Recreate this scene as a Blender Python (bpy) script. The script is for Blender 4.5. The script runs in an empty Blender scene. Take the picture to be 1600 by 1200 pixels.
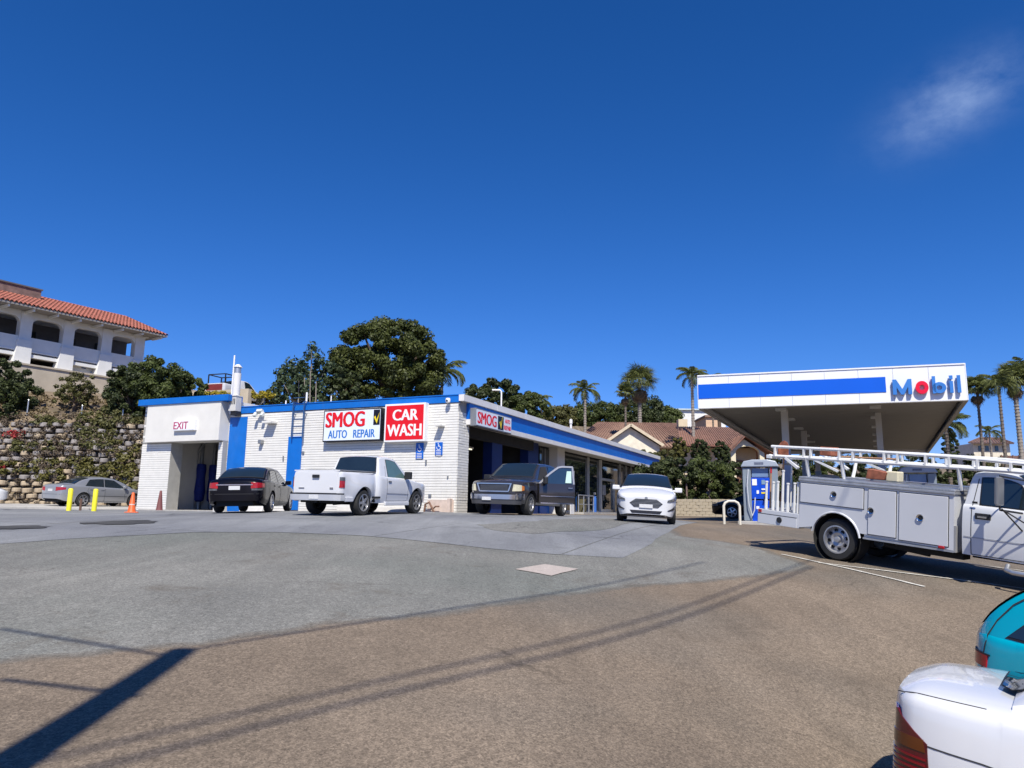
import bpy, math, random
import numpy as np
from mathutils import Matrix, Vector
random.seed(7)
S=bpy.context.scene
C=S.collection
R=math.radians
# ------------------------------------------------------------ camera
F=1155.; TH=math.atan(198/1155.); RO=0.014
r0=np.array([1,0,0.]);u0=np.array([0,-math.sin(TH),math.cos(TH)]);fw=np.array([0,math.cos(TH),math.sin(TH)])
cr=math.cos(RO)*r0+math.sin(RO)*u0; cu=-math.sin(RO)*r0+math.cos(RO)*u0
cd=bpy.data.cameras.new('camera'); cam=bpy.data.objects.new('camera',cd); C.objects.link(cam)
cd.sensor_width=36; cd.lens=F/1600*36; cd.clip_start=.05; cd.clip_end=6000
cam.matrix_world=Matrix(((cr[0],cu[0],-fw[0],0),(cr[1],cu[1],-fw[1],0),(cr[2],cu[2],-fw[2],0),(0,0,0,1)))
S.camera=cam
# ------------------------------------------------------------ light
SUN_AZ,SUN_EL=176.,52.
SV=np.array([math.sin(R(SUN_AZ))*math.cos(R(SUN_EL)),math.cos(R(SUN_AZ))*math.cos(R(SUN_EL)),math.sin(R(SUN_EL))])
wd=bpy.data.worlds.new('World'); S.world=wd; wd.use_nodes=True
nt=wd.node_tree; nt.nodes.clear()
sky=nt.nodes.new('ShaderNodeTexSky'); sky.sky_type='NISHITA'; sky.sun_disc=False
sky.sun_elevation=R(SUN_EL); sky.sun_rotation=R(SUN_AZ); sky.altitude=0
sky.air_density=1.0; sky.dust_density=0.15; sky.ozone_density=5.0
bg=nt.nodes.new('ShaderNodeBackground'); bg.inputs[1].default_value=.082
wo=nt.nodes.new('ShaderNodeOutputWorld')
def wmath(op,a,b=None):
    n=nt.nodes.new('ShaderNodeMath'); n.operation=op
    for i,v in enumerate((a,b)):
        if v is None: continue
        if isinstance(v,(int,float)): n.inputs[i].default_value=v
        else: nt.links.new(v,n.inputs[i])
    return n.outputs[0]
# a deep clear blue sky (saturated) with one thin wisp of cloud at its real direction
# the clear coastal sky is deeper and bluer than the default: a per-channel contrast curve on the physical sky
sp_=nt.nodes.new('ShaderNodeSeparateColor'); cb_=nt.nodes.new('ShaderNodeCombineColor'); nt.links.new(sky.outputs[0],sp_.inputs[0])
for k_,(a_,e_) in enumerate(((.20,1.70),(.59,1.15),(1.05,1.13))):
    v_=wmath('MINIMUM',wmath('MULTIPLY',wmath('POWER',sp_.outputs[k_],e_),a_),14.); nt.links.new(v_,cb_.inputs[k_])
tc=nt.nodes.new('ShaderNodeTexCoord')
cray=(1492-800)*cr+(600-158)*cu+F*fw; cray=cray/np.linalg.norm(cray)
cx=np.cross(cray,[0,0,1]); cx/=np.linalg.norm(cx); cy=np.cross(cx,cray)
def wdot(v):
    n=nt.nodes.new('ShaderNodeVectorMath'); n.operation='DOT_PRODUCT'; nt.links.new(tc.outputs['Generated'],n.inputs[0]); n.inputs[1].default_value=tuple(v); return n.outputs['Value']
nz=nt.nodes.new('ShaderNodeTexNoise'); nz.inputs['Scale'].default_value=14; nz.inputs['Detail'].default_value=7; nz.inputs['Roughness'].default_value=.62
mp=nt.nodes.new('ShaderNodeMapping'); mp.inputs['Scale'].default_value=(1,1,1.6); nt.links.new(tc.outputs['Generated'],mp.inputs[0]); nt.links.new(mp.outputs[0],nz.inputs['Vector'])
dx=wmath('DIVIDE',wdot(cx),.062); dy=wmath('DIVIDE',wmath('ADD',wdot(cy),wmath('MULTIPLY',wdot(cx),-.25)),.034)
rr=wmath('ADD',wmath('MULTIPLY',dx,dx),wmath('MULTIPLY',dy,dy))
fall=wmath('POWER',2.718,wmath('MULTIPLY',rr,-1.0))
mk=wmath('MULTIPLY',fall,wmath('MAXIMUM',wmath('MULTIPLY',wmath('SUBTRACT',nz.outputs['Fac'],.30),1.6),0))
mk=wmath('MULTIPLY',mk,wmath('GREATER_THAN',wdot(cray),0))
mxw=nt.nodes.new('ShaderNodeMixRGB'); nt.links.new(mk,mxw.inputs[0]); nt.links.new(cb_.outputs[0],mxw.inputs[1]); mxw.inputs[2].default_value=(3.6,5.0,8.2,1)
nt.links.new(mxw.outputs[0],bg.inputs[0]); nt.links.new(bg.outputs[0],wo.inputs[0])
sl=bpy.data.lights.new('sun','SUN'); sl.energy=5.0; sl.angle=R(.53); sl.color=(1,.945,.835)
so=bpy.data.objects.new('sun',sl); C.objects.link(so); so.rotation_euler=Vector(SV).to_track_quat('Z','Y').to_euler(); so.location=(0,-5,30)
S.view_settings.view_transform='Standard'; S.view_settings.look='None'; S.view_settings.exposure=.3; S.view_settings.gamma=1
# ------------------------------------------------------------ projection helpers (real planes / ground hit by a sight line)
def ray(x,y): return (x-800)*cr+(600-y)*cu+F*fw
def at(x,y,Y=None,Z=None):
    v=ray(x,y); return v*(Y/v[1]) if Y is not None else v*(Z/v[2])
CT=[(0,0,-1.66),(0,-10,-2.3),(0,4.9,-1.45),(-4,5,-1.22),(-12,5,-1.0),(1.2,4.7,-1.68),(3,4.6,-2.16),(4,6.6,-2.04),(7,4,-2.42),(12,4,-2.7),(0,9,-1.16),(0,13,-.87),(-8,13,-.72),(-16,12,-.72),
(6.42,14.8,-.87),(8.3,11.9,-1.2),(10.5,14,-1.1),(15,14,-1.4),(3.3,21.5,-.27),(4.7,21.5,-.37),(-4.6,23.5,-.17),(-3.2,25.5,-.15),(-8,25,-.14),(.7,26,-.15),(2.2,29.4,-.2),(-13.6,27,-.29),
(-13,20,-.42),(-18,31,-.26),(-21,37,-.08),(-17.4,34.9,-.2),(-2,28,-.09),(4.7,40,-.15),(11,58,-.15),(8.7,27,-.36),(15,24,-.6),(14,35,-.3),(20,18,-1.3),(25,30,-.6),
(-30,40,.0),(-40,30,-.1),(-40,12,-.7),(0,75,0),(30,75,0),(-40,75,0),(45,50,-.2),(45,10,-2.2),(45,-12,-3),(-45,-12,-1.9),(-45,60,0)]
TP=np.array([c[:2] for c in CT],float);TZ=np.array([c[2] for c in CT])
def ker(d2): return 0.5*d2*np.log(d2+1e-9)
tn=len(TP);TM=np.zeros((tn+3,tn+3));TM[:tn,:tn]=ker(((TP[:,None]-TP[None])**2).sum(-1))+np.eye(tn)*2.0;TM[:tn,tn]=1;TM[:tn,tn+1:]=TP;TM[tn,:tn]=1;TM[tn+1:,:tn]=TP.T
TW=np.linalg.solve(TM,np.r_[TZ,0,0,0])
def gzv(x,y):
    x=np.clip(np.asarray(x,float),-45,45);y=np.clip(np.asarray(y,float),-12,75)
    q=np.stack([x.ravel(),y.ravel()],1);d2=((q[:,None]-TP[None])**2).sum(-1)
    return (ker(d2)@TW[:tn]+TW[tn]+q@TW[tn+1:]).reshape(x.shape)
def gz(x,y): return float(gzv(np.array([x]),np.array([y]))[0])
def gnd(px,py):
    v=ray(px,py);v=v/v[1];ts=np.arange(1.5,70,.02);z=gzv(v[0]*ts,ts);d=v[2]*ts-z
    i=int(np.argmax(d<0)) if (d<0).any() else len(ts)-1
    return np.array([v[0]*ts[i],ts[i],z[i]])
# ------------------------------------------------------------ materials
MT={}
def mat(name,col,rough=.6,metal=0.,var=.12,scale=2.5,bump=0.,bscale=60.,coat=0.,emit=0.,spec=.5,dirt=0.,dcol=(.18,.15,.12),detail=6):
    if name in MT: return MT[name]
    m=bpy.data.materials.new(name); m.use_nodes=True; t=m.node_tree; b=t.nodes['Principled BSDF']
    b.inputs['Roughness'].default_value=rough; b.inputs['Metallic'].default_value=metal
    b.inputs['Coat Weight'].default_value=coat; b.inputs['Coat Roughness'].default_value=.05; b.inputs['Specular IOR Level'].default_value=spec
    tc=t.nodes.new('ShaderNodeTexCoord'); n=t.nodes.new('ShaderNodeTexNoise'); n.inputs['Scale'].default_value=scale; n.inputs['Detail'].default_value=detail
    t.links.new(tc.outputs['Object'],n.inputs['Vector'])
    rp=t.nodes.new('ShaderNodeValToRGB'); t.links.new(n.outputs['Fac'],rp.inputs[0])
    rp.color_ramp.elements[0].position=.3; rp.color_ramp.elements[1].position=.7
    rp.color_ramp.elements[0].color=tuple(c*(1-var) for c in col)+(1,); rp.color_ramp.elements[1].color=tuple(min(1,c*(1+var*.6)) for c in col)+(1,)
    out=rp.outputs[0]
    if dirt>0:
        n2=t.nodes.new('ShaderNodeTexNoise'); n2.inputs['Scale'].default_value=1.1; n2.inputs['Detail'].default_value=9; n2.inputs['Roughness'].default_value=.7
        mp=t.nodes.new('ShaderNodeMapping'); mp.inputs['Scale'].default_value=(1.6,1.6,.55); t.links.new(tc.outputs['Object'],mp.inputs[0]); t.links.new(mp.outputs[0],n2.inputs['Vector'])
        r2=t.nodes.new('ShaderNodeValToRGB'); r2.color_ramp.elements[0].position=.52; r2.color_ramp.elements[1].position=.8; t.links.new(n2.outputs['Fac'],r2.inputs[0])
        mu=t.nodes.new('ShaderNodeMath'); mu.operation='MULTIPLY'; mu.inputs[1].default_value=dirt; t.links.new(r2.outputs[0],mu.inputs[0])
        mx=t.nodes.new('ShaderNodeMixRGB'); t.links.new(mu.outputs[0],mx.inputs[0]); t.links.new(out,mx.inputs[1]); mx.inputs[2].default_value=tuple(dcol)+(1,); out=mx.outputs[0]
    t.links.new(out,b.inputs['Base Color'])
    if emit: b.inputs['Emission Color'].default_value=tuple(col)+(1,); b.inputs['Emission Strength'].default_value=emit
    if bump:
        n3=t.nodes.new('ShaderNodeTexNoise'); n3.inputs['Scale'].default_value=bscale; n3.inputs['Detail'].default_value=4; t.links.new(tc.outputs['Object'],n3.inputs['Vector'])
        bp=t.nodes.new('ShaderNodeBump'); bp.inputs['Strength'].default_value=bump; bp.inputs['Distance'].default_value=.01; t.links.new(n3.outputs['Fac'],bp.inputs['Height']); t.links.new(bp.outputs[0],b.inputs['Normal'])
    MT[name]=m; return m
def paint(name,col,rough=.25,coat=.6,metal=0.,var=.03): return mat(name,col,rough,metal,var,1.5,coat=coat,spec=.5 if max(col)>.1 else .25,dirt=.02 if max(col)>.1 else .01,dcol=(.3,.27,.22))
def ground_mat(name,col,col2,agg=.35,crack=.5,stain=.5,tint=None,scale=1.,zone=None):
    m=bpy.data.materials.new(name); m.use_nodes=True; t=m.node_tree; b=t.nodes['Principled BSDF']; L=t.links.new
    tc=t.nodes.new('ShaderNodeTexCoord')
    def noise(sc,det=5,ro=.55,vec=None,dist=0):
        n=t.nodes.new('ShaderNodeTexNoise'); n.inputs['Scale'].default_value=sc; n.inputs['Detail'].default_value=det; n.inputs['Roughness'].default_value=ro; n.inputs['Distortion'].default_value=dist
        L(vec if vec else tc.outputs['Object'],n.inputs['Vector']); return n
    def ramp(i,a,c,ca=(0,0,0,1),cb=(1,1,1,1)):
        r=t.nodes.new('ShaderNodeValToRGB'); r.color_ramp.elements[0].position=a; r.color_ramp.elements[1].position=c; r.color_ramp.elements[0].color=ca; r.color_ramp.elements[1].color=cb; L(i,r.inputs[0]); return r.outputs[0]
    def mix(f,a,c,ty='MIX'):
        x=t.nodes.new('ShaderNodeMixRGB'); x.blend_type=ty
        for i,v in enumerate((f,a,c)):
            if isinstance(v,(int,float)): x.inputs[i].default_value=v
            elif isinstance(v,tuple): x.inputs[i].default_value=v+(1,)
            else: L(v,x.inputs[i])
        return x.outputs[0]
    big=noise(.35*scale,7,.6)
    c=mix(ramp(big.outputs['Fac'],.35,.68),col,col2)
    if tint: c=mix(ramp(noise(.16,4,.5).outputs['Fac'],.45,.62),c,tint)
    if zone:
        za=t.nodes.new('ShaderNodeAttribute'); za.attribute_name='zone'; c2_=mix(ramp(big.outputs['Fac'],.35,.68),zone[0],zone[1]); c2_=mix(ramp(noise(.16,4,.5).outputs['Fac'],.45,.62),c2_,zone[2])
        nn_=noise(1.6,8,.65); ad_=t.nodes.new('ShaderNodeMath'); ad_.operation='MULTIPLY_ADD'; L(nn_.outputs['Fac'],ad_.inputs[0]); ad_.inputs[1].default_value=.42; L(za.outputs['Fac'],ad_.inputs[2])
        c=mix(ramp(ad_.outputs[0],.62,.80),c,c2_)
        ed=ramp(ad_.outputs[0],.60,.70); ed2=ramp(ad_.outputs[0],.70,.80,(1,1,1,1),(0,0,0,1)); me_=t.nodes.new('ShaderNodeMath'); me_.operation='MULTIPLY'; L(ed,me_.inputs[0]); L(ed2,me_.inputs[1]); mf_=t.nodes.new('ShaderNodeMath'); mf_.operation='MULTIPLY'; mf_.inputs[1].default_value=.45; L(me_.outputs[0],mf_.inputs[0])
        c=mix(mf_.outputs[0],c,tuple(x*.5 for x in zone[0]))
    # stones of the aggregate: fine voronoi grains
    v=t.nodes.new('ShaderNodeTexVoronoi'); v.inputs['Scale'].default_value=95; L(tc.outputs['Object'],v.inputs['Vector'])
    v2=t.nodes.new('ShaderNodeTexVoronoi'); v2.inputs['Scale'].default_value=38; L(tc.outputs['Object'],v2.inputs['Vector'])
    gr=ramp(v.outputs['Color'],.05,.95,(1-agg*1.5,)*3+(1,),(1+agg*1.1,)*3+(1,)) 
    c=mix(1.0,c,gr,'MULTIPLY')
    gr2=ramp(v2.outputs['Color'],.1,.9,(1-agg*.7,)*3+(1,),(1+agg*.6,)*3+(1,)); c=mix(1.0,c,gr2,'MULTIPLY')
    st=ramp(noise(.9,9,.7,dist=.4).outputs['Fac'],.56,.72); 
    mu=t.nodes.new('ShaderNodeMath'); mu.operation='MULTIPLY'; mu.inputs[1].default_value=stain; L(st,mu.inputs[0])
    c=mix(mu.outputs[0],c,tuple(x*.55 for x in col))
    sp=ramp(noise(7,3,.5).outputs['Fac'],.72,.76); mu2=t.nodes.new('ShaderNodeMath'); mu2.operation='MULTIPLY'; mu2.inputs[1].default_value=stain*.7; L(sp,mu2.inputs[0]); c=mix(mu2.outputs[0],c,tuple(x*.35 for x in col))
    # cracks: edges of large distorted cells, only in some places
    nv=noise(1.3,6,.6); ad=t.nodes.new('ShaderNodeVectorMath'); ad.operation='MULTIPLY_ADD'; L(nv.outputs['Color'],ad.inputs[0]); ad.inputs[1].default_value=(1.1,1.1,0); L(tc.outputs['Object'],ad.inputs[2])
    vc=t.nodes.new('ShaderNodeTexVoronoi'); vc.feature='DISTANCE_TO_EDGE'; vc.inputs['Scale'].default_value=.28; L(ad.outputs[0],vc.inputs['Vector'])
    ck=ramp(vc.outputs['Distance'],.0,.008,(1,1,1,1),(0,0,0,1)); ms=ramp(noise(.5,3,.5).outputs['Fac'],.5,.6)
    m3=t.nodes.new('ShaderNodeMath'); m3.operation='MULTIPLY'; L(ck,m3.inputs[0]); L(ms,m3.inputs[1]); m4=t.nodes.new('ShaderNodeMath'); m4.operation='MULTIPLY'; m4.inputs[1].default_value=crack; L(m3.outputs[0],m4.inputs[0])
    c=mix(m4.outputs[0],c,tuple(x*.25 for x in col))
    wv=noise(.55,6,.6,dist=1.2); mpv=t.nodes.new('ShaderNodeMapping'); mpv.inputs['Scale'].default_value=(2.2,.35,1); mpv.inputs['Rotation'].default_value=(0,0,R(38)); L(tc.outputs['Object'],mpv.inputs[0]); L(mpv.outputs[0],wv.inputs['Vector'])
    c=mix(1.0,c,ramp(wv.outputs['Fac'],.30,.70,(.84,.84,.84,1),(1.07,1.07,1.07,1)),'MULTIPLY')
    L(c,b.inputs['Base Color']); b.inputs['Roughness'].default_value=.88; b.inputs['Specular IOR Level'].default_value=.25
    bp=t.nodes.new('ShaderNodeBump'); bp.inputs['Strength'].default_value=.45; bp.inputs['Distance'].default_value=.006; L(v.outputs['Distance'],bp.inputs['Height']); L(bp.outputs[0],b.inputs['Normal'])
    MT[name]=m; return m
def leafmat(name,c1,c2,trans=.25):
    if name in MT: return MT[name]
    m=bpy.data.materials.new(name); m.use_nodes=True; t=m.node_tree; b=t.nodes['Principled BSDF']; L=t.links.new
    at_=t.nodes.new('ShaderNodeAttribute'); at_.attribute_name='tone'
    rp=t.nodes.new('ShaderNodeValToRGB'); L(at_.outputs['Fac'],rp.inputs[0]); rp.color_ramp.elements[0].color=tuple(c1)+(1,); rp.color_ramp.elements[1].color=tuple(c2)+(1,)
    L(rp.outputs[0],b.inputs['Base Color']); b.inputs['Roughness'].default_value=.55; b.inputs['Specular IOR Level'].default_value=.3
    tr=t.nodes.new('ShaderNodeBsdfTranslucent'); L(rp.outputs[0],tr.inputs[0]); ms=t.nodes.new('ShaderNodeMixShader'); ms.inputs[0].default_value=trans
    L(b.outputs[0],ms.inputs[1]); L(tr.outputs[0],ms.inputs[2]); L(ms.outputs[0],t.nodes['Material Output'].inputs[0])
    MT[name]=m; return m
# ------------------------------------------------------------ mesh helpers
class MB:
    def __init__(s): s.v=[];s.f=[];s.m=[];s.sm=[]
    def add(s,vs,fs,mi=0,sm=False):
        o=len(s.v); s.v+= [tuple(map(float,p)) for p in vs]; s.f+=[tuple(i+o for i in f) for f in fs]; s.m+=[mi]*len(fs); s.sm+=[sm]*len(fs); return s
    def box(s,x0,x1,y0,y1,z0,z1,mi=0):
        v=[(x,y,z) for z in (z0,z1) for y in (y0,y1) for x in (x0,x1)]
        return s.add(v,[(0,2,3,1),(4,5,7,6),(0,1,5,4),(2,6,7,3),(0,4,6,2),(1,3,7,5)],mi)
    def cbox(s,c,d,rz=0,mi=0,rx=0,ry=0):
        M_=Matrix.Rotation(rz,3,'Z')@Matrix.Rotation(ry,3,'Y')@Matrix.Rotation(rx,3,'X')
        v=[Vector(c)+M_@Vector((x*d[0]/2,y*d[1]/2,z*d[2]/2)) for z in (-1,1) for y in (-1,1) for x in (-1,1)]
        return s.add(v,[(0,2,3,1),(4,5,7,6),(0,1,5,4),(2,6,7,3),(0,4,6,2),(1,3,7,5)],mi)
    def bar(s,a,b,w,h=None,mi=0,up=(0,0,1)):
        h=h or w; a=Vector(a);b=Vector(b);d=(b-a).normalized();u=Vector(up)
        if abs(d.dot(u))>.95: u=Vector((1,0,0)) if abs(d.x)<.9 else Vector((0,1,0))
        sd=d.cross(u).normalized();u=sd.cross(d)
        v=[p+sd*(i*w/2)+u*(j*h/2) for p in (a,b) for j in (-1,1) for i in (-1,1)]
        return s.add(v,[(0,1,3,2),(4,6,7,5),(0,4,5,1),(2,3,7,6),(0,2,6,4),(1,5,7,3)],mi)
    def tube(s,pts,r,n=8,mi=0,cap=True):
        pts=[Vector(p) for p in pts]; k=len(pts); r=[r]*k if isinstance(r,(int,float)) else r
        vs=[];fs=[];pu=None
        for i,p in enumerate(pts):
            d=(pts[min(i+1,k-1)]-pts[max(i-1,0)]).normalized()
            if pu is None: pu=Vector((0,0,1)) if abs(d.z)<.9 else Vector((1,0,0))
            sd=d.cross(pu).normalized(); u=sd.cross(d).normalized(); pu=u
            for j in range(n):
                a=2*math.pi*j/n; vs.append(p+(sd*math.cos(a)+u*math.sin(a))*r[i])
        for i in range(k-1):
            for j in range(n): fs.append((i*n+j,i*n+(j+1)%n,(i+1)*n+(j+1)%n,(i+1)*n+j))
        s.add(vs,fs,mi,True)
        if cap: s.add(vs[:n],[tuple(range(n))[::-1]],mi); s.add(vs[-n:],[tuple(range(n))],mi)
        return s
    def lathe(s,prof,c=(0,0,0),axis='z',n=16,mi=0,sm=True):
        vs=[];fs=[];k=len(prof)
        for i,(r_,h) in enumerate(prof):
            for j in range(n):
                a=2*math.pi*j/n; x,y=r_*math.cos(a),r_*math.sin(a)
                q={'z':(x,y,h),'y':(x,h,-y),'x':(h,x,y)}[axis]; vs.append((q[0]+c[0],q[1]+c[1],q[2]+c[2]))
        for i in range(k-1):
            for j in range(n): fs.append((i*n+j,i*n+(j+1)%n,(i+1)*n+(j+1)%n,(i+1)*n+j))
        s.add(vs,fs,mi,sm)
        return s
    def prism(s,poly,z0,z1,mi=0,f=None):
        n=len(poly); f=f or (lambda x,y,z:(x,y,z)); vs=[f(x,y,z0) for x,y in poly]+[f(x,y,z1) for x,y in poly]
        return s.add(vs,[tuple(range(n))[::-1],tuple(range(n,2*n))]+[(i,(i+1)%n,n+(i+1)%n,n+i) for i in range(n)],mi)
    def grid(s,P,mi=0,sm=True,flip=False):
        a=len(P);b=len(P[0]);fs=[]
        for i in range(a-1):
            for j in range(b-1):
                q=(i*b+j,i*b+j+1,(i+1)*b+j+1,(i+1)*b+j); fs.append(q[::-1] if flip else q)
        return s.add([p for r_ in P for p in r_],fs,mi,sm)
    def build(s,name,mats,parent=None,bevel=0,loc=None,rot=None,weld=False,recalc=True,sharp=40,**kw):
        me=bpy.data.meshes.new(name); me.from_pydata(s.v,[],s.f)
        for m_ in (mats if isinstance(mats,(list,tuple)) else [mats]): me.materials.append(m_)
        me.polygons.foreach_set('material_index',s.m); me.polygons.foreach_set('use_smooth',s.sm)
        if recalc or weld:
            import bmesh
            bm=bmesh.new(); bm.from_mesh(me)
            if weld: bmesh.ops.remove_doubles(bm,verts=bm.verts,dist=1e-4)
            bmesh.ops.recalc_face_normals(bm,faces=bm.faces); bm.to_mesh(me); bm.free()
        if any(s.sm): me.set_sharp_from_angle(angle=R(sharp))
        me.update(); o=bpy.data.objects.new(name,me); C.objects.link(o)
        if parent: o.parent=parent
        if loc is not None: o.location=loc
        if rot is not None: o.rotation_euler=rot
        if bevel: bv=o.modifiers.new('bevel','BEVEL'); bv.width=bevel; bv.segments=2; bv.limit_method='ANGLE'
        tag(o,**kw); return o
def tag(o,label=None,cat=None,group=None,kind=None):
    if label: o['label']=label
    if cat: o['category']=cat
    if group: o['group']=group
    if kind: o['kind']=kind
    return o
def empty(name,loc,rz=0,label=None,cat=None,group=None,mw=None):
    o=bpy.data.objects.new(name,None); C.objects.link(o); o.empty_display_size=.3
    if mw is not None: o.matrix_world=mw
    else: o.location=loc; o.rotation_euler=(0,0,rz)
    return tag(o,label,cat,group)
KIDS={}
def copy_tree(o,parent=None,**kw):
    c=o.copy(); C.objects.link(c); c.parent=parent
    for ch in list(o.children): copy_tree(ch,c)
    tag(c,**kw); return c
def text(name,s,size,m,parent,fn,ext=.01,bold=.0,sx=1.0,spacing=1.0,res=3,label=None,fit=None,pad=0.,dup=0.):
    """text as real thin letters; fn maps (x right, y up, depth) to the parent's frame; centred"""
    cu_=bpy.data.curves.new(name,'FONT'); cu_.body=s; cu_.size=size; cu_.extrude=ext; cu_.offset=bold; cu_.align_x='CENTER'; cu_.align_y='CENTER'; cu_.resolution_u=res; cu_.space_character=spacing
    to=bpy.data.objects.new(name,cu_); C.objects.link(to); dg=bpy.context.evaluated_depsgraph_get(); dg.update()
    me=bpy.data.meshes.new_from_object(to.evaluated_get(dg)); bpy.data.objects.remove(to)
    if fit:
        X=[v.co.x for v in me.vertices];Y=[v.co.y for v in me.vertices]; cx_,cy_=(min(X)+max(X))/2,(min(Y)+max(Y))/2; kx=(fit[0]+2*pad)/(max(X)-min(X)); ky=(fit[1]+2*pad)/(max(Y)-min(Y))
        for v in me.vertices: v.co=Vector(fn((v.co.x-cx_)*kx,(v.co.y-cy_)*ky,v.co.z))
    else:
        for v in me.vertices: v.co=Vector(fn(v.co.x*sx,v.co.y,v.co.z))
    if dup:
        n_=len(me.vertices); vs=[tuple(v.co) for v in me.vertices]; fs=[tuple(p.vertices) for p in me.polygons]; V_=[];F_=[]
        base=Vector(fn(0,0,0)); rt=Vector(fn(1,0,0))-base; dp=Vector(fn(0,0,1))-base
        for k_,q_ in enumerate((-dup,0,dup)): V_+=[tuple(Vector(v)+rt*q_+dp*(.0006*k_)) for v in vs]; F_+=[tuple(i_+n_*k_ for i_ in f_) for f_ in fs]
        me=bpy.data.meshes.new(name); me.from_pydata(V_,[],F_)
    me.materials.clear(); me.materials.append(m); o=bpy.data.objects.new(name,me); C.objects.link(o); o.parent=parent
    if label: o['label']=label
    return o
def fastmesh(name,V,Fq,m,tone=None,parent=None,loc=None,**kw):
    me=bpy.data.meshes.new(name); n=len(V); k=len(Fq); w=Fq.shape[1]
    me.vertices.add(n); me.vertices.foreach_set('co',V.astype(np.float32).ravel()); me.loops.add(k*w); me.loops.foreach_set('vertex_index',Fq.astype(np.int32).ravel())
    me.polygons.add(k); me.polygons.foreach_set('loop_start',np.arange(0,k*w,w,dtype=np.int32)); me.materials.append(m)
    if tone is not None:
        a=me.attributes.new('tone','FLOAT','FACE'); a.data.foreach_set('value',tone.astype(np.float32))
    me.update(calc_edges=True); me.validate(); o=bpy.data.objects.new(name,me); C.objects.link(o)
    if parent: o.parent=parent
    if loc is not None: o.location=loc
    return tag(o,**kw)
# ============================================================ GROUND
G_brown=ground_mat('brown_asphalt',(.190,.148,.108),(.235,.185,.136),.30,.45,.5,tint=(.158,.136,.110),zone=((.185,.182,.166),(.24,.234,.21),(.17,.176,.158)))
G_grey=ground_mat('grey_asphalt',(.185,.182,.170),(.24,.234,.215),.36,.9,.45,tint=(.17,.176,.162))
G_conc=ground_mat('bluish_concrete',(.205,.210,.218),(.27,.275,.28),.16,.7,.5,tint=(.18,.185,.20))
G_pad=ground_mat('pale_concrete',(.42,.36,.32),(.5,.44,.4),.12,.4,.3)
G_walk=ground_mat('walk_concrete',(.42,.40,.37),(.5,.48,.44),.08,.4,.2)
G_far=ground_mat('dry_ground',(.16,.13,.09),(.2,.17,.11),.2,0,.3)
WHITE_LINE=mat('worn_white_line',(.55,.53,.48),.8,var=.25,scale=9,dirt=.6,dcol=(.19,.16,.13))
xs=np.r_[-2500,-900,-300,-140,-80,-60,np.arange(-48,-18,.75),np.arange(-18,12,.25),np.arange(12,48.1,.75),60,80,140,300,900,2500]; ys=np.r_[-2500,-600,-150,-60,-30,-18,np.arange(-12,0,.75),np.arange(0,24,.25),np.arange(24,76,.75),85,100,140,220,400,900,3000]
X_,Y_=np.meshgrid(xs,ys,indexing='ij'); Z_=gzv(X_,Y_)
nx,ny=X_.shape; V=np.stack([X_.ravel(),Y_.ravel(),Z_.ravel()],1); I=np.arange(nx*ny).reshape(nx,ny)
Fq=np.stack([I[:-1,:-1].ravel(),I[1:,:-1].ravel(),I[1:,1:].ravel(),I[:-1,1:].ravel()],1)
def clipcell(poly,x0,x1,y0,y1):
    for ax,val,sg in ((0,x0,1),(0,x1,-1),(1,y0,1),(1,y1,-1)):
        out=[];n=len(poly)
        for i in range(n):
            a=poly[i];b=poly[(i+1)%n];ia=(a[ax]-val)*sg>=0;ib=(b[ax]-val)*sg>=0
            if ia: out.append(a)
            if ia!=ib:
                t=(val-a[ax])/(b[ax]-a[ax]); out.append((a[0]+(b[0]-a[0])*t,a[1]+(b[1]-a[1])*t))
        poly=out
        if len(poly)<3: return []
    return poly
def roughen(poly,step=.5,amp=.05,seed=1):
    rd=random.Random(seed); out=[]
    for i in range(len(poly)):
        a=np.array(poly[i][:2]);b=np.array(poly[(i+1)%len(poly)][:2]);n=max(1,int(np.hypot(*(b-a))/step))
        for k in range(n): p=a+(b-a)*k/n; out.append((p[0]+rd.gauss(0,amp),p[1]+rd.gauss(0,amp)))
    return out
def drape(name,poly,off,m,cell=.75,parent=None,**kw):
    P_=[tuple(p[:2]) for p in poly]; x0=min(p[0] for p in P_);x1=max(p[0] for p in P_);y0=min(p[1] for p in P_);y1=max(p[1] for p in P_)
    vs=[];fs=[]
    for i in range(int(math.floor((x0+48)/cell)),int((x1+48)/cell)+1):
        for j in range(int(math.floor((y0+12)/cell)),int((y1+12)/cell)+1):
            q=clipcell(P_,-48+i*cell,-48+(i+1)*cell,-12+j*cell,-12+(j+1)*cell)
            if len(q)>=3: o=len(vs); vs+=q; fs.append(tuple(range(o,o+len(q))))
    a=np.array(vs); z=gzv(a[:,0],a[:,1])+off
    b=MB(); b.add(np.c_[a,z],fs,0,True); return b.build(name,m,parent,recalc=False,weld=False,sharp=80,**kw)
def px2(*pts): return [tuple(gnd(x,y)[:2]) for x,y in pts]
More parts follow.
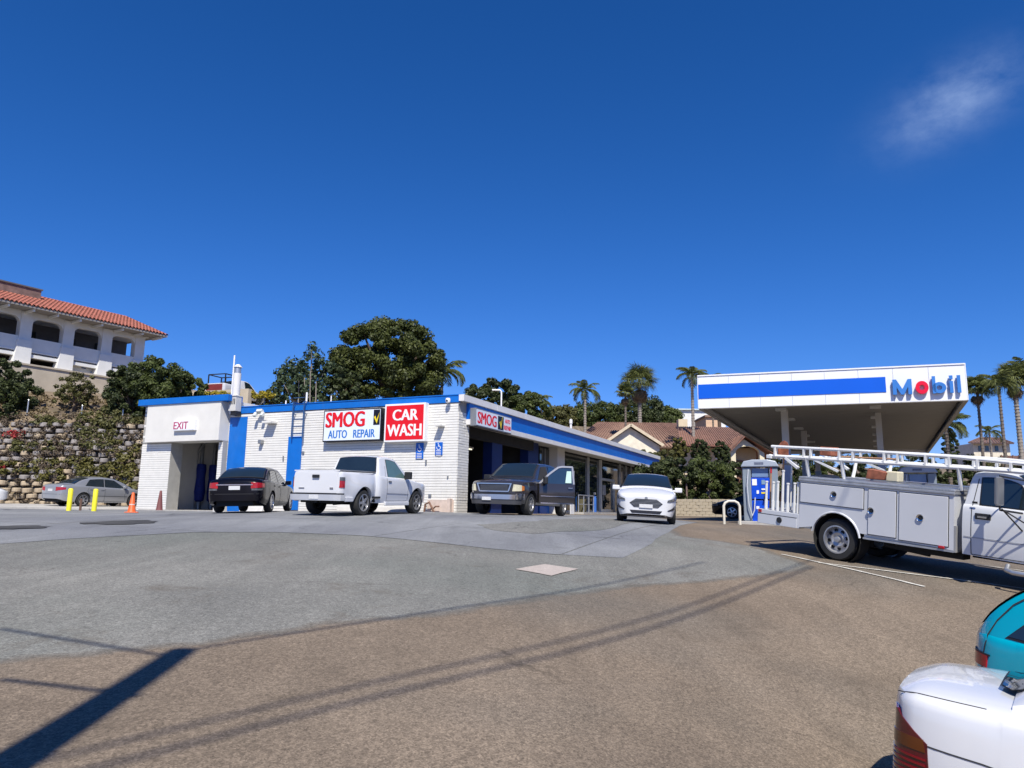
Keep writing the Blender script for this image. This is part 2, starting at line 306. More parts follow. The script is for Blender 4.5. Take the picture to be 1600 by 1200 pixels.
# grey asphalt repair field
grey=px2((-60,1040),(0,1030),(90,1026),(200,1016),(330,1003),(500,978),(620,966),(700,957),(770,944),(900,926),(1010,913),(1120,906),(1210,897),(1262,886),(1230,872),(1180,855),(1120,845),(1060,838))+[(4.2,19.5),(0,19),(-7,19),(-14,18),(-18,14),(-14,8)]
gp_=np.array(grey); q_=V[:,:2]; dist=np.full(len(q_),1e9); ins=np.zeros(len(q_),bool)
for k_ in range(len(gp_)):
    a_=gp_[k_]; b_=gp_[(k_+1)%len(gp_)]; ab=b_-a_; t_=np.clip(((q_-a_)@ab)/(ab@ab),0,1); dist=np.minimum(dist,np.hypot(*((q_-a_-t_[:,None]*ab).T)))
    c_=((a_[1]>q_[:,1])!=(b_[1]>q_[:,1]))&(q_[:,0]<(b_[0]-a_[0])*(q_[:,1]-a_[1])/(b_[1]-a_[1]+1e-12)+a_[0]); ins^=c_
zone_=np.clip(.5+np.where(ins,dist,-dist)*.75,0,1)
g=fastmesh('ground',V,Fq,G_brown,kind='structure'); g.data.polygons.foreach_set('use_smooth',[True]*len(Fq))
za_=g.data.attributes.new('zone','FLOAT','POINT'); za_.data.foreach_set('value',zone_.astype(np.float32))
# concrete apron in slabs with open joints
apron=px2((-80,860),(0,850),(110,842),(300,832),(430,832),(560,837),(680,848),(760,857),(860,866),(970,872),(1003,858),(1045,832),(1062,822))+[(6.5,26),(6.5,33),(6,38),(4.2,38.5),(-.6,27.2),(-2.6,28.2),(-12,32.2),(-17.5,34.6),(-20,33.5),(-28,30),(-26,18)]
ar=math.radians(24.1); Av=np.array([math.sin(ar),math.cos(ar)]); Bv=np.array([-math.cos(ar),math.sin(ar)])
C0=np.array([-2.035,28.0])
apron_s=roughen(apron,.8,.02,5)
loc_=[(float(np.dot(np.array(p)-C0,Av)),float(np.dot(np.array(p)-C0,Bv))) for p in apron_s]
ap=empty('concrete_apron',(0,0,0)); tag(ap,kind='structure'); rdm=random.Random(11); first=True
cs=4.2
for i in range(-6,4):
    for j in range(-4,8):
        q=clipcell(loc_,i*cs+.012,(i+1)*cs-.012,j*cs+.012,(j+1)*cs-.012)
        if len(q)<3: continue
        area=abs(sum(q[k][0]*q[(k+1)%len(q)][1]-q[(k+1)%len(q)][0]*q[k][1] for k in range(len(q))))/2
        if area<.4: continue
        w=[tuple(C0+Av*a+Bv*b) for a,b in q]
        drape('slab',w,.006+rdm.uniform(-.001,.002),G_conc,parent=ap)
patch=px2((742,821),(850,814),(955,811),(1000,816),(945,829),(830,835),(770,829)); drape('asphalt_patch',roughen(patch,.3,.07,8),.012,G_grey,kind='structure')
# pale square utility pad
pd=px2((802,890),(850,882),(905,890),(862,900)); drape('utility_pad',roughen(pd,.3,.012,2),.011,G_pad,kind='structure')
# painted stall lines
def line(a,b,w=.1,name='stall_line',off=.014):
    p=np.array(gnd(*a)[:2]);q=np.array(gnd(*b)[:2]);d=(q-p)/np.linalg.norm(q-p);n=np.array([-d[1],d[0]])*w/2
    drape(name,roughen([p-n,q-n,q+n,p+n],.25,.006,int(a[0])),off,WHITE_LINE,kind='structure')
line((1222,867),(1445,918),.07); line((1278,880),(1600,921),.07); line((1440,872),(1600,893),.07)
# dark ellipses: cast shadows painted onto the pavement as sheets
def blob(cx,cy,rx,ry,name,m,off,seed):
    rd=random.Random(seed); c=gnd(cx,cy)[:2]; pts=[]
    for k in range(28):
        a=k/28*2*math.pi; f=1+rd.uniform(-.18,.18); pts.append((c[0]+rx*f*math.cos(a),c[1]+ry*f*math.sin(a)))
    drape(name,pts,off,m,kind='structure')
SHADOWM=ground_mat('shadowed_asphalt',(.06,.06,.062),(.09,.088,.085),.2,0,.2)
blob(192,817,.85,.75,'painted_shadow',SHADOWM,.02,4); blob(20,825,.75,.55,'painted_shadow',SHADOWM,.02,9)
# pale walk and curb left of the building
cb=px2((-60,803),(0,800),(120,799),(215,799),(262,799),(262,795),(215,794),(120,793),(-60,793))
drape('sidewalk',[(-32,28.6),(-18.6,33.2),(-17.2,34.7),(-19.5,40.5),(-36,40.5),(-40,30)],.016,G_walk,kind='structure')
cb=MB()
for a,b in (((-33,27.8),(-25,30.3)),((-25,30.3),(-18.5,33))):
    for k in range(6):
        p=np.array(a)+(np.array(b)-np.array(a))*k/6; q=np.array(a)+(np.array(b)-np.array(a))*(k+1)/6
        cb.bar((p[0],p[1],gz(*p)+.03),(q[0],q[1],gz(*q)+.03),.15,.14)
cb.build('curb',G_walk,kind='structure',bevel=.015)
# ============================================================ SHOP BUILDING
WALL=mat('white_block_paint',(.76,.74,.69),.75,var=.05,scale=3,bump=.5,bscale=70,dirt=.2,dcol=(.5,.46,.38))
WALL2=mat('white_stucco',(.70,.68,.63),.8,var=.05,scale=2,bump=.35,bscale=120,dirt=.14,dcol=(.5,.46,.4))
GAP=mat('grey_mortar_paint',(.38,.37,.34),.85,var=.1,scale=4)
BLUE=mat('blue_trim_paint',(.0,.135,.52),.5,var=.1,scale=2,dirt=.1,dcol=(.2,.3,.45))
BLUE2=mat('blue_band_paint',(.0,.13,.55),.4,var=.06,scale=1.3,dirt=.18,dcol=(.02,.07,.2))
CBLUE=mat('canopy_blue',(.0,.10,.62),.35,var=.03,scale=1.3)
CWHITE=mat('canopy_white',(.78,.79,.82),.35,var=.03,scale=1.2,dirt=.08,dcol=(.5,.5,.5))
TRIM=mat('white_trim_metal',(.72,.70,.68),.45,var=.06,scale=2,dirt=.2,dcol=(.45,.43,.4))
ROOF=mat('roof_felt',(.42,.42,.43),.9,var=.1)
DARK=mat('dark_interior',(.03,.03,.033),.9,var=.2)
SHADEBLUE=mat('shaded_blue_pillar',(.0,.02,.13),.5,var=.1)  # blue bay pillars with the shade of their recess put into the colour
INT=mat('interior_wall',(.20,.20,.19),.8,var=.2,dirt=.4,dcol=(.08,.07,.06))
CONC=mat('plain_concrete',(.42,.40,.37),.85,var=.15,scale=3,bump=.3)
STEEL=mat('grey_steel',(.32,.33,.34),.45,metal=.6,var=.1)
GALV=mat('galvanised',(.55,.56,.57),.4,metal=.8,var=.12,scale=6)
ALU=mat('aluminium',(.6,.6,.6),.35,metal=.9,var=.08)
BLACK=mat('black_plastic',(.015,.015,.016),.5,var=.1)
RUB=mat('tyre_rubber',(.022,.022,.022),.85,var=.15,scale=8)
GLASS=mat('dark_glass',(.012,.02,.026),.04,var=.1,spec=.8,coat=.3)
GLASSG=mat('green_glass',(.10,.17,.16),.04,var=.1,spec=.8,coat=.3)
WHT=mat('white_print',(.82,.82,.82),.4,var=.02)
RED=mat('red_print',(.72,.006,.012),.4,var=.03)
LBLUE=mat('light_blue_print',(.02,.16,.50),.45,var=.03)
SIGNFACE=mat('white_sign_face',(.74,.80,.88),.4,var=.03)
BLK=mat('black_print',(.006,.006,.01),.4,var=.02)
YEL=mat('yellow_print',(.8,.62,.02),.45,var=.03)
MAG=mat('crimson_print',(.42,.01,.10),.5,var=.05)
TUBE=mat('lit_tube',(1,.93,.7),.4,emit=1.1,var=0)
A3=np.array([Av[0],Av[1],0.]);B3=np.array([Bv[0],Bv[1],0.]);CC=np.array([C0[0],C0[1],0.])
def on_front(px,py,off=0.):     # sight line onto the plane parallel to the front wall, off metres proud -> (y_local,z)
    v=ray(px,py); n=-A3; t=np.dot(CC-A3*off,n)/np.dot(v,n); p=v*t; return float(np.dot(p-CC,B3)),float(p[2])
def on_side(px,py,off=0.):      # plane parallel to the long side, off metres proud -> (x_local,z)
    v=ray(px,py); n=-B3; t=np.dot(CC-B3*off,n)/np.dot(v,n); p=v*t; return float(np.dot(p-CC,A3)),float(p[2])
shop=empty('auto_shop_building',(C0[0],C0[1],0),R(65.9),'long low white block auto repair building with blue roof trim','building')
ZT=4.33;ZW=4.06;FL=-.12
YE=on_front(352,650,.3)[0]; YW=on_front(213,797,.3)[0]; ZE=on_front(290,622.5,.3)[1]; L=33.2
print('YE',YE,YW,ZE)
def courses(segs,x_face,name,seed,axis='x',z0=-.35,ph=.1016,bl=.406):
    """segs: (a0,a1,zlo,zhi) ; blocks stand proud of the recessed joints; axis 'x': wall facing -x running along y"""
    rd=random.Random(seed); b=MB()
    for a0,a1,zl,zh in segs:
        k0=int(math.ceil((zl-z0)/ph-1e-6)); k1=int((zh-z0)/ph+1e-6)
        for k in range(k0,k1):
            z=z0+k*ph; a=a0+((.203 if k%2 else 0)); edges=[a0]
            while a<a1-.05:
                if a>a0+.05: edges.append(a)
                a+=bl
            edges.append(a1)
            for e0,e1 in zip(edges[:-1],edges[1:]):
                o=rd.uniform(-.006,.006); u0_,u1_=e0+.002,e1-.002; zl_,zh_=z+.007,z+ph-.007
                if axis=='x': b.box(x_face-.018+o,x_face+.03,u0_,u1_,zl_,zh_)
                else: b.box(u0_,u1_,x_face-.018+o,x_face+.03,zl_,zh_)
    return b
# main front wall
b=MB(); b.box(0.012,.25,.012,YE,-.6,ZW); b.box(.25,.9,.012,.25,-.6,ZW); b.build('front_wall_core',GAP,shop)
courses([(0.0,YE,-.3,ZW-.02)],0.0,'block_courses',1).build('block_courses',WALL,shop,kind='stuff')
courses([(0.012,.9,-.3,ZW-.25)],0.0,'pier_courses',2,axis='y').build('block_courses',WALL,shop,kind='stuff')
# blue roof flashing along the front, standing 4cm proud
b=MB(); b.box(-.05,.12,-.02,YE,ZW,ZT); b.box(-.075,.13,-.02,YE,ZT,ZT+.04); b.build('roof_flashing',BLUE,shop,bevel=.006)
b=MB(); b.box(.13,L,.1,16,ZT-.35,ZT-.08); b.build('roof',ROOF,shop)
b=MB(); b.box(L-.2,L,.2,16,-.5,ZT-.36); b.box(.3,L,15.8,16,-.5,ZT-.36); b.build('back_wall',WALL2,shop)
# exit tunnel block
P=.3; YT0,YT1=YE,YW; ZEr=ZE-.28
yo1=on_front(262,760,P)[0]; yo0=on_front(337,760,P)[0]; zl0=on_front(232+60,690.5,P)[1]
print('opening',yo0,yo1,zl0)
b=MB(); b.box(-P,.35,YT0,yo0,-.6,zl0); b.build('tunnel_pier_core',GAP,shop)
b=MB(); b.box(-P,.35,yo1,YT1,-.6,zl0); b.build('tunnel_pier_core',GAP,shop)
b=MB(); b.box(-P-.30,.35,YT0-.0,YT1-.45,zl0+.002,ZEr); b.build('tunnel_beam',WALL2,shop,bevel=.012)
b=MB(); b.box(-P-.02,.35,YT1-.447,YT1,zl0+.002,ZEr); b.build('tunnel_corner',GAP,shop)
courses([(YT0,yo0,-.3,zl0-.01),(yo1,YT1,-.3,zl0-.01),(YT1-.445,YT1,zl0+.01,ZEr)],-P,'c',3).build('block_courses',WALL,shop,kind='stuff')
TL=17.
b=MB(); b.box(.352,TL,YT1-.25,YT1,-.6,ZEr); b.build('tunnel_outer_wall',WALL2,shop)
b=MB(); b.box(.352,TL,YT0,YT0+.22,-.6,ZEr-.002); b.build('tunnel_inner_wall',WALL2,shop)
b=MB(); b.box(.352,TL,YT0+.222,YT1-.252,ZEr-.25,ZEr-.05); b.build('tunnel_roof',ROOF,shop)
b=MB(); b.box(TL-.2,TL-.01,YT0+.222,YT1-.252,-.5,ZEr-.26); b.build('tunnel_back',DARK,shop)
b=MB(); b.box(-P-.36,.2,YT0-.45,YT1+.12,ZEr+.002,ZE); b.box(.202,TL+.1,YT0-.02,YT0+.2,ZEr+.002,ZEr+.05,1); b.box(.202,TL,YT1-.1,YT1+.12,ZEr+.002,ZE); b.build('tunnel_flashing',[BLUE,TRIM],shop,bevel=.006)
b=MB(); b.box(.3,TL,YT0-.3,YT0-.004,ZT-.02,ZE-.22); b.build('tunnel_parapet_side',TRIM,shop)
TSHADE=mat('tunnel_shade_sheet',(.06,.06,.062),.8,var=.3,dirt=.3,dcol=(.02,.02,.02))  # added dark sheets on walls and ceiling, standing in for the tunnel's inner shade
b=MB(); b.box(1.0,TL-.3,YT0+.222,YT0+.26,-.2,ZEr-.27); b.build('tunnel_shade_sheet',TSHADE,shop); b=MB(); b.box(1.0,TL-.3,YT1-.29,YT1-.252,-.2,ZEr-.27); b.build('tunnel_shade_sheet',TSHADE,shop); b=MB(); b.box(.9,TL-.3,YT0+.27,YT1-.3,ZEr-.30,ZEr-.27); b.build('tunnel_shade_sheet',TSHADE,shop)
b=MB(); b.box(-P-.1,TL,YT0+.25,YT1-.25,-.3,-.17); b.build('tunnel_floor',CONC,shop)
# tunnel machinery: arches and blue brushes
for xx,yb in ((2.6,on_front(299,760,-2.6)[0]),(3.4,on_front(318,760,-3.4)[0]),(6.,on_front(290,760,-6.)[0]),(7,on_front(325,760,-7.)[0])):
    yb=min(max(yb,YT0+.7),YT1-.7); b=MB(); b.lathe([(.02,2.3),(.22,2.25),(.25,2.0),(.22,1.6),(.27,.9),(.23,.5),(.12,.42)],(xx,yb,-.2),n=16); b.build('wash_brush',mat('brush_blue',(.004,.02,.22),.7,var=.4,scale=14),shop)
    b=MB(); b.lathe([(.12,0),(.14,.4),(.1,.45),(.09,3.3),(0,3.3)],(xx,yb,-.2),n=10); b.build('brush_post',STEEL,shop)
for xx in (2.4,5.,8.):
    pts=[(xx,YT0+.5,-.2),(xx,YT0+.5,2.6),(xx,YT0+1.1,3.25),(xx,YT1-1.2,3.25),(xx,YT1-.6,2.6),(xx,YT1-.6,-.2)]
    b=MB(); b.tube(pts,.06,8); b.build('wash_arch',GALV,shop)
# long side: pier, fascia band, soffit, bays, storefront
FX0=on_side(733,655,.15)[0]
print('FX0',FX0)
for nm,z0,z1,y0,y1,m_ in (('fascia_lip',4.11,4.36,-.24,.1,TRIM),('fascia_blue',3.48,4.108,-.15,-.02,BLUE2),('fascia_bottom_strip',3.27,3.478,-.19,-.02,TRIM)):
    b=MB(); x0=-.02 if nm=='fascia_lip' else FX0; n=11
    for k in range(n):
        a=x0+(L-x0)*k/n+.003; c=x0+(L-x0)*(k+1)/n-.003; b=MB(); b.box(a,c,y0,y1,z0,z1); b.build(nm.replace('fascia_',''),m_,shop,bevel=.004)
b=MB(); b.box(FX0,L,-.018,.098,3.285,4.1); b.box(.002,FX0-.01,-.012,.098,4.0,4.105); b.build('fascia_backing',GAP,shop)
b=MB(); b.box(.9,L-.2,.1,1.6,3.42,3.5); b.build('soffit',mat('soffit_paint',(.5,.49,.46),.8),shop)
# bays
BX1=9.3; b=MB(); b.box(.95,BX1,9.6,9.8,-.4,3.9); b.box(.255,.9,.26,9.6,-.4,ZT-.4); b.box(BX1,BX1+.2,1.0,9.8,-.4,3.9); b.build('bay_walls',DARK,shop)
b=MB(); b.box(.3,BX1,.3,9.6,-.35,-.135); b.build('bay_floor',CONC,shop)
for pa,pb,off in ((768,784,-.75),(825,841,-.9)):
    xa=on_side(pa,760,off)[0]; xb=on_side(pb,760,off)[0]; b=MB(); b.box(xa,xb,-off,-off+.45,-.3,3.42); b.build('bay_pillar',SHADEBLUE,shop,bevel=.01)
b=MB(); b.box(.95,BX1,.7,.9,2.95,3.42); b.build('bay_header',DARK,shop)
for x,y,z in ((2.2,2.4,2.78),(3.0,4.6,2.9),(5.2,2.4,2.78),(6.2,4.6,2.9)):
    b=MB(); b.box(x-.65,x+.65,y-.03,y+.03,z-.03,z+.02); b.build('fluorescent_tube',TUBE,shop,label='lit fluorescent tube inside the repair bay')
    b=MB(); b.box(x-.7,x+.7,y-.09,y+.09,z+.022,z+.1); b.build('tube_housing',WHT,shop)
# window bay behind the dark truck, piers, storefront glass
def sx(px,off): return on_side(px,780,off)[0]
OFFS=-1.25; gy=1.25
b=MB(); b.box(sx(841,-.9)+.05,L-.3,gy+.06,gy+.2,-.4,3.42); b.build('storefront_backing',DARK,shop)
b=MB(); x0=sx(893,-.3); x1=x0+1.0; b.box(x0-.9,x0+.25,.78,1.3,-.4,3.42); b.build('storefront_pier',WALL2,shop,bevel=.01)
xw0=sx(843,-1.25); xw1=x0-.95
b=MB(); b.box(xw0,xw1,gy,gy+.04,.9,3.3); b.build('window_glass',GLASS,shop)
b=MB(); b.box(xw0,xw1,gy-.05,gy+.06,2.1,2.2); b.box((xw0+xw1)/2-.04,(xw0+xw1)/2+.04,gy-.05,gy+.06,.9,3.3); b.box(xw0,xw1,gy-.1,gy+.06,.8,.9); b.build('window_frame',STEEL,shop)
b=MB(); b.box(xw0,xw1,gy-.02,gy+.1,-.4,.8); b.build('window_apron',BLUE,shop)
b=MB(); b.box(xw0+.25,xw0+1.3,gy-.1,gy-.06,1.95,2.3); b.build('window_notice',mat('pale_notice',(.5,.48,.5),.6,var=.5,scale=14),shop)
xe=L-.6
b=MB(); b.box(x0+.26,xe,gy,gy+.03,.05,3.3); b.build('storefront_glass',GLASS,shop)
FRM=mat('storefront_frame',(.62,.62,.6),.4,metal=.3,var=.06)
def mullion(px,w=.09,z1=3.35,z0=-.3,d=.12):
    x=sx(px,OFFS); b=MB(); b.box(x-w/2,x+w/2,gy-d,gy-.002,z0,z1); return b.build('mullion',FRM,shop)
for p_ in (918,968,977,985,992): mullion(p_)
b=MB(); xd0=sx(937,-1.25); xd1=sx(957.5,-1.25)
b.box(xd0-.12,xd0+.1,gy-.14,gy-.003,-.3,3.35); b.box(xd1-.02,xd1+.1,gy-.14,gy-.003,-.3,2.15); b.box(xd0+.1,xd1-.02,gy-.14,gy-.003,2.05,2.2); b.box(xd0+.102,xd1-.022,gy-.1,gy-.01,-.3,.18); b.build('door_frame',FRM,shop)
b=MB(); b.box(xd0+.3,xd0+.34,gy-.2,gy-.16,.75,1.15); b.build('door_handle',ALU,shop)
b=MB(); b.box(xd0+.55,xd0+1.25,gy-.04,gy-.012,1.1,1.75); b.build('door_poster',mat('poster_pale',(.35,.35,.36),.6,var=.6,scale=9),shop)
b=MB(); b.box(x0+.26,xd0-.13,gy-.06,gy-.003,-.3,.06); b.box(xd1+.12,xe,gy-.06,gy-.003,-.3,.06); b.build('storefront_sill',FRM,shop)
b=MB(); b.box(xe,L,.2,gy,-.4,3.42); b.build('end_pier',WALL2,shop)
b=MB(); b.box(xe-2.2,xe-.4,gy-.12,gy-.06,2.5,3.1); b.build('red_banner',mat('banner_red',(.35,.03,.04),.6,var=.5,scale=7),shop)
b=MB(); b.box(x0+.3,L,-.3,1.25,-.28,-.02+.0); b.build('storefront_step',CONC,shop)
# blue strips, base patch on the front wall
y0,z0=on_front(384,560+93,.05); ya=on_front(383,700,.05)[0]; yb=on_front(356,700,.05)[0]; zb=on_front(370,652,.05)[1]
b=MB(); b.box(-.045,-.022,ya,yb,-.3,zb); b.build('blue_panel',BLUE,shop)
ya=on_front(470,700,.1)[0]; yb=on_front(449.5,700,.1)[0]; zb=on_front(460,682,.1)[1]
b=MB(); b.box(-.10,-.022,ya,yb,-.1,zb); b.build('ladder_guard',BLUE,shop,bevel=.01)
# roof ladder
b=MB(); yl0=on_front(473.5,650,.25)[0]; yl1=on_front(456.5,650,.25)[0]
LB=mat('ladder_blue',(.03,.09,.22),.5)
for y in (yl0,yl1): b.bar((-.22,y,zb-.1),(-.22,y,4.42),.04); b.bar((-.22,y,4.40),(.1,y,4.40),.04); b.bar((-.22,y,3.9),(0,y,3.9),.03)
b.build('ladder_rails',LB,shop)
for k in range(6):
    z=zb+.12+k*.3; q=MB(); q.tube([(-.22,yl0,z),(-.22,yl1,z)],.016,6); q.build('ladder_rung',LB,shop)
# pinkish painted base and pipes by the corner
PINK=mat('pinkish_base_paint',(.62,.50,.43),.8,var=.15,scale=6,dirt=.5,dcol=(.25,.15,.1))
ya=on_front(720,790,.03)[0]; yb=on_front(668,790,.03)[0]
b=MB(); b.box(-.045,-.021,.08,yb,-.25,.36); b.build('painted_base',PINK,shop)
b=MB(); b.box(-.25,-.05,.12,.24,-.25,.42); b.build('base_post',PINK,shop,bevel=.01)
b=MB(); b.tube([(-.14,yb-.2,.02),(-.14,.9,.03),(-.2,.75,.12),(-.2,.6,.12)],.03,8); b.tube([(-.1,yb,.11),(-.1,1.3,.12)],.025,8); b.tube([(-.2,1.25,-.2),(-.2,1.2,.2),(-.25,1.0,.27),(-.25,.9,.1),(-.18,.8,-.15)],.04,8); b.build('base_pipes',mat('rusty_pipe',(.22,.12,.08),.7,var=.4,scale=12),shop)
# small brackets / stains and conduit on wall
for px_,py_,w,h in ((443,716,.05,.2),(474,707,.1,.1),(666,722,.06,.16),(672,774,.12,.1),(700,745,.05,.1)):
    y,z=on_front(px_,py_,.03); q=MB(); q.box(-.07,-.02,y-w/2,y+w/2,z-h/2,z+h/2); q.build('wall_fitting',STEEL,shop,bevel=.005)
# wall vents/lamps that throw the slanting shadows
def wallbox(px_,py_,off,dx,dy,dz,name,m_):
    y,z=on_front(px_,py_,off); q=MB(); q.box(-off,-.02,y-dy/2,y+dy/2,z-dz/2,z+dz/2); return q.build(name,m_,shop,bevel=.008)
wallbox(416,659,.42,0,.5,.09,'wall_canopy',WALL2); wallbox(405,690,.22,0,.16,.16,'meter_box',STEEL); wallbox(683,664,.38,0,.28,.07,'wall_canopy',WALL2)
# floodlights under the flashing and a camera dome at the corner
def flood(px_,py_,nm='floodlight'):
    y,z=on_front(px_,py_,.25); q=MB(); q.cbox((-.25,y,z),(.14,.3,.12),ry=R(25)); q.cbox((-.3,y+.2,z-.16),(.12,.14,.2),ry=R(35)); q.cbox((-.3,y-.2,z-.16),(.12,.14,.2),ry=R(35)); q.tube([(0,y,z),(-.25,y,z)],.03,6); q.build(nm,mat('pale_fitting',(.6,.63,.6),.4),shop,bevel=.01)
flood(406,642)
y,z=on_front(700,625,.2); q=MB(); q.lathe([(0,.08),(.08,.07),(.1,0),(.09,-.08),(.03,-.12),(0,-.12)],(-.2,y,z),n=14); q.tube([(0,y,z+.05),(-.2,y,z+.05)],.03,6); q.build('camera_dome',WHT,shop)
q=MB(); q.lathe([(.05,.0),(.05,-.06),(0,-.07)],(-.26,y,z),n=10); q.build('camera_lens',BLK,shop)
# roof cables/pipes
for px_,py_,h,r_ in ((478,640,.75,.04),(517,631,.35,.025),(446,640,.4,.03)):
    y,z=on_front(px_,py_,-.5); q=MB(); q.tube([(.5,y,ZT-.2),(.5,y,z+h)],r_,8); q.build('roof_vent_pipe',WHT,shop)
# ---------------- signs on the front (things that hang on it)
def fplane(y,z,off): return lambda x,yy,d: (-off-d, y-x, z+yy)       # reader's right is -y
def signbox(corners,off,frame,face,name,label,cat,group=None,lip=.05):
    (x0,y0_),(x1,y1_)=corners; ya,za=on_front(x0,y0_,off); yb,zb_=on_front(x1,y1_,off); yc=(ya+yb)/2; zc=(za+zb_)/2; w=abs(ya-yb); h=abs(za-zb_)
    e=empty(name,(0,0,0),label=label,cat=cat,group=group,mw=shop.matrix_world@Matrix.Translation((0,yc,zc)))
    b=MB(); b.box(-off,-.02,-w/2,w/2,-h/2,h/2); b.build('cabinet',frame,e,bevel=.01)
    b=MB(); b.box(-off-.006,-off-.0015,-w/2+lip,w/2-lip,-h/2+lip,h/2-lip); b.build('sign_face',face,e)
    return e,w,h
bpy.context.view_layer.update()
fl=lambda cy,cz,off: (lambda x,y,d: (-off-.008-d,cy-x,cz+y))
OFFc=.27
e,w,h=signbox(((506.5,641.5),(594.5,688)),OFFc,BLK,SIGNFACE,'smog_check_sign','white sign reading SMOG and AUTO REPAIR on the front block wall','sign')
def outlined(s,size,m1,m2,e,cy,cz,off,bold,out,**k):
    text('letters_outline',s,size,m2,e,fl(cy,cz,off),.003,bold+out,**k); text('letters',s,size,m1,e,fl(cy,cz,off+.006),.003,bold,**k)
text('letters_shadow','SMOG',.66,mat('deep_red_print',(.3,.0,.0),.5),e,fl(w*.115+.012,h*.19-.015,OFFc),.002,.0,fit=(w*.665,h*.47),dup=.03)
text('letters','SMOG',.66,RED,e,fl(w*.115,h*.19,OFFc+.005),.003,.0,fit=(w*.665,h*.47),dup=.026)
text('letters','AUTO   REPAIR',.34,LBLUE,e,fl(0,-h*.27,OFFc),.003,.0,fit=(w*.80,h*.25),dup=.011)
b=MB(); b.box(-OFFc-.012,-OFFc-.007,-w/2+.07,-w/2+.37,-.03,h/2-.07); b.build('check_box',BLK,e)
b=MB(); cy=-w/2+.22; cz=-.02; b.prism([(-.13,.30),(-.06,.36),(0,.2),(.14,.5),(.02,.04)],0,.004,f=lambda x,y,z:(-OFFc-.014-z,cy-x,cz+y)); b.build('check_mark',YEL,e)
e,w,h=signbox(((602,632),(663,689)),.30,WHT,RED,'car_wash_sign','red sign with white lettering reading CAR WASH on the front block wall','sign',lip=.07)
text('letters','CAR',.52,WHT,e,fl(-.03,h*.20,.30),.004,.0,fit=(w*.61,h*.29),dup=.022); text('letters','WASH',.52,WHT,e,fl(0,-h*.20,.30),.004,.0,fit=(w*.83,h*.31),dup=.02)
e,w,h=signbox(((271.5,656.5),(303.5,672)),.62+.12,WHT,WHT,'exit_sign','white sign reading EXIT above the car wash tunnel opening','sign',lip=.03)
text('letters','EXIT',.42,MAG,e,fl(w*.14,-.01,.74),.004,.0,fit=(w*.66,h*.66),dup=.008)
for (x0,y0_,x1,y1_),lab in (((650,692,661,717),'tall blue accessible parking notice under the red CAR WASH sign'),((680,691,691,711),'blue accessible parking plate to the right of the CAR WASH sign')):
    e,w,h=signbox(((x0,y0_),(x1,y1_)),.05,LBLUE,mat('accessible_blue',(.0,.10,.5),.4),'accessible_sign',lab,'sign',lip=.01)
    b=MB(); s_=.9*min(w,h*.6)
    f=lambda x,y,z:(-.058-z,-x,h*.17+y)
    b.lathe([(0,0),(.028,0),(.028,.004),(0,.004)],(0,0,0),axis='x',n=10)
    g=MB()
    ring=[(math.cos(a)*.085,math.sin(a)*.085-.04) for a in np.linspace(R(160),R(380),14)]
    for p,q in zip(ring[:-1],ring[1:]): g.bar(f(p[0],p[1],0),f(q[0],q[1],0),.022,.004,up=(1,0,0))
    for p,q in (((-.02,.09),(-.01,.0)),((-.01,.0),(.06,0)),((.06,0),(.085,-.09)),((-.02,.05),(.04,.045))): g.bar(f(*p,0),f(*q,0),.022,.004,up=(1,0,0))
    g.cbox(f(-.022,.12,0),(.004,.035,.035)); g.build('wheelchair_symbol',WHT,e)
    g=MB()
    for k in range(4 if h>.45 else 2): g.box(-.062,-.057,-w*.33,w*.33,-h*.18-k*.06,-h*.18-k*.06+.02)
    g.build('small_print_lines',WHT,e)
# side SMOG sign
def sl_(cx,cz,off): return lambda x,y,d:(cx+x,-off-.008-d,cz+y)
xa,za=on_side(744,637,.42); xb,zb2=on_side(799,680,.42); _,zb1=on_side(744,665,.42)
sw=xb-xa; sh_=za-zb1; e=empty('smog_side_sign',(0,0,0),label='long white sign reading SMOG AUTO REPAIR hung on the blue side fascia',cat='sign',mw=shop.matrix_world@Matrix.Translation((xa+sw/2,0,(za+zb1)/2)))
print('side sign',xa,xb,za,zb1)
b=MB(); b.box(-sw/2,sw/2,-.42,-.16,-sh_/2,sh_/2); b.build('cabinet',STEEL,e,bevel=.01)
b=MB(); b.box(-sw/2+.04,sw/2-.04,-.427,-.4215,-sh_/2+.04,sh_/2-.04); b.build('sign_face',SIGNFACE,e)
text('letters','SMOG',sh_*.98,RED,e,sl_(-sw*.205,-.0,.42),.003,.0,fit=(sw*.50,sh_*.66),dup=.025)
b=MB(); b.box(sw*.09,sw*.255,-.432,-.428,-sh_/2+.07,sh_/2-.07); b.build('check_box',BLK,e)
b=MB(); b.prism([(-.14,.0),(-.06,.08),(0,-.1),(.16,.3),(.02,-.26)],0,.004,f=lambda x,y,z:(sw*.172+x,-.436-z,y)); b.build('check_mark',YEL,e)
text('letters','AUTO',sh_*.36,RED,e,sl_(sw*.375,sh_*.2,.42),.003,.0,fit=(sw*.15,sh_*.24),dup=.01); text('letters','REPAIR',sh_*.36,RED,e,sl_(sw*.375,-sh_*.2,.42),.003,.0,fit=(sw*.2,sh_*.26),dup=.01)
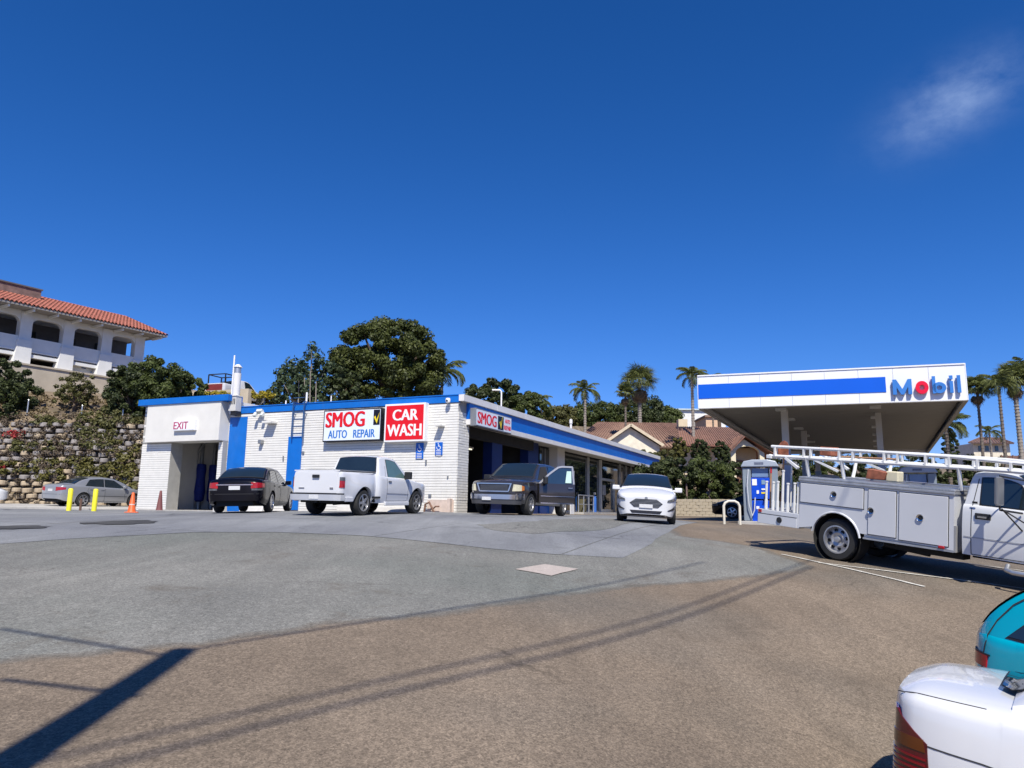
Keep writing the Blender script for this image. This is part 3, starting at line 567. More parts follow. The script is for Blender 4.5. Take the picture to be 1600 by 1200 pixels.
# flue stack in front of the wall, on the roof edge
y,z=on_front(376,640,-.1); e=empty('flue_stack',(0,0,0),label='tall white metal flue with capped top above the blue wall panel',cat='chimney',mw=shop.matrix_world@Matrix.Translation((.1-.35,y,0)))
_,zt=on_front(377,573,-.1); _,z2=on_front(377,622,-.1); _,z3=on_front(377,645,-.1); _,z585=on_front(377,586,-.1)
b=MB(); b.lathe([(.0,z2),(.165,z2),(.17,z585),(.0,z585)],n=20); b.build('pipe',TRIM,e)
b=MB(); b.lathe([(.14,z585),(.14,zt-.12)],n=16); b.build('vent_cage',GALV,e)
b=MB(); b.lathe([(.17,zt-.12),(.185,zt-.1),(.08,zt+.02),(0,zt+.03)],n=16); b.build('cap',TRIM,e)
b=MB(); b.box(-.17,.17,-.2,.2,z3+.02,z2); b.box(-.2,.2,-.22,.22,z2,z2+.05); b.build('burner_housing',mat('stained_white',(.6,.58,.54),.6,dirt=.8,dcol=(.2,.18,.16)),e,bevel=.01)
b=MB()
for k in range(4): b.box(-.178,-.171,-.15+k*.09,-.11+k*.09,z2-.35,z2-.1)
b.build('louvre',BLK,e)
b=MB(); b.box(-.12,.2,-.2,.1,z3-.16,z3+.018); b.build('bracket',BLACK,e)
yy=.25; b=MB(); _,zz=on_front(372,558,-.1); b.tube([(0,yy,z3-.1),(0,yy,zz)],.035,8); b.build('thin_vent_pipe',WHT,e)
# parking wheel stops against the front wall
WS=mat('wheel_stop_concrete',(.62,.6,.57),.85,var=.15,dirt=.4)
for i,(a,bb,lab) in enumerate(((336,352,'short white concrete wheel stop just left of the black sedan'),(376,412,'white concrete wheel stop seen beneath the black sedan'),(528,560,'white concrete wheel stop behind the rear wheel of the white pickup'),(585,640,'long white concrete wheel stop under the door of the white pickup'))):
    pa=CC+B3*on_front(a,795,1.6)[0]-A3*1.6; pb=CC+B3*on_front(bb,795,1.6)[0]-A3*1.6
    if i==0: pa=at(335,797,Y=27.5); pb=at(352,797,Y=27.2)
    d=pb-pa; ln=float(np.hypot(d[0],d[1])); c_=(pa+pb)/2; b=MB(); b.prism([(-.09,0),(.09,0),(.05,.16 if i else .3),(-.05,.16 if i else .3)],-ln/2,ln/2,f=lambda x,y,z:(z,x,y))
    b.build('wheel_stop',WS,None,bevel=.01,loc=(c_[0],c_[1],gz(c_[0],c_[1])),rot=(0,0,math.atan2(d[1],d[0])),label=lab,cat='wheel stop',group='wheel stops along the front wall')
# ============================================================ CANOPY
p1=at(1092,638,Y=28);p2=at(1512,624.5,Y=25); t1=at(1094,590,Y=28)
zc=3.96; HT=1.23
d12=np.array([p2[0]-p1[0],p2[1]-p1[1]]); LW=float(np.hypot(*d12)); ex=d12/LW; ang=math.radians(26.3); ey=np.array([math.sin(ang),math.cos(ang)]); DP=24.
can=empty('fuel_canopy',(0,0,0),0,'flat white fuel station canopy with blue band and red and blue lettering on its fascia','canopy')
def cf(x,y,z): q=p1[:2]+ex*x+ey*y; return (q[0],q[1],zc+z)
def cbox(b,x0,x1,y0,y1,z0,z1,mi=0):
    v=[cf(x,y,z) for z in (z0,z1) for y in (y0,y1) for x in (x0,x1)]; b.add(v,[(0,2,3,1),(4,5,7,6),(0,1,5,4),(2,6,7,3),(0,4,6,2),(1,3,7,5)],mi); return b
xbl=None
def onc(px,py,off=.0): # canopy front plane -> x,z
    v=ray(px,py); n=np.array([-ex[1],ex[0],0]); pp=np.array([p1[0],p1[1],0])-n*off if n[1]>0 else np.array([p1[0],p1[1],0])+n*off
    t=np.dot(pp,n)/np.dot(v,n); p=v*t; return float(np.dot(p[:2]-p1[:2],ex)),float(p[2]-zc)
xb_,_=onc(1384,600); xs_=onc(1512,600)[0]
za1=onc(1250,594.5)[1]; zb1_=onc(1250,617.5)[1]
print('canopy',LW,xb_,za1,zb1_)
npn=8
for k in range(npn):
    a=LW*k/npn; c_=LW*(k+1)/npn
    b=MB(); cbox(b,a+.004,c_-.004,0,.12,0,HT); b.build('fascia_panel',CWHITE,can)
b=MB(); cbox(b,.0,xb_,-.02,-.003,zb1_,za1); b.build('blue_band',CBLUE,can)
b=MB(); cbox(b,-.003,LW+.003,-.03,.3,HT+.001,HT+.05); cbox(b,-.03,-.001,0,DP,HT*.0,HT+.05); cbox(b,LW+.001,LW+.03,0,DP,0,HT+.05); cbox(b,0,LW,DP-.1,DP,0,HT); b.build('side_fascia',CWHITE,can)
b=MB(); cbox(b,-.034,-.0305,0,DP,zb1_,za1); b.build('blue_band',CBLUE,can)
b=MB(); cbox(b,-.028,.12,.13,DP,-.03,-.002); cbox(b,LW-.12,LW+.028,.13,DP,-.03,-.002); cbox(b,.0,LW,-.02,.14,-.03,-.003); b.build('bottom_trim',mat('canopy_trim',(.32,.31,.29),.6),can)
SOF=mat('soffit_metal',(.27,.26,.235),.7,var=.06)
npl=26
for k in range(npl):
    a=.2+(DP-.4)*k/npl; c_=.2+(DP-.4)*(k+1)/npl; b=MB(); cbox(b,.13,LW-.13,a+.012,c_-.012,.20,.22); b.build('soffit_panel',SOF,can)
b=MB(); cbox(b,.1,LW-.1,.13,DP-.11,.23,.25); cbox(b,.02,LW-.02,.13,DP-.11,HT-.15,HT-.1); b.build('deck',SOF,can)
LAMP=mat('unlit_lamp_lens',(.6,.6,.58),.3)
for fx in (.3,.68):
    for fy in (.1,.24,.4,.55,.7,.85):
        b=MB(); x_=LW*fx; y_=DP*fy; cbox(b,x_-.2,x_+.2,y_-.2,y_+.2,.12,.199); b.build('ceiling_lamp',LAMP,can)
COL=mat('canopy_column',(.50,.49,.46),.5,var=.06); COL2=mat('column_wrap_blue',(.26,.32,.42),.5,var=.08)
for (pa,pb,py) in ((1219,1232,640),(1366,1377.5,645)):
    q=at((pa+pb)/2,py,Z=zc+.2); w=(pb-pa)/1172*q[1]*.98
    for k,dy in enumerate((0,8.5,17)):
        qq=q[:2]+ey*dy; g0=gz(*qq)
        b=MB(); b.cbox((qq[0],qq[1],(2.6+zc+.2)/2),(w*.8,w*.8,zc+.2-2.6),rz=-ang); b.build('column',COL,can,bevel=.01)
        b=MB(); b.cbox((qq[0],qq[1],(g0-.2+2.6)/2),(w,w,2.6-g0+.2),rz=-ang); b.build('column_cover',COL2,can,bevel=.015)
# letters: Mobil
LBL=mat('letter_blue',(.04,.19,.56),.35); LRD=mat('letter_red',(.75,.0,.03),.35); LSIDE=mat('letter_return',(.16,.22,.24),.5)
def glyph(ch,pxl,pxr,m_,kind):
    x0,_=onc(pxl,610); x1,_=onc(pxr,610); zlo=.24; H=.54
    b=MB()
    def P(x,y,z): return cf(x0+(x1-x0)*x,-.16-z if False else -z,zlo+H*y)
    def quad(pts): b.prism(pts,.05,.15,f=lambda x,y,z:(lambda c:(c[0],c[1],c[2]))(cf(x0+(x1-x0)*x,-z,zlo+H*y)))
    if kind=='M':
        for pts in ([(0,0),(.2,0),(.2,1),(0,1)],[(.8,0),(1,0),(1,1),(.8,1)],[(.2,1),(.5,.36),(.5,.0),(.42,.0),(.2,.5)],[(.8,1),(.8,.5),(.58,0),(.5,.0),(.5,.36)]): quad(pts)
    if kind in 'ob':
        r1=.5;r2=.22;n=28; cy_=.36 if kind=='b' else .42; hr=(.36 if kind=='b' else .42)
        for k in range(n):
            a=2*math.pi*k/n;c_=2*math.pi*(k+1)/n
            ri=.40
            quad([(.5+r1*math.cos(a),cy_+hr*math.sin(a)),(.5+r1*math.cos(c_),cy_+hr*math.sin(c_)),(.5+r1*ri*math.cos(c_),cy_+hr*ri*math.sin(c_)),(.5+r1*ri*math.cos(a),cy_+hr*ri*math.sin(a))])
        if kind=='b': quad([(0,0),(.24,0),(.24,1.12),(0,1.12)])
    if kind=='l': quad([(0,0),(1,0),(1,1.12),(0,1.12)])
    if kind=='i': quad([(0,0),(1,0),(1,.76),(0,.76)]); quad([(0,.88),(1,.88),(1,1.12),(0,1.12)])
    return b.build('letter',[m_],can)
glyph('M',1395,1425,LBL,'M'); glyph('o',1430.5,1451,LRD,'o'); glyph('b',1457,1478.5,LBL,'b'); glyph('i',1484,1489.5,LBL,'i'); glyph('l',1496,1501.5,LBL,'l')
b=MB(); xx=onc(1468,580)[0]; b.box(0,0.001,0,.001,0,.001); 
# ---------------- petrol pumps
def pump(px_l,px_r,pyt,Yd,lab):
    c_=at((px_l+px_r)/2,700,Y=Yd); W_=(px_r-px_l)/1172*Yd*.95; g0=gz(c_[0],c_[1]); zt=at((px_l+px_r)/2,pyt,Y=Yd)[2]; H=zt-g0
    e=empty('fuel_pump',(c_[0],c_[1],g0),R(-20),lab,'fuel pump','fuel pumps under the canopy')
    PG=mat('pump_grey',(.22,.26,.30),.4,var=.08); PB=mat('pump_blue',(.0,.06,.55),.35,var=.25,scale=5); PP=mat('pump_panel',(.16,.24,.38),.3,var=.15); 
    b=MB(); b.box(-W_*.62,W_*.62,-.55,.55,-.1,.12); b.build('island_base',CONC,e,bevel=.02)
    b=MB(); b.box(-W_*.46,-W_*.24,-.3,.3,.12,H-.28); b.box(W_*.24,W_*.46,-.3,.3,.12,H-.28); b.build('side_column',PG,e,bevel=.03)
    b=MB(); b.box(-W_*.24+.002,W_*.24-.002,-.24,.24,.12,.85); b.build('lower_cabinet',PB,e,bevel=.01)
    b=MB(); b.box(-W_*.24+.002,W_*.24-.002,-.27,.27,.9,H*.72); b.build('display_cabinet',PB,e,bevel=.01)
    b=MB(); b.box(-W_*.22,W_*.22,-.2,.2,H*.73,H-.3); b.build('upper_panel',PP,e,bevel=.01)
    b=MB(); n=12; top=[(-W_*.5+W_*k/n,.0) for k in range(n+1)]
    b.prism([(-W_*.5,H-.26),(W_*.5,H-.26),(W_*.42,H-.06),(W_*.2,H),(-W_*.2,H),(-W_*.42,H-.06)],-.38,.38,f=lambda x,y,z:(x,z,y)); b.build('top_canopy',mat('pump_cap',(.33,.37,.43),.35),e,bevel=.03)
    b=MB(); b.box(-W_*.14,W_*.1,-.387,-.382,H-.18,H-.1); b.build('header_print',mat('header_grey',(.12,.14,.2),.5,var=.4,scale=30),e)
    for k,(x,z,w,h,mm) in enumerate(((-.2,.95+.55,.16,.22,WHT),(.1,1.25,.14,.05,WHT),(.12,1.12,.2,.06,YEL),(-.1,1.15,.08,.12,WHT),(-.12,.6,.1,.1,WHT),(.05,.5,.06,.14,WHT),(0,.22,.26,.05,WHT),(.1,1.5,.12,.16,mat('screen_grey',(.2,.3,.4),.2)))):
        b=MB(); b.box(x-w/2,x+w/2,-.285 if z>.9 else -.252,-.272 if z>.9 else -.242,z-h/2,z+h/2); b.build('label_plate',mm,e)
    b=MB(); x=-W_*.30; b.tube([(x,-.34,H-.35),(x-.06,-.42,H*.6),(x-.02,-.45,.7),(x+.08,-.42,.3),(x+.16,-.4,.5),(x+.2,-.36,.95)],.022,8); b.build('hose',mat('hose_grey',(.5,.52,.55),.4),e)
    b=MB(); b.cbox((W_*.12,-.33,1.0),(.08,.1,.28),ry=R(15)); b.build('nozzle',BLACK,e,bevel=.01)
    return e
pump(1156,1216,719,27,'blue fuel pump with grey pillars at the left end of the canopy')
pump(1400,1458,729,29,'farther blue fuel pump seen through the truck ladder rack')
pump(1255,1310,742,41,'small distant fuel pump half hidden behind the service truck')
# hoop guard beside pump
hb=at(1144,815,Y=25.5); g0=gz(hb[0],hb[1]); b=MB(); w=.26; b.tube([(-w,0,-.1),(-w,0,.62),(-w+.05,0,.72),(-w+.16,0,.78),(w-.16,0,.78),(w-.05,0,.72),(w,0,.62),(w,0,-.1)],.045,10)
b.build('hoop_guard',mat('cream_pipe_paint',(.66,.62,.52),.5),None,loc=(hb[0],hb[1],g0),rot=(0,0,R(-8)),label='cream steel hoop guard standing left of the near fuel pump',cat='bollard')
# ============================================================ HILLS
def sm(t): t=np.clip(t,0,1); return t*t*(3-2*t)
def hzv(x,y):
    b=(x-C0[0])*Bv[0]+(y-C0[1])*Bv[1]; wl=sm((b-17.4)/1.6)
    zl=np.interp(y,[41.2,41.3,44.5,47,50,54,70,120,300],[-.6,-.3,4.9,6.1,7.0,7.8,9,14,26])-np.clip((x+26)*.09,-.6,.6)*sm((y-41.2)/3)
    zr=np.interp(y,[56,60,75,110,300],[-.6,-.1,3.2,7,18])
    w2=sm((y-64)/20)
    return np.maximum(zl*wl+(zr)*(1-wl), zr*1.0)+0*w2
xs=np.r_[-600,-250,-120,np.arange(-80,80.1,1.25),120,250,600]; ys=np.r_[np.arange(41,70,.75),np.arange(70,130,3),150,200,300]
X_,Y_=np.meshgrid(xs,ys,indexing='ij'); Z_=hzv(X_,Y_)+np.random.RandomState(1).normal(0,.05,X_.shape)
nx,ny=X_.shape; I=np.arange(nx*ny).reshape(nx,ny); Fq=np.stack([I[:-1,:-1].ravel(),I[1:,:-1].ravel(),I[1:,1:].ravel(),I[:-1,1:].ravel()],1)
HILL=mat('dry_slope_soil',(.20,.15,.10),.95,var=.5,scale=.8,bump=.6,bscale=8,dirt=.6,dcol=(.10,.11,.05))
g=fastmesh('hillside',np.stack([X_.ravel(),Y_.ravel(),Z_.ravel()],1),Fq,HILL,kind='structure'); g.data.polygons.foreach_set('use_smooth',[True]*len(Fq))
def hz(x,y): return float(hzv(np.array([x]),np.array([y]))[0])
# crib wall of stacked planter blocks
crib=empty('crib_wall',(0,0,0),0,'tall sloping wall of stacked planter blocks behind the silver car','retaining wall')
BLK1=mat('sandy_crib_block',(.40,.32,.22),.9,var=.3,scale=1.2,bump=.8,bscale=25); BLK2=mat('weathered_crib_block',(.27,.245,.23),.9,var=.45,scale=1.6,bump=.8,bscale=25,dirt=.5,dcol=(.08,.08,.06))
SOIL=mat('planter_soil',(.10,.075,.05),.95,var=.4)
def crib_mesh(m_):
    b=MB(); n=8; o_=[];i_=[]
    for k in range(n+1):
        a=math.pi*k/n; o_.append((.25*math.cos(a),-.36*math.sin(a)**.8))
    b.prism(o_,-.13,.12); 
    r_=[(x*.75,y*.75) for x,y in o_]; b.add([(x,y,.122) for x,y in r_],[tuple(range(len(r_)))],1)
    o=b.build('block',[m_,SOIL],crib,bevel=.045); me=o.data; return o
protos=[crib_mesh(BLK1),crib_mesh(BLK2)]
rd=random.Random(5); rows=14; used=[0,0]
for r_ in range(rows):
    z=-.05+r_*.355; y=41.35+(z+.05)*.62; 
    for k in range(24):
        x=-32.0+k*.64*1.0+(.32 if r_%2 else 0)
        if x>-17.2+(y-36)*.45: continue
        X=x/y*1172+800
        if X<-25 or X>240: continue
        t=0 if (r_<4 and rd.random()<.9) or rd.random()<.12 else 1
        if used[t]==0: o=protos[t]; used[t]=1
        else: o=protos[t].copy(); C.objects.link(o); o.parent=crib
        o.location=(x+rd.uniform(-.05,.05),y+rd.uniform(-.09,.06),z+.1+rd.uniform(-.02,.02)); s_=rd.uniform(.88,1.14); o.scale=(s_,s_,rd.uniform(.9,1.1)); o.rotation_euler=(rd.uniform(-.15,.10),rd.uniform(-.10,.10),rd.uniform(-.28,.28))
b=MB(); 
for r_ in range(rows):
    z=-.05+r_*.355; y=41.35+(z+.05)*.62; b.box(-48,-15.5+(y-41)*.45,y+.06,y+.6,z-.1,z+.25)
b.build('backfill',mat('crib_backing',(.12,.10,.075),.95,var=.5,scale=2),crib)
# ============================================================ FOLIAGE
G1=leafmat('leaf_mid',(.026,.040,.010),(.105,.13,.034),.2); G2=leafmat('leaf_olive',(.045,.047,.016),(.145,.14,.045),.2); G3=leafmat('leaf_dark',(.016,.026,.009),(.068,.084,.026),.15); G4=leafmat('leaf_ficus',(.02,.03,.008),(.10,.115,.024),.15)
G5=leafmat('leaf_euc',(.03,.05,.025),(.10,.14,.07)); G6=leafmat('leaf_yellowgreen',(.05,.05,.012),(.155,.14,.035),.15); G7=leafmat('palm_green',(.045,.06,.02),(.20,.22,.07),.35); G8=leafmat('palm_dry',(.10,.07,.04),(.25,.18,.10)); GRED=leafmat('flower_red',(.22,.02,.02),(.40,.05,.05),.1)
BARK=mat('bark_brown',(.12,.085,.06),.9,var=.35,scale=9,bump=.8,bscale=20); BARKP=mat('bark_pale',(.30,.26,.22),.9,var=.3,scale=8,bump=.5,bscale=15); TRK=mat('palm_trunk',(.17,.14,.115),.9,var=.35,scale=14,bump=.7,bscale=18)
def leaves(cent,rad,per,size,seed,flat=.75,tone0=None,elong=1.5,shell=.45):
    rs=np.random.RandomState(seed); cent=np.asarray(cent,float);rad=np.asarray(rad,float); n=len(cent)*per
    c=np.repeat(cent,per,0); r_=np.repeat(rad,per)
    d=rs.normal(size=(n,3)); d/=np.linalg.norm(d,axis=1)[:,None]; rr_=rs.uniform(0,1,n)**shell
    p=c+d*(r_*rr_)[:,None]*np.array([1,1,flat])
    nrm=d+rs.normal(size=(n,3))*.55+np.array([0,0,.35]); nrm/=np.linalg.norm(nrm,axis=1)[:,None]
    a=np.cross(nrm,rs.normal(size=(n,3))); a/=np.linalg.norm(a,axis=1)[:,None]; b_=np.cross(nrm,a)
    s_=size*rs.uniform(.6,1.35,n); a=a*(s_*elong*.5)[:,None]; b_=b_*(s_*.5)[:,None]
    V=np.stack([p-a,p-b_*.9+a*.1,p+a,p+b_*.9+a*.1],1).reshape(-1,3); Fq=np.arange(n*4).reshape(n,4)
    tn_=np.repeat(rs.uniform(.15,.75,len(cent)),per)*.7+rs.uniform(0,.45,n)
    return V,Fq,np.clip(tn_,0,1)
def crown_clumps(rx,ry,rz,n,seed,low=-.5,rough=.16,cr=.26,cbase=.0):
    rs=np.random.RandomState(seed); out=[];rad=[]
    for k in range(n):
        u=1-(k+.5)/n*(1-low); a=k*2.39996+rs.uniform(-.3,.3); s_=math.sqrt(max(0,1-u*u)); f=1+np.clip(rs.normal(0,rough),-.3,.22)
        if k%4==3: f*=.62
        out.append((rx*s_*math.cos(a)*f,ry*s_*math.sin(a)*f,rz*u*f)); rad.append(min(rx,rz)*cr*rs.uniform(.7,1.35))
    return out,rad
def broadtree(name,px,pyt,pyb,Y,wpx,label,m_,cat='tree',seed=1,nc=60,per=160,size=None,trunk=True,base=None,rough=.14,cr=.27,low=-.55,group=None,depth=.9,bark=None,flat=.8):
    c_=at(px,(pyt+pyb)/2,Y=Y); ztop=at(px,pyt,Y=Y)[2]; zbot=at(px,pyb,Y=Y)[2]; rx=wpx/1172*Y/2; rz=(ztop-zbot)/2; base=base if base is not None else max(gz(c_[0],Y),hz(c_[0],Y) if Y>42 else -9)
    base=min(base,zbot)
    e=empty(name,(c_[0],Y,base),0,label,cat,group); czl=(ztop+zbot)/2-base
    cl,rad=crown_clumps(rx*(1-cr*.6),rx*depth*(1-cr*.6),rz*(1-cr*.5),nc,seed,low,rough,cr); cl=[(a,b_,c2+czl) for a,b_,c2 in cl]
    V,Fq,tn_=leaves(cl,rad,per,size or max(.13,2.6/1172*Y),seed+50,flat)
    fastmesh('crown' if cat!='shrub' else 'foliage',V,Fq,m_,tn_,e)
    if trunk:
        b=MB(); h=czl; rt=max(.1,rx*.07); b.tube([(0,0,-.3),(rx*.03,0,h*.4),(0,rx*.02,h*.8)],[rt*1.3,rt,rt*.7],8)
        rs=random.Random(seed)
        for k in range(7):
            q=cl[rs.randrange(len(cl))]; b.tube([(0,0,h*.5),(q[0]*.5,q[1]*.5,(h*.6+q[2])/2),(q[0]*.9,q[1]*.9,q[2])],[rt*.6,rt*.4,rt*.15],6)
        b.build('trunk' if cat!='shrub' else 'stem',bark or BARK,e)
    return e
broadtree('ficus_tree',606,499,650,62,188,'huge round dense green tree rising behind the block building',G4,seed=3,nc=200,per=340,size=.17,cr=.20,rough=.055,low=-.85,flat=.7)
broadtree('eucalyptus_tree',487,548,650,58,110,'sparse feathery grey green tree left of the huge round tree',G5,seed=8,nc=60,per=60,size=.2,cr=.2,rough=.28,low=-.8,bark=BARKP,flat=1.2)
broadtree('eucalyptus_tree',462,570,650,56,66,'low thin feathery tree at the left edge of the feathery group',G5,seed=18,nc=34,per=50,size=.2,cr=.22,rough=.3,low=-.8,bark=BARKP,flat=1.2)
broadtree('broadleaf_tree',535,570,650,57,60,'dark narrow tree between the feathery tree and the huge round tree',G3,seed=28,nc=34,per=110,size=.2,cr=.26,low=-.9)
b=MB()
for k,(px_,pt,pb) in enumerate(((466,585,640),(475,590,640),(484,580,640),(493,596,642))):
    q=at(px_,pb,Y=55.5); q2=at(px_+1,pt,Y=55.5); o=MB(); o.tube([q,q2],[.05,.03],6); o.build('bare_stem',BARKP,None,label=('leftmost','second','third','rightmost')[k]+' of four thin pale bare stems standing above the blue roof ladder',cat='tree trunk',group='thin pale stems above the roof')
broadtree('roadside_shrub',425,608,640,60,54,'low rounded green shrub behind the roof between flue and feathery trees',G1,'shrub',seed=31,nc=30,per=90,size=.2,low=-.9)
broadtree('garden_shrub',240,560,655,47,110,'big green shrub with red tips left above the car wash tunnel roof',G1,'shrub',seed=41,nc=90,per=300,size=.11,cr=.22,low=-.9)
broadtree('garden_shrub',208,568,668,46,84,'dark green shrub beside the arcade building, left of the tunnel roof',G3,'shrub',seed=42,nc=60,per=300,size=.11,cr=.24,low=-.95)
broadtree('garden_shrub',290,580,640,49,62,'green shrub directly above the EXIT opening',G1,'shrub',seed=43,nc=44,per=280,size=.11,cr=.25,low=-.9)
broadtree('slope_bush',118,584,646,46,64,'sparse olive bush in front of the beige retaining wall',G2,'shrub',seed=44,nc=60,per=80,size=.09,cr=.2,rough=.3,low=-.6)
broadtree('dark_tree',8,566,668,45,86,'dark evergreen tree at the left edge of the picture',G3,seed=45,nc=70,per=320,size=.11,cr=.24,low=-.95)
broadtree('slope_bush',-60,600,680,45,90,'dark bush just outside the left edge on the slope',G3,'shrub',seed=46,nc=40,per=90,size=.15,low=-.9)
for k,(px_,t,bo,w,lab) in enumerate(((768,594,662,100,'dark round tree behind the white lamp post'),(820,612,672,74,'green tree between the lamp post and the first feather palm'))):
    broadtree('broadleaf_tree',px_,t,bo,78,w,lab,(G3,G1)[k],seed=60+k,nc=70,per=260,size=.19,cr=.24,low=-.9)
for k,(px_,t,bo,w,lab) in enumerate(((880,634,690,90,'yellowish green tree just left of the second feather palm'),(935,628,690,110,'wide green treetop behind the tiled house roof, left part'),(1003,621,690,110,'tall domed dark green treetop behind the fan palm'),(1040,636,690,60,'small green treetop beside the white house'),(700,640,690,70,'low hidden treetop behind the corner of the shop roof'))):
    broadtree('hill_tree',px_,t,bo,112,w,lab,(G2,G1,G3,G1,G3)[k],seed=70+k,nc=110,per=230,size=.22,cr=.33,low=-.9,rough=.07)
# ground cover on the crib wall (nobody could count it)
rs=np.random.RandomState(9); cen=[];rad=[]
def coverpx(n,x0,x1,y0,y1,s_):
    for k in range(n):
        px_=rs.uniform(x0,x1); py_=rs.uniform(y0,y1); 
        # point on the sloping wall face: z=(Y-41.35)/.62
        v=ray(px_,py_); v=v/v[1]; Yw=(41.35-0)/(1-v[2]*.62); q=v*Yw
        cen.append((q[0],q[1]-.38,q[2]+.05)); rad.append(s_*rs.uniform(.6,1.4))
coverpx(58,60,215,718,752,.32); coverpx(14,-10,50,724,742,.24); coverpx(30,180,222,690,770,.33)
V,Fq,tn_=leaves(cen,rad,70,.11,4,.6); fastmesh('ice_plant_cover',V,Fq,G6,tn_,None,kind='stuff',label='yellowish green ground cover spilling over the planter blocks')
cen=[];rad=[]; coverpx(52,128,192,642,702,.32); coverpx(20,-10,110,692,706,.22); coverpx(34,60,225,655,668,.25)
V,Fq,tn_=leaves(cen,rad,70,.11,5,.7); fastmesh('creeper_cover',V,Fq,G2,tn_,None,kind='stuff',label='green creeper hanging over the top of the planter wall')
cen=[];rad=[]; coverpx(150,-10,226,650,735,.26); coverpx(50,-10,226,735,790,.14)
V,Fq,tn_=leaves(cen,rad,55,.085,15,.8); fastmesh('withered_creeper',V,Fq,leafmat('withered_brown',(.07,.052,.035),(.20,.155,.11),.1),tn_,None,kind='stuff',label='withered brown creeper between the planter blocks')
cen=[];rad=[]; coverpx(16,12,48,676,686,.13); coverpx(10,0,16,722,732,.14); V,Fq,tn_=leaves(cen,rad,26,.10,6,.8); fastmesh('red_flowers',V,Fq,GRED,tn_,None,kind='stuff',label='red flowers on the planter wall at the left edge')
# dry brush on the dirt slope
cen=[];rad=[]
for k in range(260):
    x=rs.uniform(-36,-19); y=rs.uniform(44.6,49.5); cen.append((x,y,hz(x,y)+.1)); rad.append(rs.uniform(.15,.45))
V,Fq,tn_=leaves(cen,rad,42,.10,7,.7); fastmesh('dry_brush',V,Fq,leafmat('dry_grass',(.10,.075,.035),(.26,.20,.11),.1),tn_,None,kind='stuff',label='dry brown brush on the dirt slope above the planter wall')
# slope fence posts
for k,(px_,pt,pb) in enumerate(((41,625,656),(128,634,642),(191,638,653))):
    q=at(px_,pb,Y=44.8); b=MB(); zt=at(px_,pt,Y=44.8)[2]; b.tube([(0,0,-.4),(0,0,zt-q[2])],.045,8); b.lathe([(.05,zt-q[2]),(.03,zt-q[2]+.04),(0,zt-q[2]+.05)],n=8); b.build('fence_post',GALV,None,loc=tuple(q),label=('tall leftmost','short middle','rightmost')[k]+' pale fence post at the top edge of the planter wall',cat='fence post',group='fence posts above the planter wall')
# ------------------------------------------------ palms
def frond_mesh(name,L_,droop,m_,nl=26,lw=.05,ll=.5,seed=0,up=.9):
    rs=np.random.RandomState(seed); V=[];Fq=[];T=[]
    n=10; pts=[]; a=up; x=z=0.
    for k in range(n+1):
        pts.append((x,z)); x+=math.cos(a)*L_/n; z+=math.sin(a)*L_/n; a-=droop/n
    for k in range(n):
        (x0,z0),(x1,z1)=pts[k],pts[k+1]; w=.035*(1-k/n)+.008; o=len(V); V+=[(x0,-w,z0),(x0,w,z0),(x1,w*.85,z1),(x1,-w*.85,z1)]; Fq.append((o,o+1,o+2,o+3)); T.append(.5)
    for i in range(nl):
        t=.16+.84*i/nl; f=t*n; k=min(int(f),n-1); fr=f-k; x=pts[k][0]+(pts[k+1][0]-pts[k][0])*fr; z=pts[k][1]+(pts[k+1][1]-pts[k][1])*fr
        dx_=(pts[k+1][0]-pts[k][0])/(L_/n); dz=(pts[k+1][1]-pts[k][1])/(L_/n)
        for s_ in (-1,1):
            l=ll*math.sin(math.pi*min(1,t*.9+.12))**.6*rs.uniform(.85,1.1); fw_=.55; hang=rs.uniform(.25,.75)
            ex_=x+dx_*l*fw_; ez=z+dz*l*fw_-l*hang; ey_=s_*l*.72
            o=len(V); V+=[(x-dx_*lw/2,0,z-dz*lw/2),(x+dx_*lw/2,0,z+dz*lw/2),((x+ex_)/2+lw*.5,ey_*.55,(z+ez)/2+l*.10),(ex_,ey_,ez)]; Fq.append((o,o+1,o+2,o+3) if s_>0 else (o,o+3,o+2,o+1)); T.append(rs.uniform(.1,1))
    me=bpy.data.meshes.new(name); me.from_pydata(V,[],Fq); me.materials.append(m_); a_=me.attributes.new('tone','FLOAT','FACE'); a_.data.foreach_set('value',T); return me
def fan_mesh(name,L_,m_,seed=0,hang=.3):
    rs=np.random.RandomState(seed); V=[];Fq=[];T=[]
    V+=[(0,-.02,0),(0,.02,0),(L_*.55,.015,L_*.02),(L_*.55,-.015,L_*.02)]; Fq.append((0,1,2,3)); T.append(.5); cx_=L_*.5
    for k in range(22):
        a=R(-115+230*k/21); l=L_*.55*(1-.25*abs(a)/2)*rs.uniform(.9,1.1); w=.045; c_,s_=math.cos(a),math.sin(a); o=len(V)
        V+=[(cx_,0,0),(cx_+c_*l*.6-s_*w,s_*l*.6+c_*w,-l*.05),(cx_+c_*l,s_*l,-l*hang*rs.uniform(.4,1.6)),(cx_+c_*l*.6+s_*w,s_*l*.6-c_*w,-l*.06)]; Fq.append((o,o+1,o+2,o+3)); T.append(rs.uniform(.2,1))
    me=bpy.data.meshes.new(name); me.from_pydata(V,[],Fq); me.materials.append(m_); a_=me.attributes.new('tone','FLOAT','FACE'); a_.data.foreach_set('value',T); return me
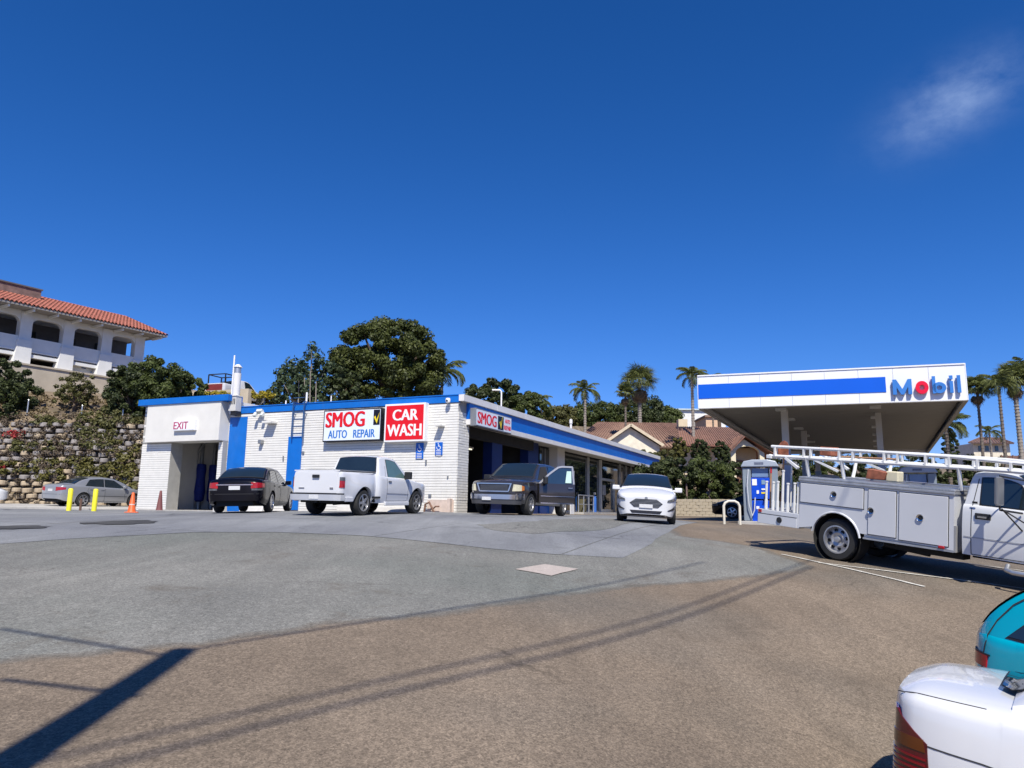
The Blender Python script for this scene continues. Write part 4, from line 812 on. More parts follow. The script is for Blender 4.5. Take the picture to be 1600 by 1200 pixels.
def palm(name,px,py,Y,rpx,label,kind='feather',seed=0,nf=18,base=None,lean=0,trunk_r=.16,dry=6,tm=None,only=None):
    c_=at(px,py,Y=Y); L_=rpx/1172*Y*1.25; base=base if base is not None else hz(c_[0],Y); h=c_[2]-base; rs=random.Random(seed)
    e=empty(name,(c_[0],Y,base),0,label,'palm tree','palm trees beyond the station')
    b=MB(); b.tube([(lean,0,-.3),(lean*.6,0,h*.4),(0,0,h-.05)],[trunk_r*1.25,trunk_r,trunk_r*.75],9)
    n=int(h/.28)
    for k in range(1,n):
        z=k*.28; xx=lean*(1-min(1,z/h))**1.2; b.lathe([(trunk_r*1.0,z),(trunk_r*1.13,z+.03),(trunk_r*1.0,z+.08)],(xx*.92,0,0),n=8)
    b.build('trunk',tm or TRK,e)
    if kind=='feather': ms=[frond_mesh('frond',L_*1.2,1.9+.3*k,G7,seed=seed+k,ll=L_*.34,lw=L_*.035,up=1.15-.35*k) for k in range(3)]
    else: ms=[fan_mesh('frond',L_,G7,seed+k,.2+.25*k) for k in range(3)]; md=fan_mesh('frond',L_*.9,G8,seed+9,.9)
    for k in range(nf):
        az=k*2.39996+rs.uniform(-.3,.3)
        if only is not None: az=only[k%len(only)]
        if kind=='feather': me=ms[k%3]; tilt=rs.uniform(-.15,.2) if k%3 else rs.uniform(-.4,0)
        else: me=ms[k%3]; tilt=-1.35+1.75*(k/nf)**.9
        o=bpy.data.objects.new('frond',me); C.objects.link(o); o.parent=e; o.location=(0,0,h)
        o.rotation_euler=(0,tilt,az); s_=rs.uniform(.8,1.1); o.scale=(s_,s_,s_)
    if kind!='feather':
        for k in range(dry):
            o=bpy.data.objects.new('dead_frond',md); C.objects.link(o); o.parent=e; o.location=(0,0,h-.3); o.rotation_euler=(0,R(55+rs.uniform(0,25)),k*2*math.pi/dry); o['label']='dry brown hanging palm leaf'
    return e
palm('feather_palm',691,583,66,34,'feather palm with one frond arching right of the huge round tree',seed=1,nf=14,trunk_r=.14)
palm('feather_palm',846,626,84,20,'small pale feather palm in front of the trees left of the second feather palm',seed=2,nf=13,trunk_r=.13)
palm('feather_palm',914,612,80,23,'feather palm with drooping right fronds above the left end of the tiled roof',seed=3,nf=16,tm=BARKP)
palm('fan_palm',999,597,86,27,'large fan palm with brown skirt above the tiled house roof','fan',seed=4,nf=60,dry=24,trunk_r=.24,tm=BARKP)
palm('feather_palm',977,614,78,14,'slim dark-trunked palm standing directly left of the large fan palm','fan',seed=5,nf=30,trunk_r=.12)
palm('feather_palm',1081,589,74,24,'curving grey-trunked palm next to the left corner of the canopy',seed=6,nf=16,trunk_r=.17,tm=BARKP)
palm('feather_palm',1112,592,92,15,'palm whose fronds just show over the left corner of the canopy',seed=16,nf=12,trunk_r=.12)
palm('feather_palm',1526,606,60,20,'leftmost tall palm right of the canopy','fan',seed=7,nf=52,trunk_r=.12)
palm('feather_palm',1560,603,58,27,'second tall palm right of the canopy, with low hanging fronds',seed=8,nf=26,trunk_r=.13)
palm('feather_palm',1584,592,62,25,'third tall palm right of the canopy with a pale thick trunk','fan',seed=9,nf=56,trunk_r=.2,tm=BARKP)
palm('feather_palm',1600,580,66,27,'tallest palm cut by the right edge of the picture',seed=10,nf=24,trunk_r=.16)
palm('feather_palm',1546,676,92,17,'small distant palm in front of the far pale house',seed=11,nf=14,trunk_r=.14,tm=BARKP)
palm('feather_palm',1478,668,60,32,'yellowish palm with fronds reaching out below the canopy right corner',seed=12,nf=14,trunk_r=.17,only=[-.3,.2,.9,2.4,3.6,5.0])
# hedge and garden behind the low wall
gb=[(1020,720,800,52,80,'dark dense bush right behind the end of the storefront',G3),(1060,714,790,51,90,'tall dark green bush above the pale garden wall',G3),(1108,716,795,51,84,'dark green bush left of the near fuel pump',G1),(1142,718,800,52,54,'dark bush directly beside the near fuel pump',G3),(1035,704,745,60,50,'olive tree crown at the right end of the blue fascia',G2),(1062,684,725,64,26,'bright broad-leaved plant in front of the tiled roof',G6),(1095,686,730,64,30,'dark upright tree in front of the second roof',G3),(1128,690,730,66,26,'dark narrow tree before the beige house block',G3),(1000,702,750,62,60,'olive shrub under the roof gable',G2),(958,696,740,64,60,'olive shrub left of the roof gable',G2),
 (1200,745,815,54,60,'green bush behind the tail of the service truck',G1),(1260,742,815,56,80,'green bush seen through the truck rack, left',G1),(1330,745,815,58,80,'green bush seen through the truck rack between the columns',G2),(1430,738,815,57,60,'green bush behind the farther fuel pump',G1),(1470,715,815,60,56,'dark green bush behind the truck cab rack',G3),(1510,712,790,62,70,'green shrub behind the truck cab roof',G1),(1560,715,790,63,70,'green shrub right of the truck cab roof',G2),(1610,716,800,60,60,'green shrub at the right edge behind the truck',G3),(1225,712,800,66,60,'distant dark shrub behind the truck tail poles',G3),(1265,704,800,68,64,'distant green tree between the canopy columns, left',G1),(1310,708,800,70,64,'distant olive tree between the canopy columns, middle',G2),(1350,702,800,68,60,'distant dark tree just left of the right canopy column',G3),(1400,708,800,70,60,'distant green tree behind the farther fuel pump top',G1),(1440,702,800,72,56,'distant dark tree right of the farther fuel pump',G3),(1485,668,740,70,24,'narrow dark conifer right under the canopy corner',G3)]
for k,(px_,t,bo,Y,w,lab,m_) in enumerate(gb):
    broadtree('garden_bush',px_,t,bo,Y,w,lab,m_,'shrub',seed=100+k,nc=48,per=260,size=.115,cr=.25,low=-.95,trunk=k in(4,6,24),base=min(gz(at(px_,700,Y=Y)[0],Y),hz(at(px_,700,Y=Y)[0],Y) if Y>57 else 9))
# low pale block wall behind the hatchback
gw=empty('garden_wall',(0,0,0),0,'low pale stone block wall beyond the white hatchback','wall'); a=at(1050,803,Y=47); c_=at(1165,804,Y=44)
STN=mat('pale_garden_stone',(.46,.40,.30),.9,var=.3,scale=1.5,bump=.7,bscale=20)
d=(c_-a)[:2]; ln=float(np.hypot(*d)); dd=d/ln; first=None; rd=random.Random(3); zt=at(1085,780,Y=46)[2]; nr=6; hh=(zt+.25)/nr
for r_ in range(nr):
    k=0
    while k*.42<ln+3:
        p=a[:2]-dd*1.5+dd*(k*.42+(.21 if r_%2 else 0)); k+=1
        if first is None: b=MB(); b.prism([(-.2,-.1),(.2,-.1),(.205,.1),(-.205,.1)],-hh*.48,hh*.48); first=b.build('stone',STN,gw,bevel=.02); o=first
        else: o=first.copy(); C.objects.link(o); o.parent=gw
        o.location=(p[0],p[1]+rd.uniform(-.02,.02),-.25+hh*(r_+.5)); o.rotation_euler=(0,0,math.atan2(dd[1],dd[0])+rd.uniform(-.03,.03))
for k,px_ in enumerate((1073,1109)):
    q=at(px_,770,Y=50); b=MB(); b.tube([(0,0,-1.6),(0,0,1.2)],.06,8); b.build('garden_post',mat('brown_post',(.2,.14,.12),.8),None,loc=tuple(q),label=('left','right')[k]+' thin brown post in the hedge above the pale garden wall',cat='post',group='posts in the hedge')
# ============================================================ ARCADE BUILDING ON THE HILL
hd=R(33.); D=np.array([math.sin(hd),math.cos(hd),0]); N=np.array([math.cos(hd),-math.sin(hd),0]) # N faces the viewer side
Q0=at(44,573,Y=50); 
def onp(px,py,off=0.,Q=Q0):
    v=ray(px,py); q=Q+N*off; t=np.dot(q,N)/np.dot(v,N); p=v*t; return float(np.dot(p-Q,D)),float(p[2])
arc=empty('arcade_building',(Q0[0],Q0[1],0),math.atan2(D[1],D[0]),'white two storey arcade building with red tiled roof on the hill','building')
# local: x along D, y = -N direction (depth)
STU=mat('arcade_stucco',(.72,.72,.70),.85,var=.05,scale=2,bump=.3,dirt=.12,dcol=(.5,.48,.44)); TILE=mat('red_roof_tile',(.37,.125,.085),.75,var=.35,scale=3,bump=.4,dirt=.3,dcol=(.25,.08,.05)); BEI=mat('beige_stucco',(.50,.43,.33),.9,var=.12,scale=1.2,bump=.5,dirt=.3,dcol=(.3,.24,.17))
s0,z_=onp(-60,560); sR,_=onp(227,560); ze=[onp(x,y,1.3)[1] for x,y in ((20,474),(120,497),(240,524))]; zb=onp(44,573)[1]; zpt=onp(75,521)[1]; zpb=onp(75,549)[1]
zE=sum(ze)/3; print('arcade s',s0,sR,'eave',ze,'base',zb,'par',zpt,zpb,[onp(x,y)[1] for x,y in ((112,583),(172,594))], [onp(x,530)[0] for x in (39,107,168,220)])
cols=[onp(x,530)[0] for x in (39,107,168,220)]; sp=cols[0]-cols[1]; cols=[cols[0]-(cols[1]-cols[0])*k for k in (2,1)]+cols
zpt=zb+2.05; zpb=zb+1.0
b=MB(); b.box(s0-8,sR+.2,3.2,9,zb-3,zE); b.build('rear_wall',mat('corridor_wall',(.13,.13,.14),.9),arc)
b=MB(); b.box(s0-8,sR+.2,.3,3.2,zb+.85,zb+1.05); b.box(s0-8,sR+.2,.1,9,zE-.02,zE+.12); b.build('floor_slab',STU,arc)
for c_ in cols:
    b=MB(); b.box(c_-.38,c_+.38,.0,.6,zb+.3,zE); b.build('column',STU,arc,bevel=.02)
    b=MB(); b.prism([(c_-.68,zb-.1),(c_+.45,zb-.1),(c_+.45,zpt-.25),(c_-.45,zpt-.25)],-.16,.5,f=lambda x,y,z:(x,z,y)); b.build('buttress',STU,arc,bevel=.02)
al=cols+[ ]
for a_,c_ in zip(cols[:-1],cols[1:]):
    x0,x1=a_+.38,c_-.38
    b=MB(); b.box(x0,x1,.08,.3,zpb,zpt); b.box(x0,x1,.04,.34,zpb+.0,zpb+.12); b.box(x0,x1,.02,.36,zpb-.35,zpb-.12); b.build('parapet',STU,arc,bevel=.01)
    w=x1-x0; zt=zE-.35; r_=min(.8,w*.25); n=8
    poly=[(x0,zE),(x0,zt-r_)]+[(x0+r_-r_*math.cos(R(90)*k/n),zt-r_+r_*math.sin(R(90)*k/n)) for k in range(1,n+1)]+[(x1-r_+r_*math.sin(R(90)*k/n),zt-r_+r_*math.cos(R(90)*k/n)) for k in range(0,n+1)]+[(x1,zE)]
    b=MB(); b.prism(poly,.1,.5,f=lambda x,y,z:(x,z,y)); b.build('arch',STU,arc)
    b=MB(); b.box(x0+w*.2,x1-w*.2,3.13,3.19,zpb+.3,zE-.6); b.build('window',GLASS,arc)
b=MB(); b.box(cols[3]+.6,cols[4]-.5,.6,.8,zb-.4,zpb); b.build('lower_wall',STU,arc)
for px_ in (132,140):
    s_=onp(px_,569,-.55)[0]; zz=onp(px_,569,-.55)[1]; b=MB(); b.box(s_-.16,s_+.16,.55,.598,zz-.33,zz+.33); b.build('blue_window',mat('window_sky_blue',(.04,.09,.30),.1),arc); b=MB(); b.box(s_-.2,s_+.2,.57,.599,zz+.34,zz+.4); b.build('window_frame',WHT,arc)
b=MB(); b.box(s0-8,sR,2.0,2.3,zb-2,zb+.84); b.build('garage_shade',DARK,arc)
# roof: eave, rafters, barrel tiles
b=MB(); b.prism([(-1.35,zE+.02),(-1.35,zE+.14),(5,zE+2.5),(5,zE+.13)],s0-8,sR+.85,f=lambda x,y,z:(z,x,y)); b.build('roof',mat('roof_underlay',(.3,.28,.26),.9),arc)
k=0; s_=s0-6
while s_<sR+1.1:
    b=MB(); b.box(s_,s_+.12,-1.2,.1,zE-.16,zE+.015); b.build('rafter',STU,arc); s_+=1.55
b=MB(); s_=s0-8; sl_ang=math.atan2(2.36,6.35)
while s_<sR+.85:
    n=13
    for k in range(n):
        y0=-1.42+6.4*k/n; y1=-1.42+6.4*(k+1.12)/n; za_=zE+.17+(y0+1.35)*.372; zb_=zE+.17+(y1+1.35)*.372+.03; P_=[]
        for (yy,zz,rr_) in ((y0,za_,.13),(y1,zb_-.04,.105)): P_.append([(s_+.13+rr_*math.cos(math.pi*j/5),yy,zz+rr_*math.sin(math.pi*j/5)) for j in range(6)])
        b.grid(P_,0,True)
    s_+=.27
b.build('roof_tiles',TILE,arc,kind='stuff',recalc=False)
sc0=onp(-60,450)[0]; sc1=onp(63,470,-3)[0]; zc1=onp(63,456,-3)[1]
b=MB(); b.box(sc0-6,sc1,3.0,6,zE+1.0,zc1+.1); b.build('roof_screen',mat('brown_screen',(.20,.13,.11),.85,var=.35,scale=3),arc); b=MB(); b.box(sc0-6,sc1+.08,2.92,6.05,zc1+.1,zc1+.2); b.build('screen_cap',mat('screen_cap_grey',(.12,.11,.11),.7),arc)
# beige retaining wall underneath
b=MB(); b.box(s0-8,sR+9,-.6,.05,zb-5,zb-.02); b.box(s0-8,sR+9,-.68,.1,zb-.018,zb+.10)
b.build('beige_retaining_wall',BEI,None,loc=(Q0[0],Q0[1],0),rot=(0,0,math.atan2(D[1],D[0])),label='plain beige stucco retaining wall below the arcade building',cat='wall')
# ============================================================ HOUSES BEHIND
def house(name,pts,Y,label): pass
CRM=mat('cream_stucco',(.62,.52,.36),.85,var=.06,dirt=.15); RT=mat('brown_roof_tile',(.27,.175,.13),.8,var=.35,scale=1.5,bump=.5,dirt=.4,dcol=(.2,.13,.09)); RT2=mat('brown_roof_rib',(.20,.11,.08),.8,var=.3,scale=2)
def X(px,Y,py=690): return float(at(px,py,Y=Y)[0])
def Zp(px,py,Y): return float(at(px,py,Y=Y)[2])
h1=empty('tiled_house',(0,0,0),0,'long cream house with brown tiled hip roof and white gable beyond the shop','house')
Ya,Yb=78.,85.; zr=Zp(990,661,Yb); zev=Zp(1000,699,Ya); xl,xr=X(893,Ya),X(1122,Ya); rl,rr_=X(935,Yb),X(1062,Yb)
def slope(b,quad,ribs,m0=0,w=.14,th=.12):
    (a0,a1,b1,b0)=[Vector(q) for q in quad]   # eave left,right, ridge right,left
    nrm=(a1-a0).cross(b0-a0 if (b0-a0).length>.1 else b1-a0).normalized(); nrm=nrm if nrm.z>0 else -nrm
    b.add([a0,a1,b1,b0,a0-nrm*.15,a1-nrm*.15,b1-nrm*.15,b0-nrm*.15],[(0,1,2,3),(7,6,5,4),(0,4,5,1),(1,5,6,2),(2,6,7,3),(3,7,4,0)],0)
    for k in range(ribs+1):
        t=k/ribs; p=a0.lerp(a1,t); q=b0.lerp(b1,t); b.bar(p+nrm*.03,q+nrm*.03,w,th,1,up=nrm)
b=MB(); e0=(xl-.5,Ya-1,zev);e1=(xr+.5,Ya-1,zev);g1=(rr_,Yb,zr);g0=(rl,Yb,zr)
slope(b,(e0,e1,g1,g0),46); slope(b,((xl-.5,Yb+8,zev),e0,g0,g0),10); slope(b,(e1,(xr+.5,Yb+8,zev),g1,g1),10); b.build('roof',[RT,RT2],h1,recalc=True)
b=MB(); b.box(xl,xr,Ya,Yb+7,0,zev-.05); b.build('wall',CRM,h1)
# projecting gable
xg0,xg1,xgp=X(945,74),X(1032,74),X(986,74); zgp=Zp(986,662,74); zge=Zp(1032,693,74)
b=MB(); slope(b,((xg0-.3,74,zge-.1),(xg0-.3,80,zge-.1),(xgp,83,zgp),(xgp,74,zgp)),12); slope(b,((xg1+.3,80,zge-.1),(xg1+.3,74,zge-.1),(xgp,74,zgp),(xgp,83,zgp)),12); b.build('gable_roof',[RT,RT2],h1)
b=MB(); b.prism([(xg0,0),(xg1,0),(xg1,zge-.2),(xgp,zgp-.35),(xg0,zge-.2)],74.5,77.9,f=lambda x,y,z:(x,z,y)); b.build('gable_wall',mat('cream_pale',(.74,.68,.55),.8),h1)
b=MB(); b.bar((xg0-.3,73.95,zge-.2),(xgp,73.95,zgp-.1),.1,.28); b.bar((xgp,73.95,zgp-.1),(xg1+.3,73.95,zge-.2),.1,.28); b.build('barge_board',mat('cream_board',(.6,.5,.36),.7),h1)
b=MB(); xc=X(1068,82); b.box(xc-.5,xc+.5,82,83,zr-1.5,Zp(1068,655,82)); b.build('chimney',CRM,h1)
h2=empty('arched_house',(0,0,0),0,'cream house with arched entrance and red tiled roof behind the near fuel pump','house')
Y2=72.; xa_,xb_2=X(1090,Y2),X(1215,Y2); ze2=Zp(1140,697,Y2); zr2=Zp(1100,668,78)
b=MB(); slope(b,((X(1060,Y2),Y2-1,ze2),(X(1175,Y2),Y2-1,ze2),(X(1150,78),78,zr2),(X(1060,78),78,zr2)),30); 
zgp2=Zp(1160,680,71); slope(b,((X(1136,71),70,Zp(1140,702,70)),(X(1136,71),76,Zp(1140,702,70)),(X(1160,71),78,zgp2),(X(1160,71),70,zgp2)),8); slope(b,((X(1212,71),76,Zp(1205,712,70)),(X(1212,71),70,Zp(1205,712,70)),(X(1160,71),70,zgp2),(X(1160,71),78,zgp2)),10)
b.build('roof',[mat('salmon_roof_tile',(.34,.16,.115),.8,var=.35,scale=1.5),RT2],h2)
xL,xR_=X(1142,70.5),X(1194,70.5); cx_=(xL+xR_)/2; zt=Zp(1165,686,70.5); za_=Zp(1165,697,70.5); zbm=0.; r_=(xR_-xL)/2*.72
poly=[(xL,zbm),(xL,zt-1.0),(cx_-.3,zt),(xR_,zt-1.3),(xR_,zbm),(cx_+r_,zbm),(cx_+r_,za_-r_*.55)]+[(cx_+r_*math.cos(R(180)*k/12),za_-r_*.55+r_*.55*math.sin(R(180)*k/12)) for k in range(1,12)]+[(cx_-r_,za_-r_*.55),(cx_-r_,zbm)]
b=MB(); b.prism(poly,70.6,71.1,f=lambda x,y,z:(x,z,y)); b.build('arched_front',mat('cream_arch',(.72,.64,.46),.8),h2)
b=MB(); b.box(X(1060,73),xR_,73,80,0,ze2-.1); b.build('wall',CRM,h2)
b=MB(); b.box(X(1117,72.9),X(1124,72.9),72.9,72.98,Zp(1120,718,73),Zp(1120,705,73)); b.build('window',WHT,h2)
b=MB(); b.box(cx_-.9,cx_+.2,72.8,72.95,0,za_-1.2); b.build('door',mat('door_brown',(.16,.08,.05),.7),h2)
h3=empty('white_hill_house',(0,0,0),0,'distant white block house behind the tiled roof, left of the canopy','house')
b=MB(); b.box(X(1048,120),X(1112,120),120,130,0,Zp(1080,641,120)); b.box(X(1112,121),X(1135,121),121,131,0,Zp(1110,650,121)); b.build('wall',mat('white_far_wall',(.72,.72,.7),.8),h3)
b=MB(); b.box(X(1092,120),X(1105,120),119.9,119.98,Zp(1095,668,120),Zp(1095,656,120)); b.box(X(1056,120),X(1072,120),119.9,119.98,Zp(1065,666,120),Zp(1065,656,120)); b.build('window',GLASSG,h3)
b=MB(); b.box(X(1046,120),X(1114,120),119.6,130,Zp(1080,641,120)+.002,Zp(1080,639,120)); b.build('roof_edge',mat('far_roof_edge',(.5,.6,.62),.7),h3)
h4=empty('beige_block_house',(0,0,0),0,'narrow beige house block under the left edge of the canopy','house')
b=MB(); b.box(X(1104,100),X(1128,100),100,106,0,Zp(1116,652,100)); b.build('wall',mat('peach_wall',(.62,.42,.28),.8),h4); b=MB(); b.box(X(1102,100),X(1130,100),99.7,106.2,Zp(1116,652,100)+.002,Zp(1116,649,100)); b.build('roof',RT,h4)
b=MB(); q=at(1125,690,Y=90); b.tube([(0,0,-6),(0,0,Zp(1125,640,90)-q[2])],.22,8); b.build('wooden_post',mat('dark_wood_pole',(.10,.07,.05),.9),None,loc=tuple(q),label='dark wooden pole in front of the beige house block',cat='pole')
h5=empty('far_house',(0,0,0),0,'pale far house with dark overhanging roof between the palms on the right','house')
b=MB(); b.box(X(1520,115),X(1577,115),115,123,2,Zp(1550,693,115)); b.build('wall',mat('pale_far_wall',(.66,.6,.48),.8),h5)
zr5=Zp(1550,684,119); ze5=Zp(1550,692,114); b=MB(); slope(b,((X(1513,114),114,ze5),(X(1584,114),114,ze5),(X(1562,119),119,zr5),(X(1532,119),119,zr5)),14); b.build('roof',[mat('dark_far_roof',(.12,.08,.08),.8),RT2],h5)
b=MB()
for px_ in (1530,1541,1556,1568): b.box(X(px_-2,114.9),X(px_+3,114.9),114.9,114.98,Zp(px_,705,115),Zp(px_,697,115))
b.build('window',GLASS,h5)
b=MB(); b.box(X(1562,75),X(1640,75),75,75.2,0,Zp(1580,712,75)); 
for k in range(9): b.box(X(1562+k*9,75)-.05,X(1562+k*9,75)+.05,74.93,74.995,0,Zp(1580,711,75))
b.build('wooden_fence',mat('reddish_fence',(.18,.10,.085),.85,var=.3,scale=4),None,label='reddish brown board fence behind the palm trunks at the right edge',cat='fence')
# lamp post beyond the shop, small roof pipe
q=at(783,640,Y=70); zt=Zp(784,610,70); e=empty('lamp_post',(q[0],70,0),0,'white street lamp rising behind the shop roof','street lamp')
b=MB(); b.tube([(0,0,0),(0,0,zt-.15),(-.08,0,zt),(-.25,0,zt+.05)],.075,8); b.build('pole',WHT,e); b=MB(); b.cbox((-.55,0,zt+.02),(.7,.32,.15)); b.build('lamp_head',WHT,e,bevel=.04)
q=at(892,672,Y=58); b=MB(); b.tube([(0,0,-3),(0,0,Zp(892,656,58)-q[2])],.09,8); b.lathe([(.13,Zp(892,656,58)-q[2]-.3),(.13,Zp(892,656,58)-q[2]),(0,Zp(892,656,58)-q[2]+.08)],n=10); b.build('roof_pipe',TRIM,None,loc=tuple(q),label='short white capped pipe standing behind the blue fascia',cat='pipe')
# ============================================================ VEHICLES
def pchip(pts):
    xs=np.array([p[0] for p in pts],float); ys=np.array([p[1] for p in pts],float); h=np.diff(xs); d=np.diff(ys)/h; m=np.zeros_like(xs)
    if len(xs)>2:
        for k in range(1,len(xs)-1):
            if d[k-1]*d[k]>0: w1=2*h[k]+h[k-1];w2=h[k]+2*h[k-1]; m[k]=(w1+w2)/(w1/d[k-1]+w2/d[k])
    m[0]=d[0];m[-1]=d[-1]
    def f(x):
        x=min(max(float(x),xs[0]),xs[-1]); k=min(int(np.searchsorted(xs,x,side='right'))-1,len(h)-1); k=max(k,0); t=(x-xs[k])/h[k]
        return float((2*t**3-3*t**2+1)*ys[k]+(t**3-2*t**2+t)*h[k]*m[k]+(-2*t**3+3*t**2)*ys[k+1]+(t**3-t**2)*h[k]*m[k+1])
    return f
CHROME=mat('chrome',(.62,.62,.64),.12,metal=1.,var=.05); RIM=mat('alloy_rim',(.55,.55,.56),.3,metal=.8,var=.08); STRIM=mat('steel_rim',(.45,.45,.46),.4,metal=.6,var=.15)
UNDER=mat('underbody_black',(.012,.012,.012),.9,var=.2); SEAM=mat('panel_gap',(.03,.03,.032),.8); LAMPC=mat('headlamp_glass',(.10,.105,.11),.3,var=.35,scale=14,coat=.2); TAILR=mat('tail_lamp_red',(.38,.006,.012),.12,var=.25,scale=10,coat=.6)
AMB=mat('amber_lens',(.55,.16,.01),.15,coat=.5); PLATE=mat('number_plate',(.62,.62,.62),.45,var=.12,scale=30); CREAM=mat('hazed_lamp',(.60,.56,.40),.25,var=.15,scale=6)
def spokes(b,style,r,w,mi=0):
    if style=='steel':
        for k in range(8):
            a=2*math.pi*k/8
            b.lathe([(.0,-.012),(.035,-.012),(.035,.004)],(r*.68*math.cos(a),w,r*.68*math.sin(a)),'y',8,1)
    else:
        n=int(style)
        for k in range(n):
            a=2*math.pi*k/n; p=(r*.12*math.cos(a),w+.012,r*.12*math.sin(a)); q=(r*.93*math.cos(a),w-.0,r*.93*math.sin(a)); b.bar(p,q,r*(.30 if n<=5 else .2),.03,0,up=(0,1,0))
def wheel(parent,x,y,r,w,style,side,z=None,rimr=.66,rm=None):
    key=(r,w,style,rimr,rm.name if rm else '')
    e_loc=(x,y,r if z is None else z)
    if key not in KIDS:
        b=MB(); rr_=r*rimr
        b.lathe([(rr_,-w*.42),(rr_*1.04,-w/2),(r*.93,-w/2),(r,-w*.36),(r,w*.36),(r*.93,w/2),(rr_*1.04,w/2),(rr_,w*.42)],axis='y',n=36); t=b.build('wheel',RUB,parent)
        b=MB(); b.lathe([(rr_*1.03,w/2+.004),(rr_*.93,w/2+.006),(rr_*.88,w*.2),(rr_*.88,-w*.4)],axis='y',n=36); b.lathe([(rr_*.0,w*.18),(rr_*.88,w*.12)] if style!='steel' else [(0,w*.16),(rr_*.36,w*.22),(rr_*.5,w*.30),(rr_*.88,w*.16)],axis='y',n=30,mi=0 if style=='steel' else 1)
        spokes(b,style,rr_,w*.5-.035 if style!='steel' else w*.31); b.lathe([(0,w*.5+.0),(rr_*.16,w*.5-.005),(rr_*.2,w*.35)] if style!='steel' else [(0,w*.5),(rr_*.2,w*.48),(rr_*.22,w*.2)],axis='y',n=14)
        rm_=b.build('rim',[rm or (STRIM if style=='steel' else RIM),UNDER],t,recalc=True); KIDS[key]=(t.data,rm_.data)
    else:
        t=bpy.data.objects.new('wheel',KIDS[key][0]); C.objects.link(t); t.parent=parent; rm_=bpy.data.objects.new('rim',KIDS[key][1]); C.objects.link(rm_); rm_.parent=t
    t.location=e_loc; t.rotation_euler=(0,random.uniform(0,1),0) if side>0 else (0,random.uniform(0,1),math.pi)
    return t
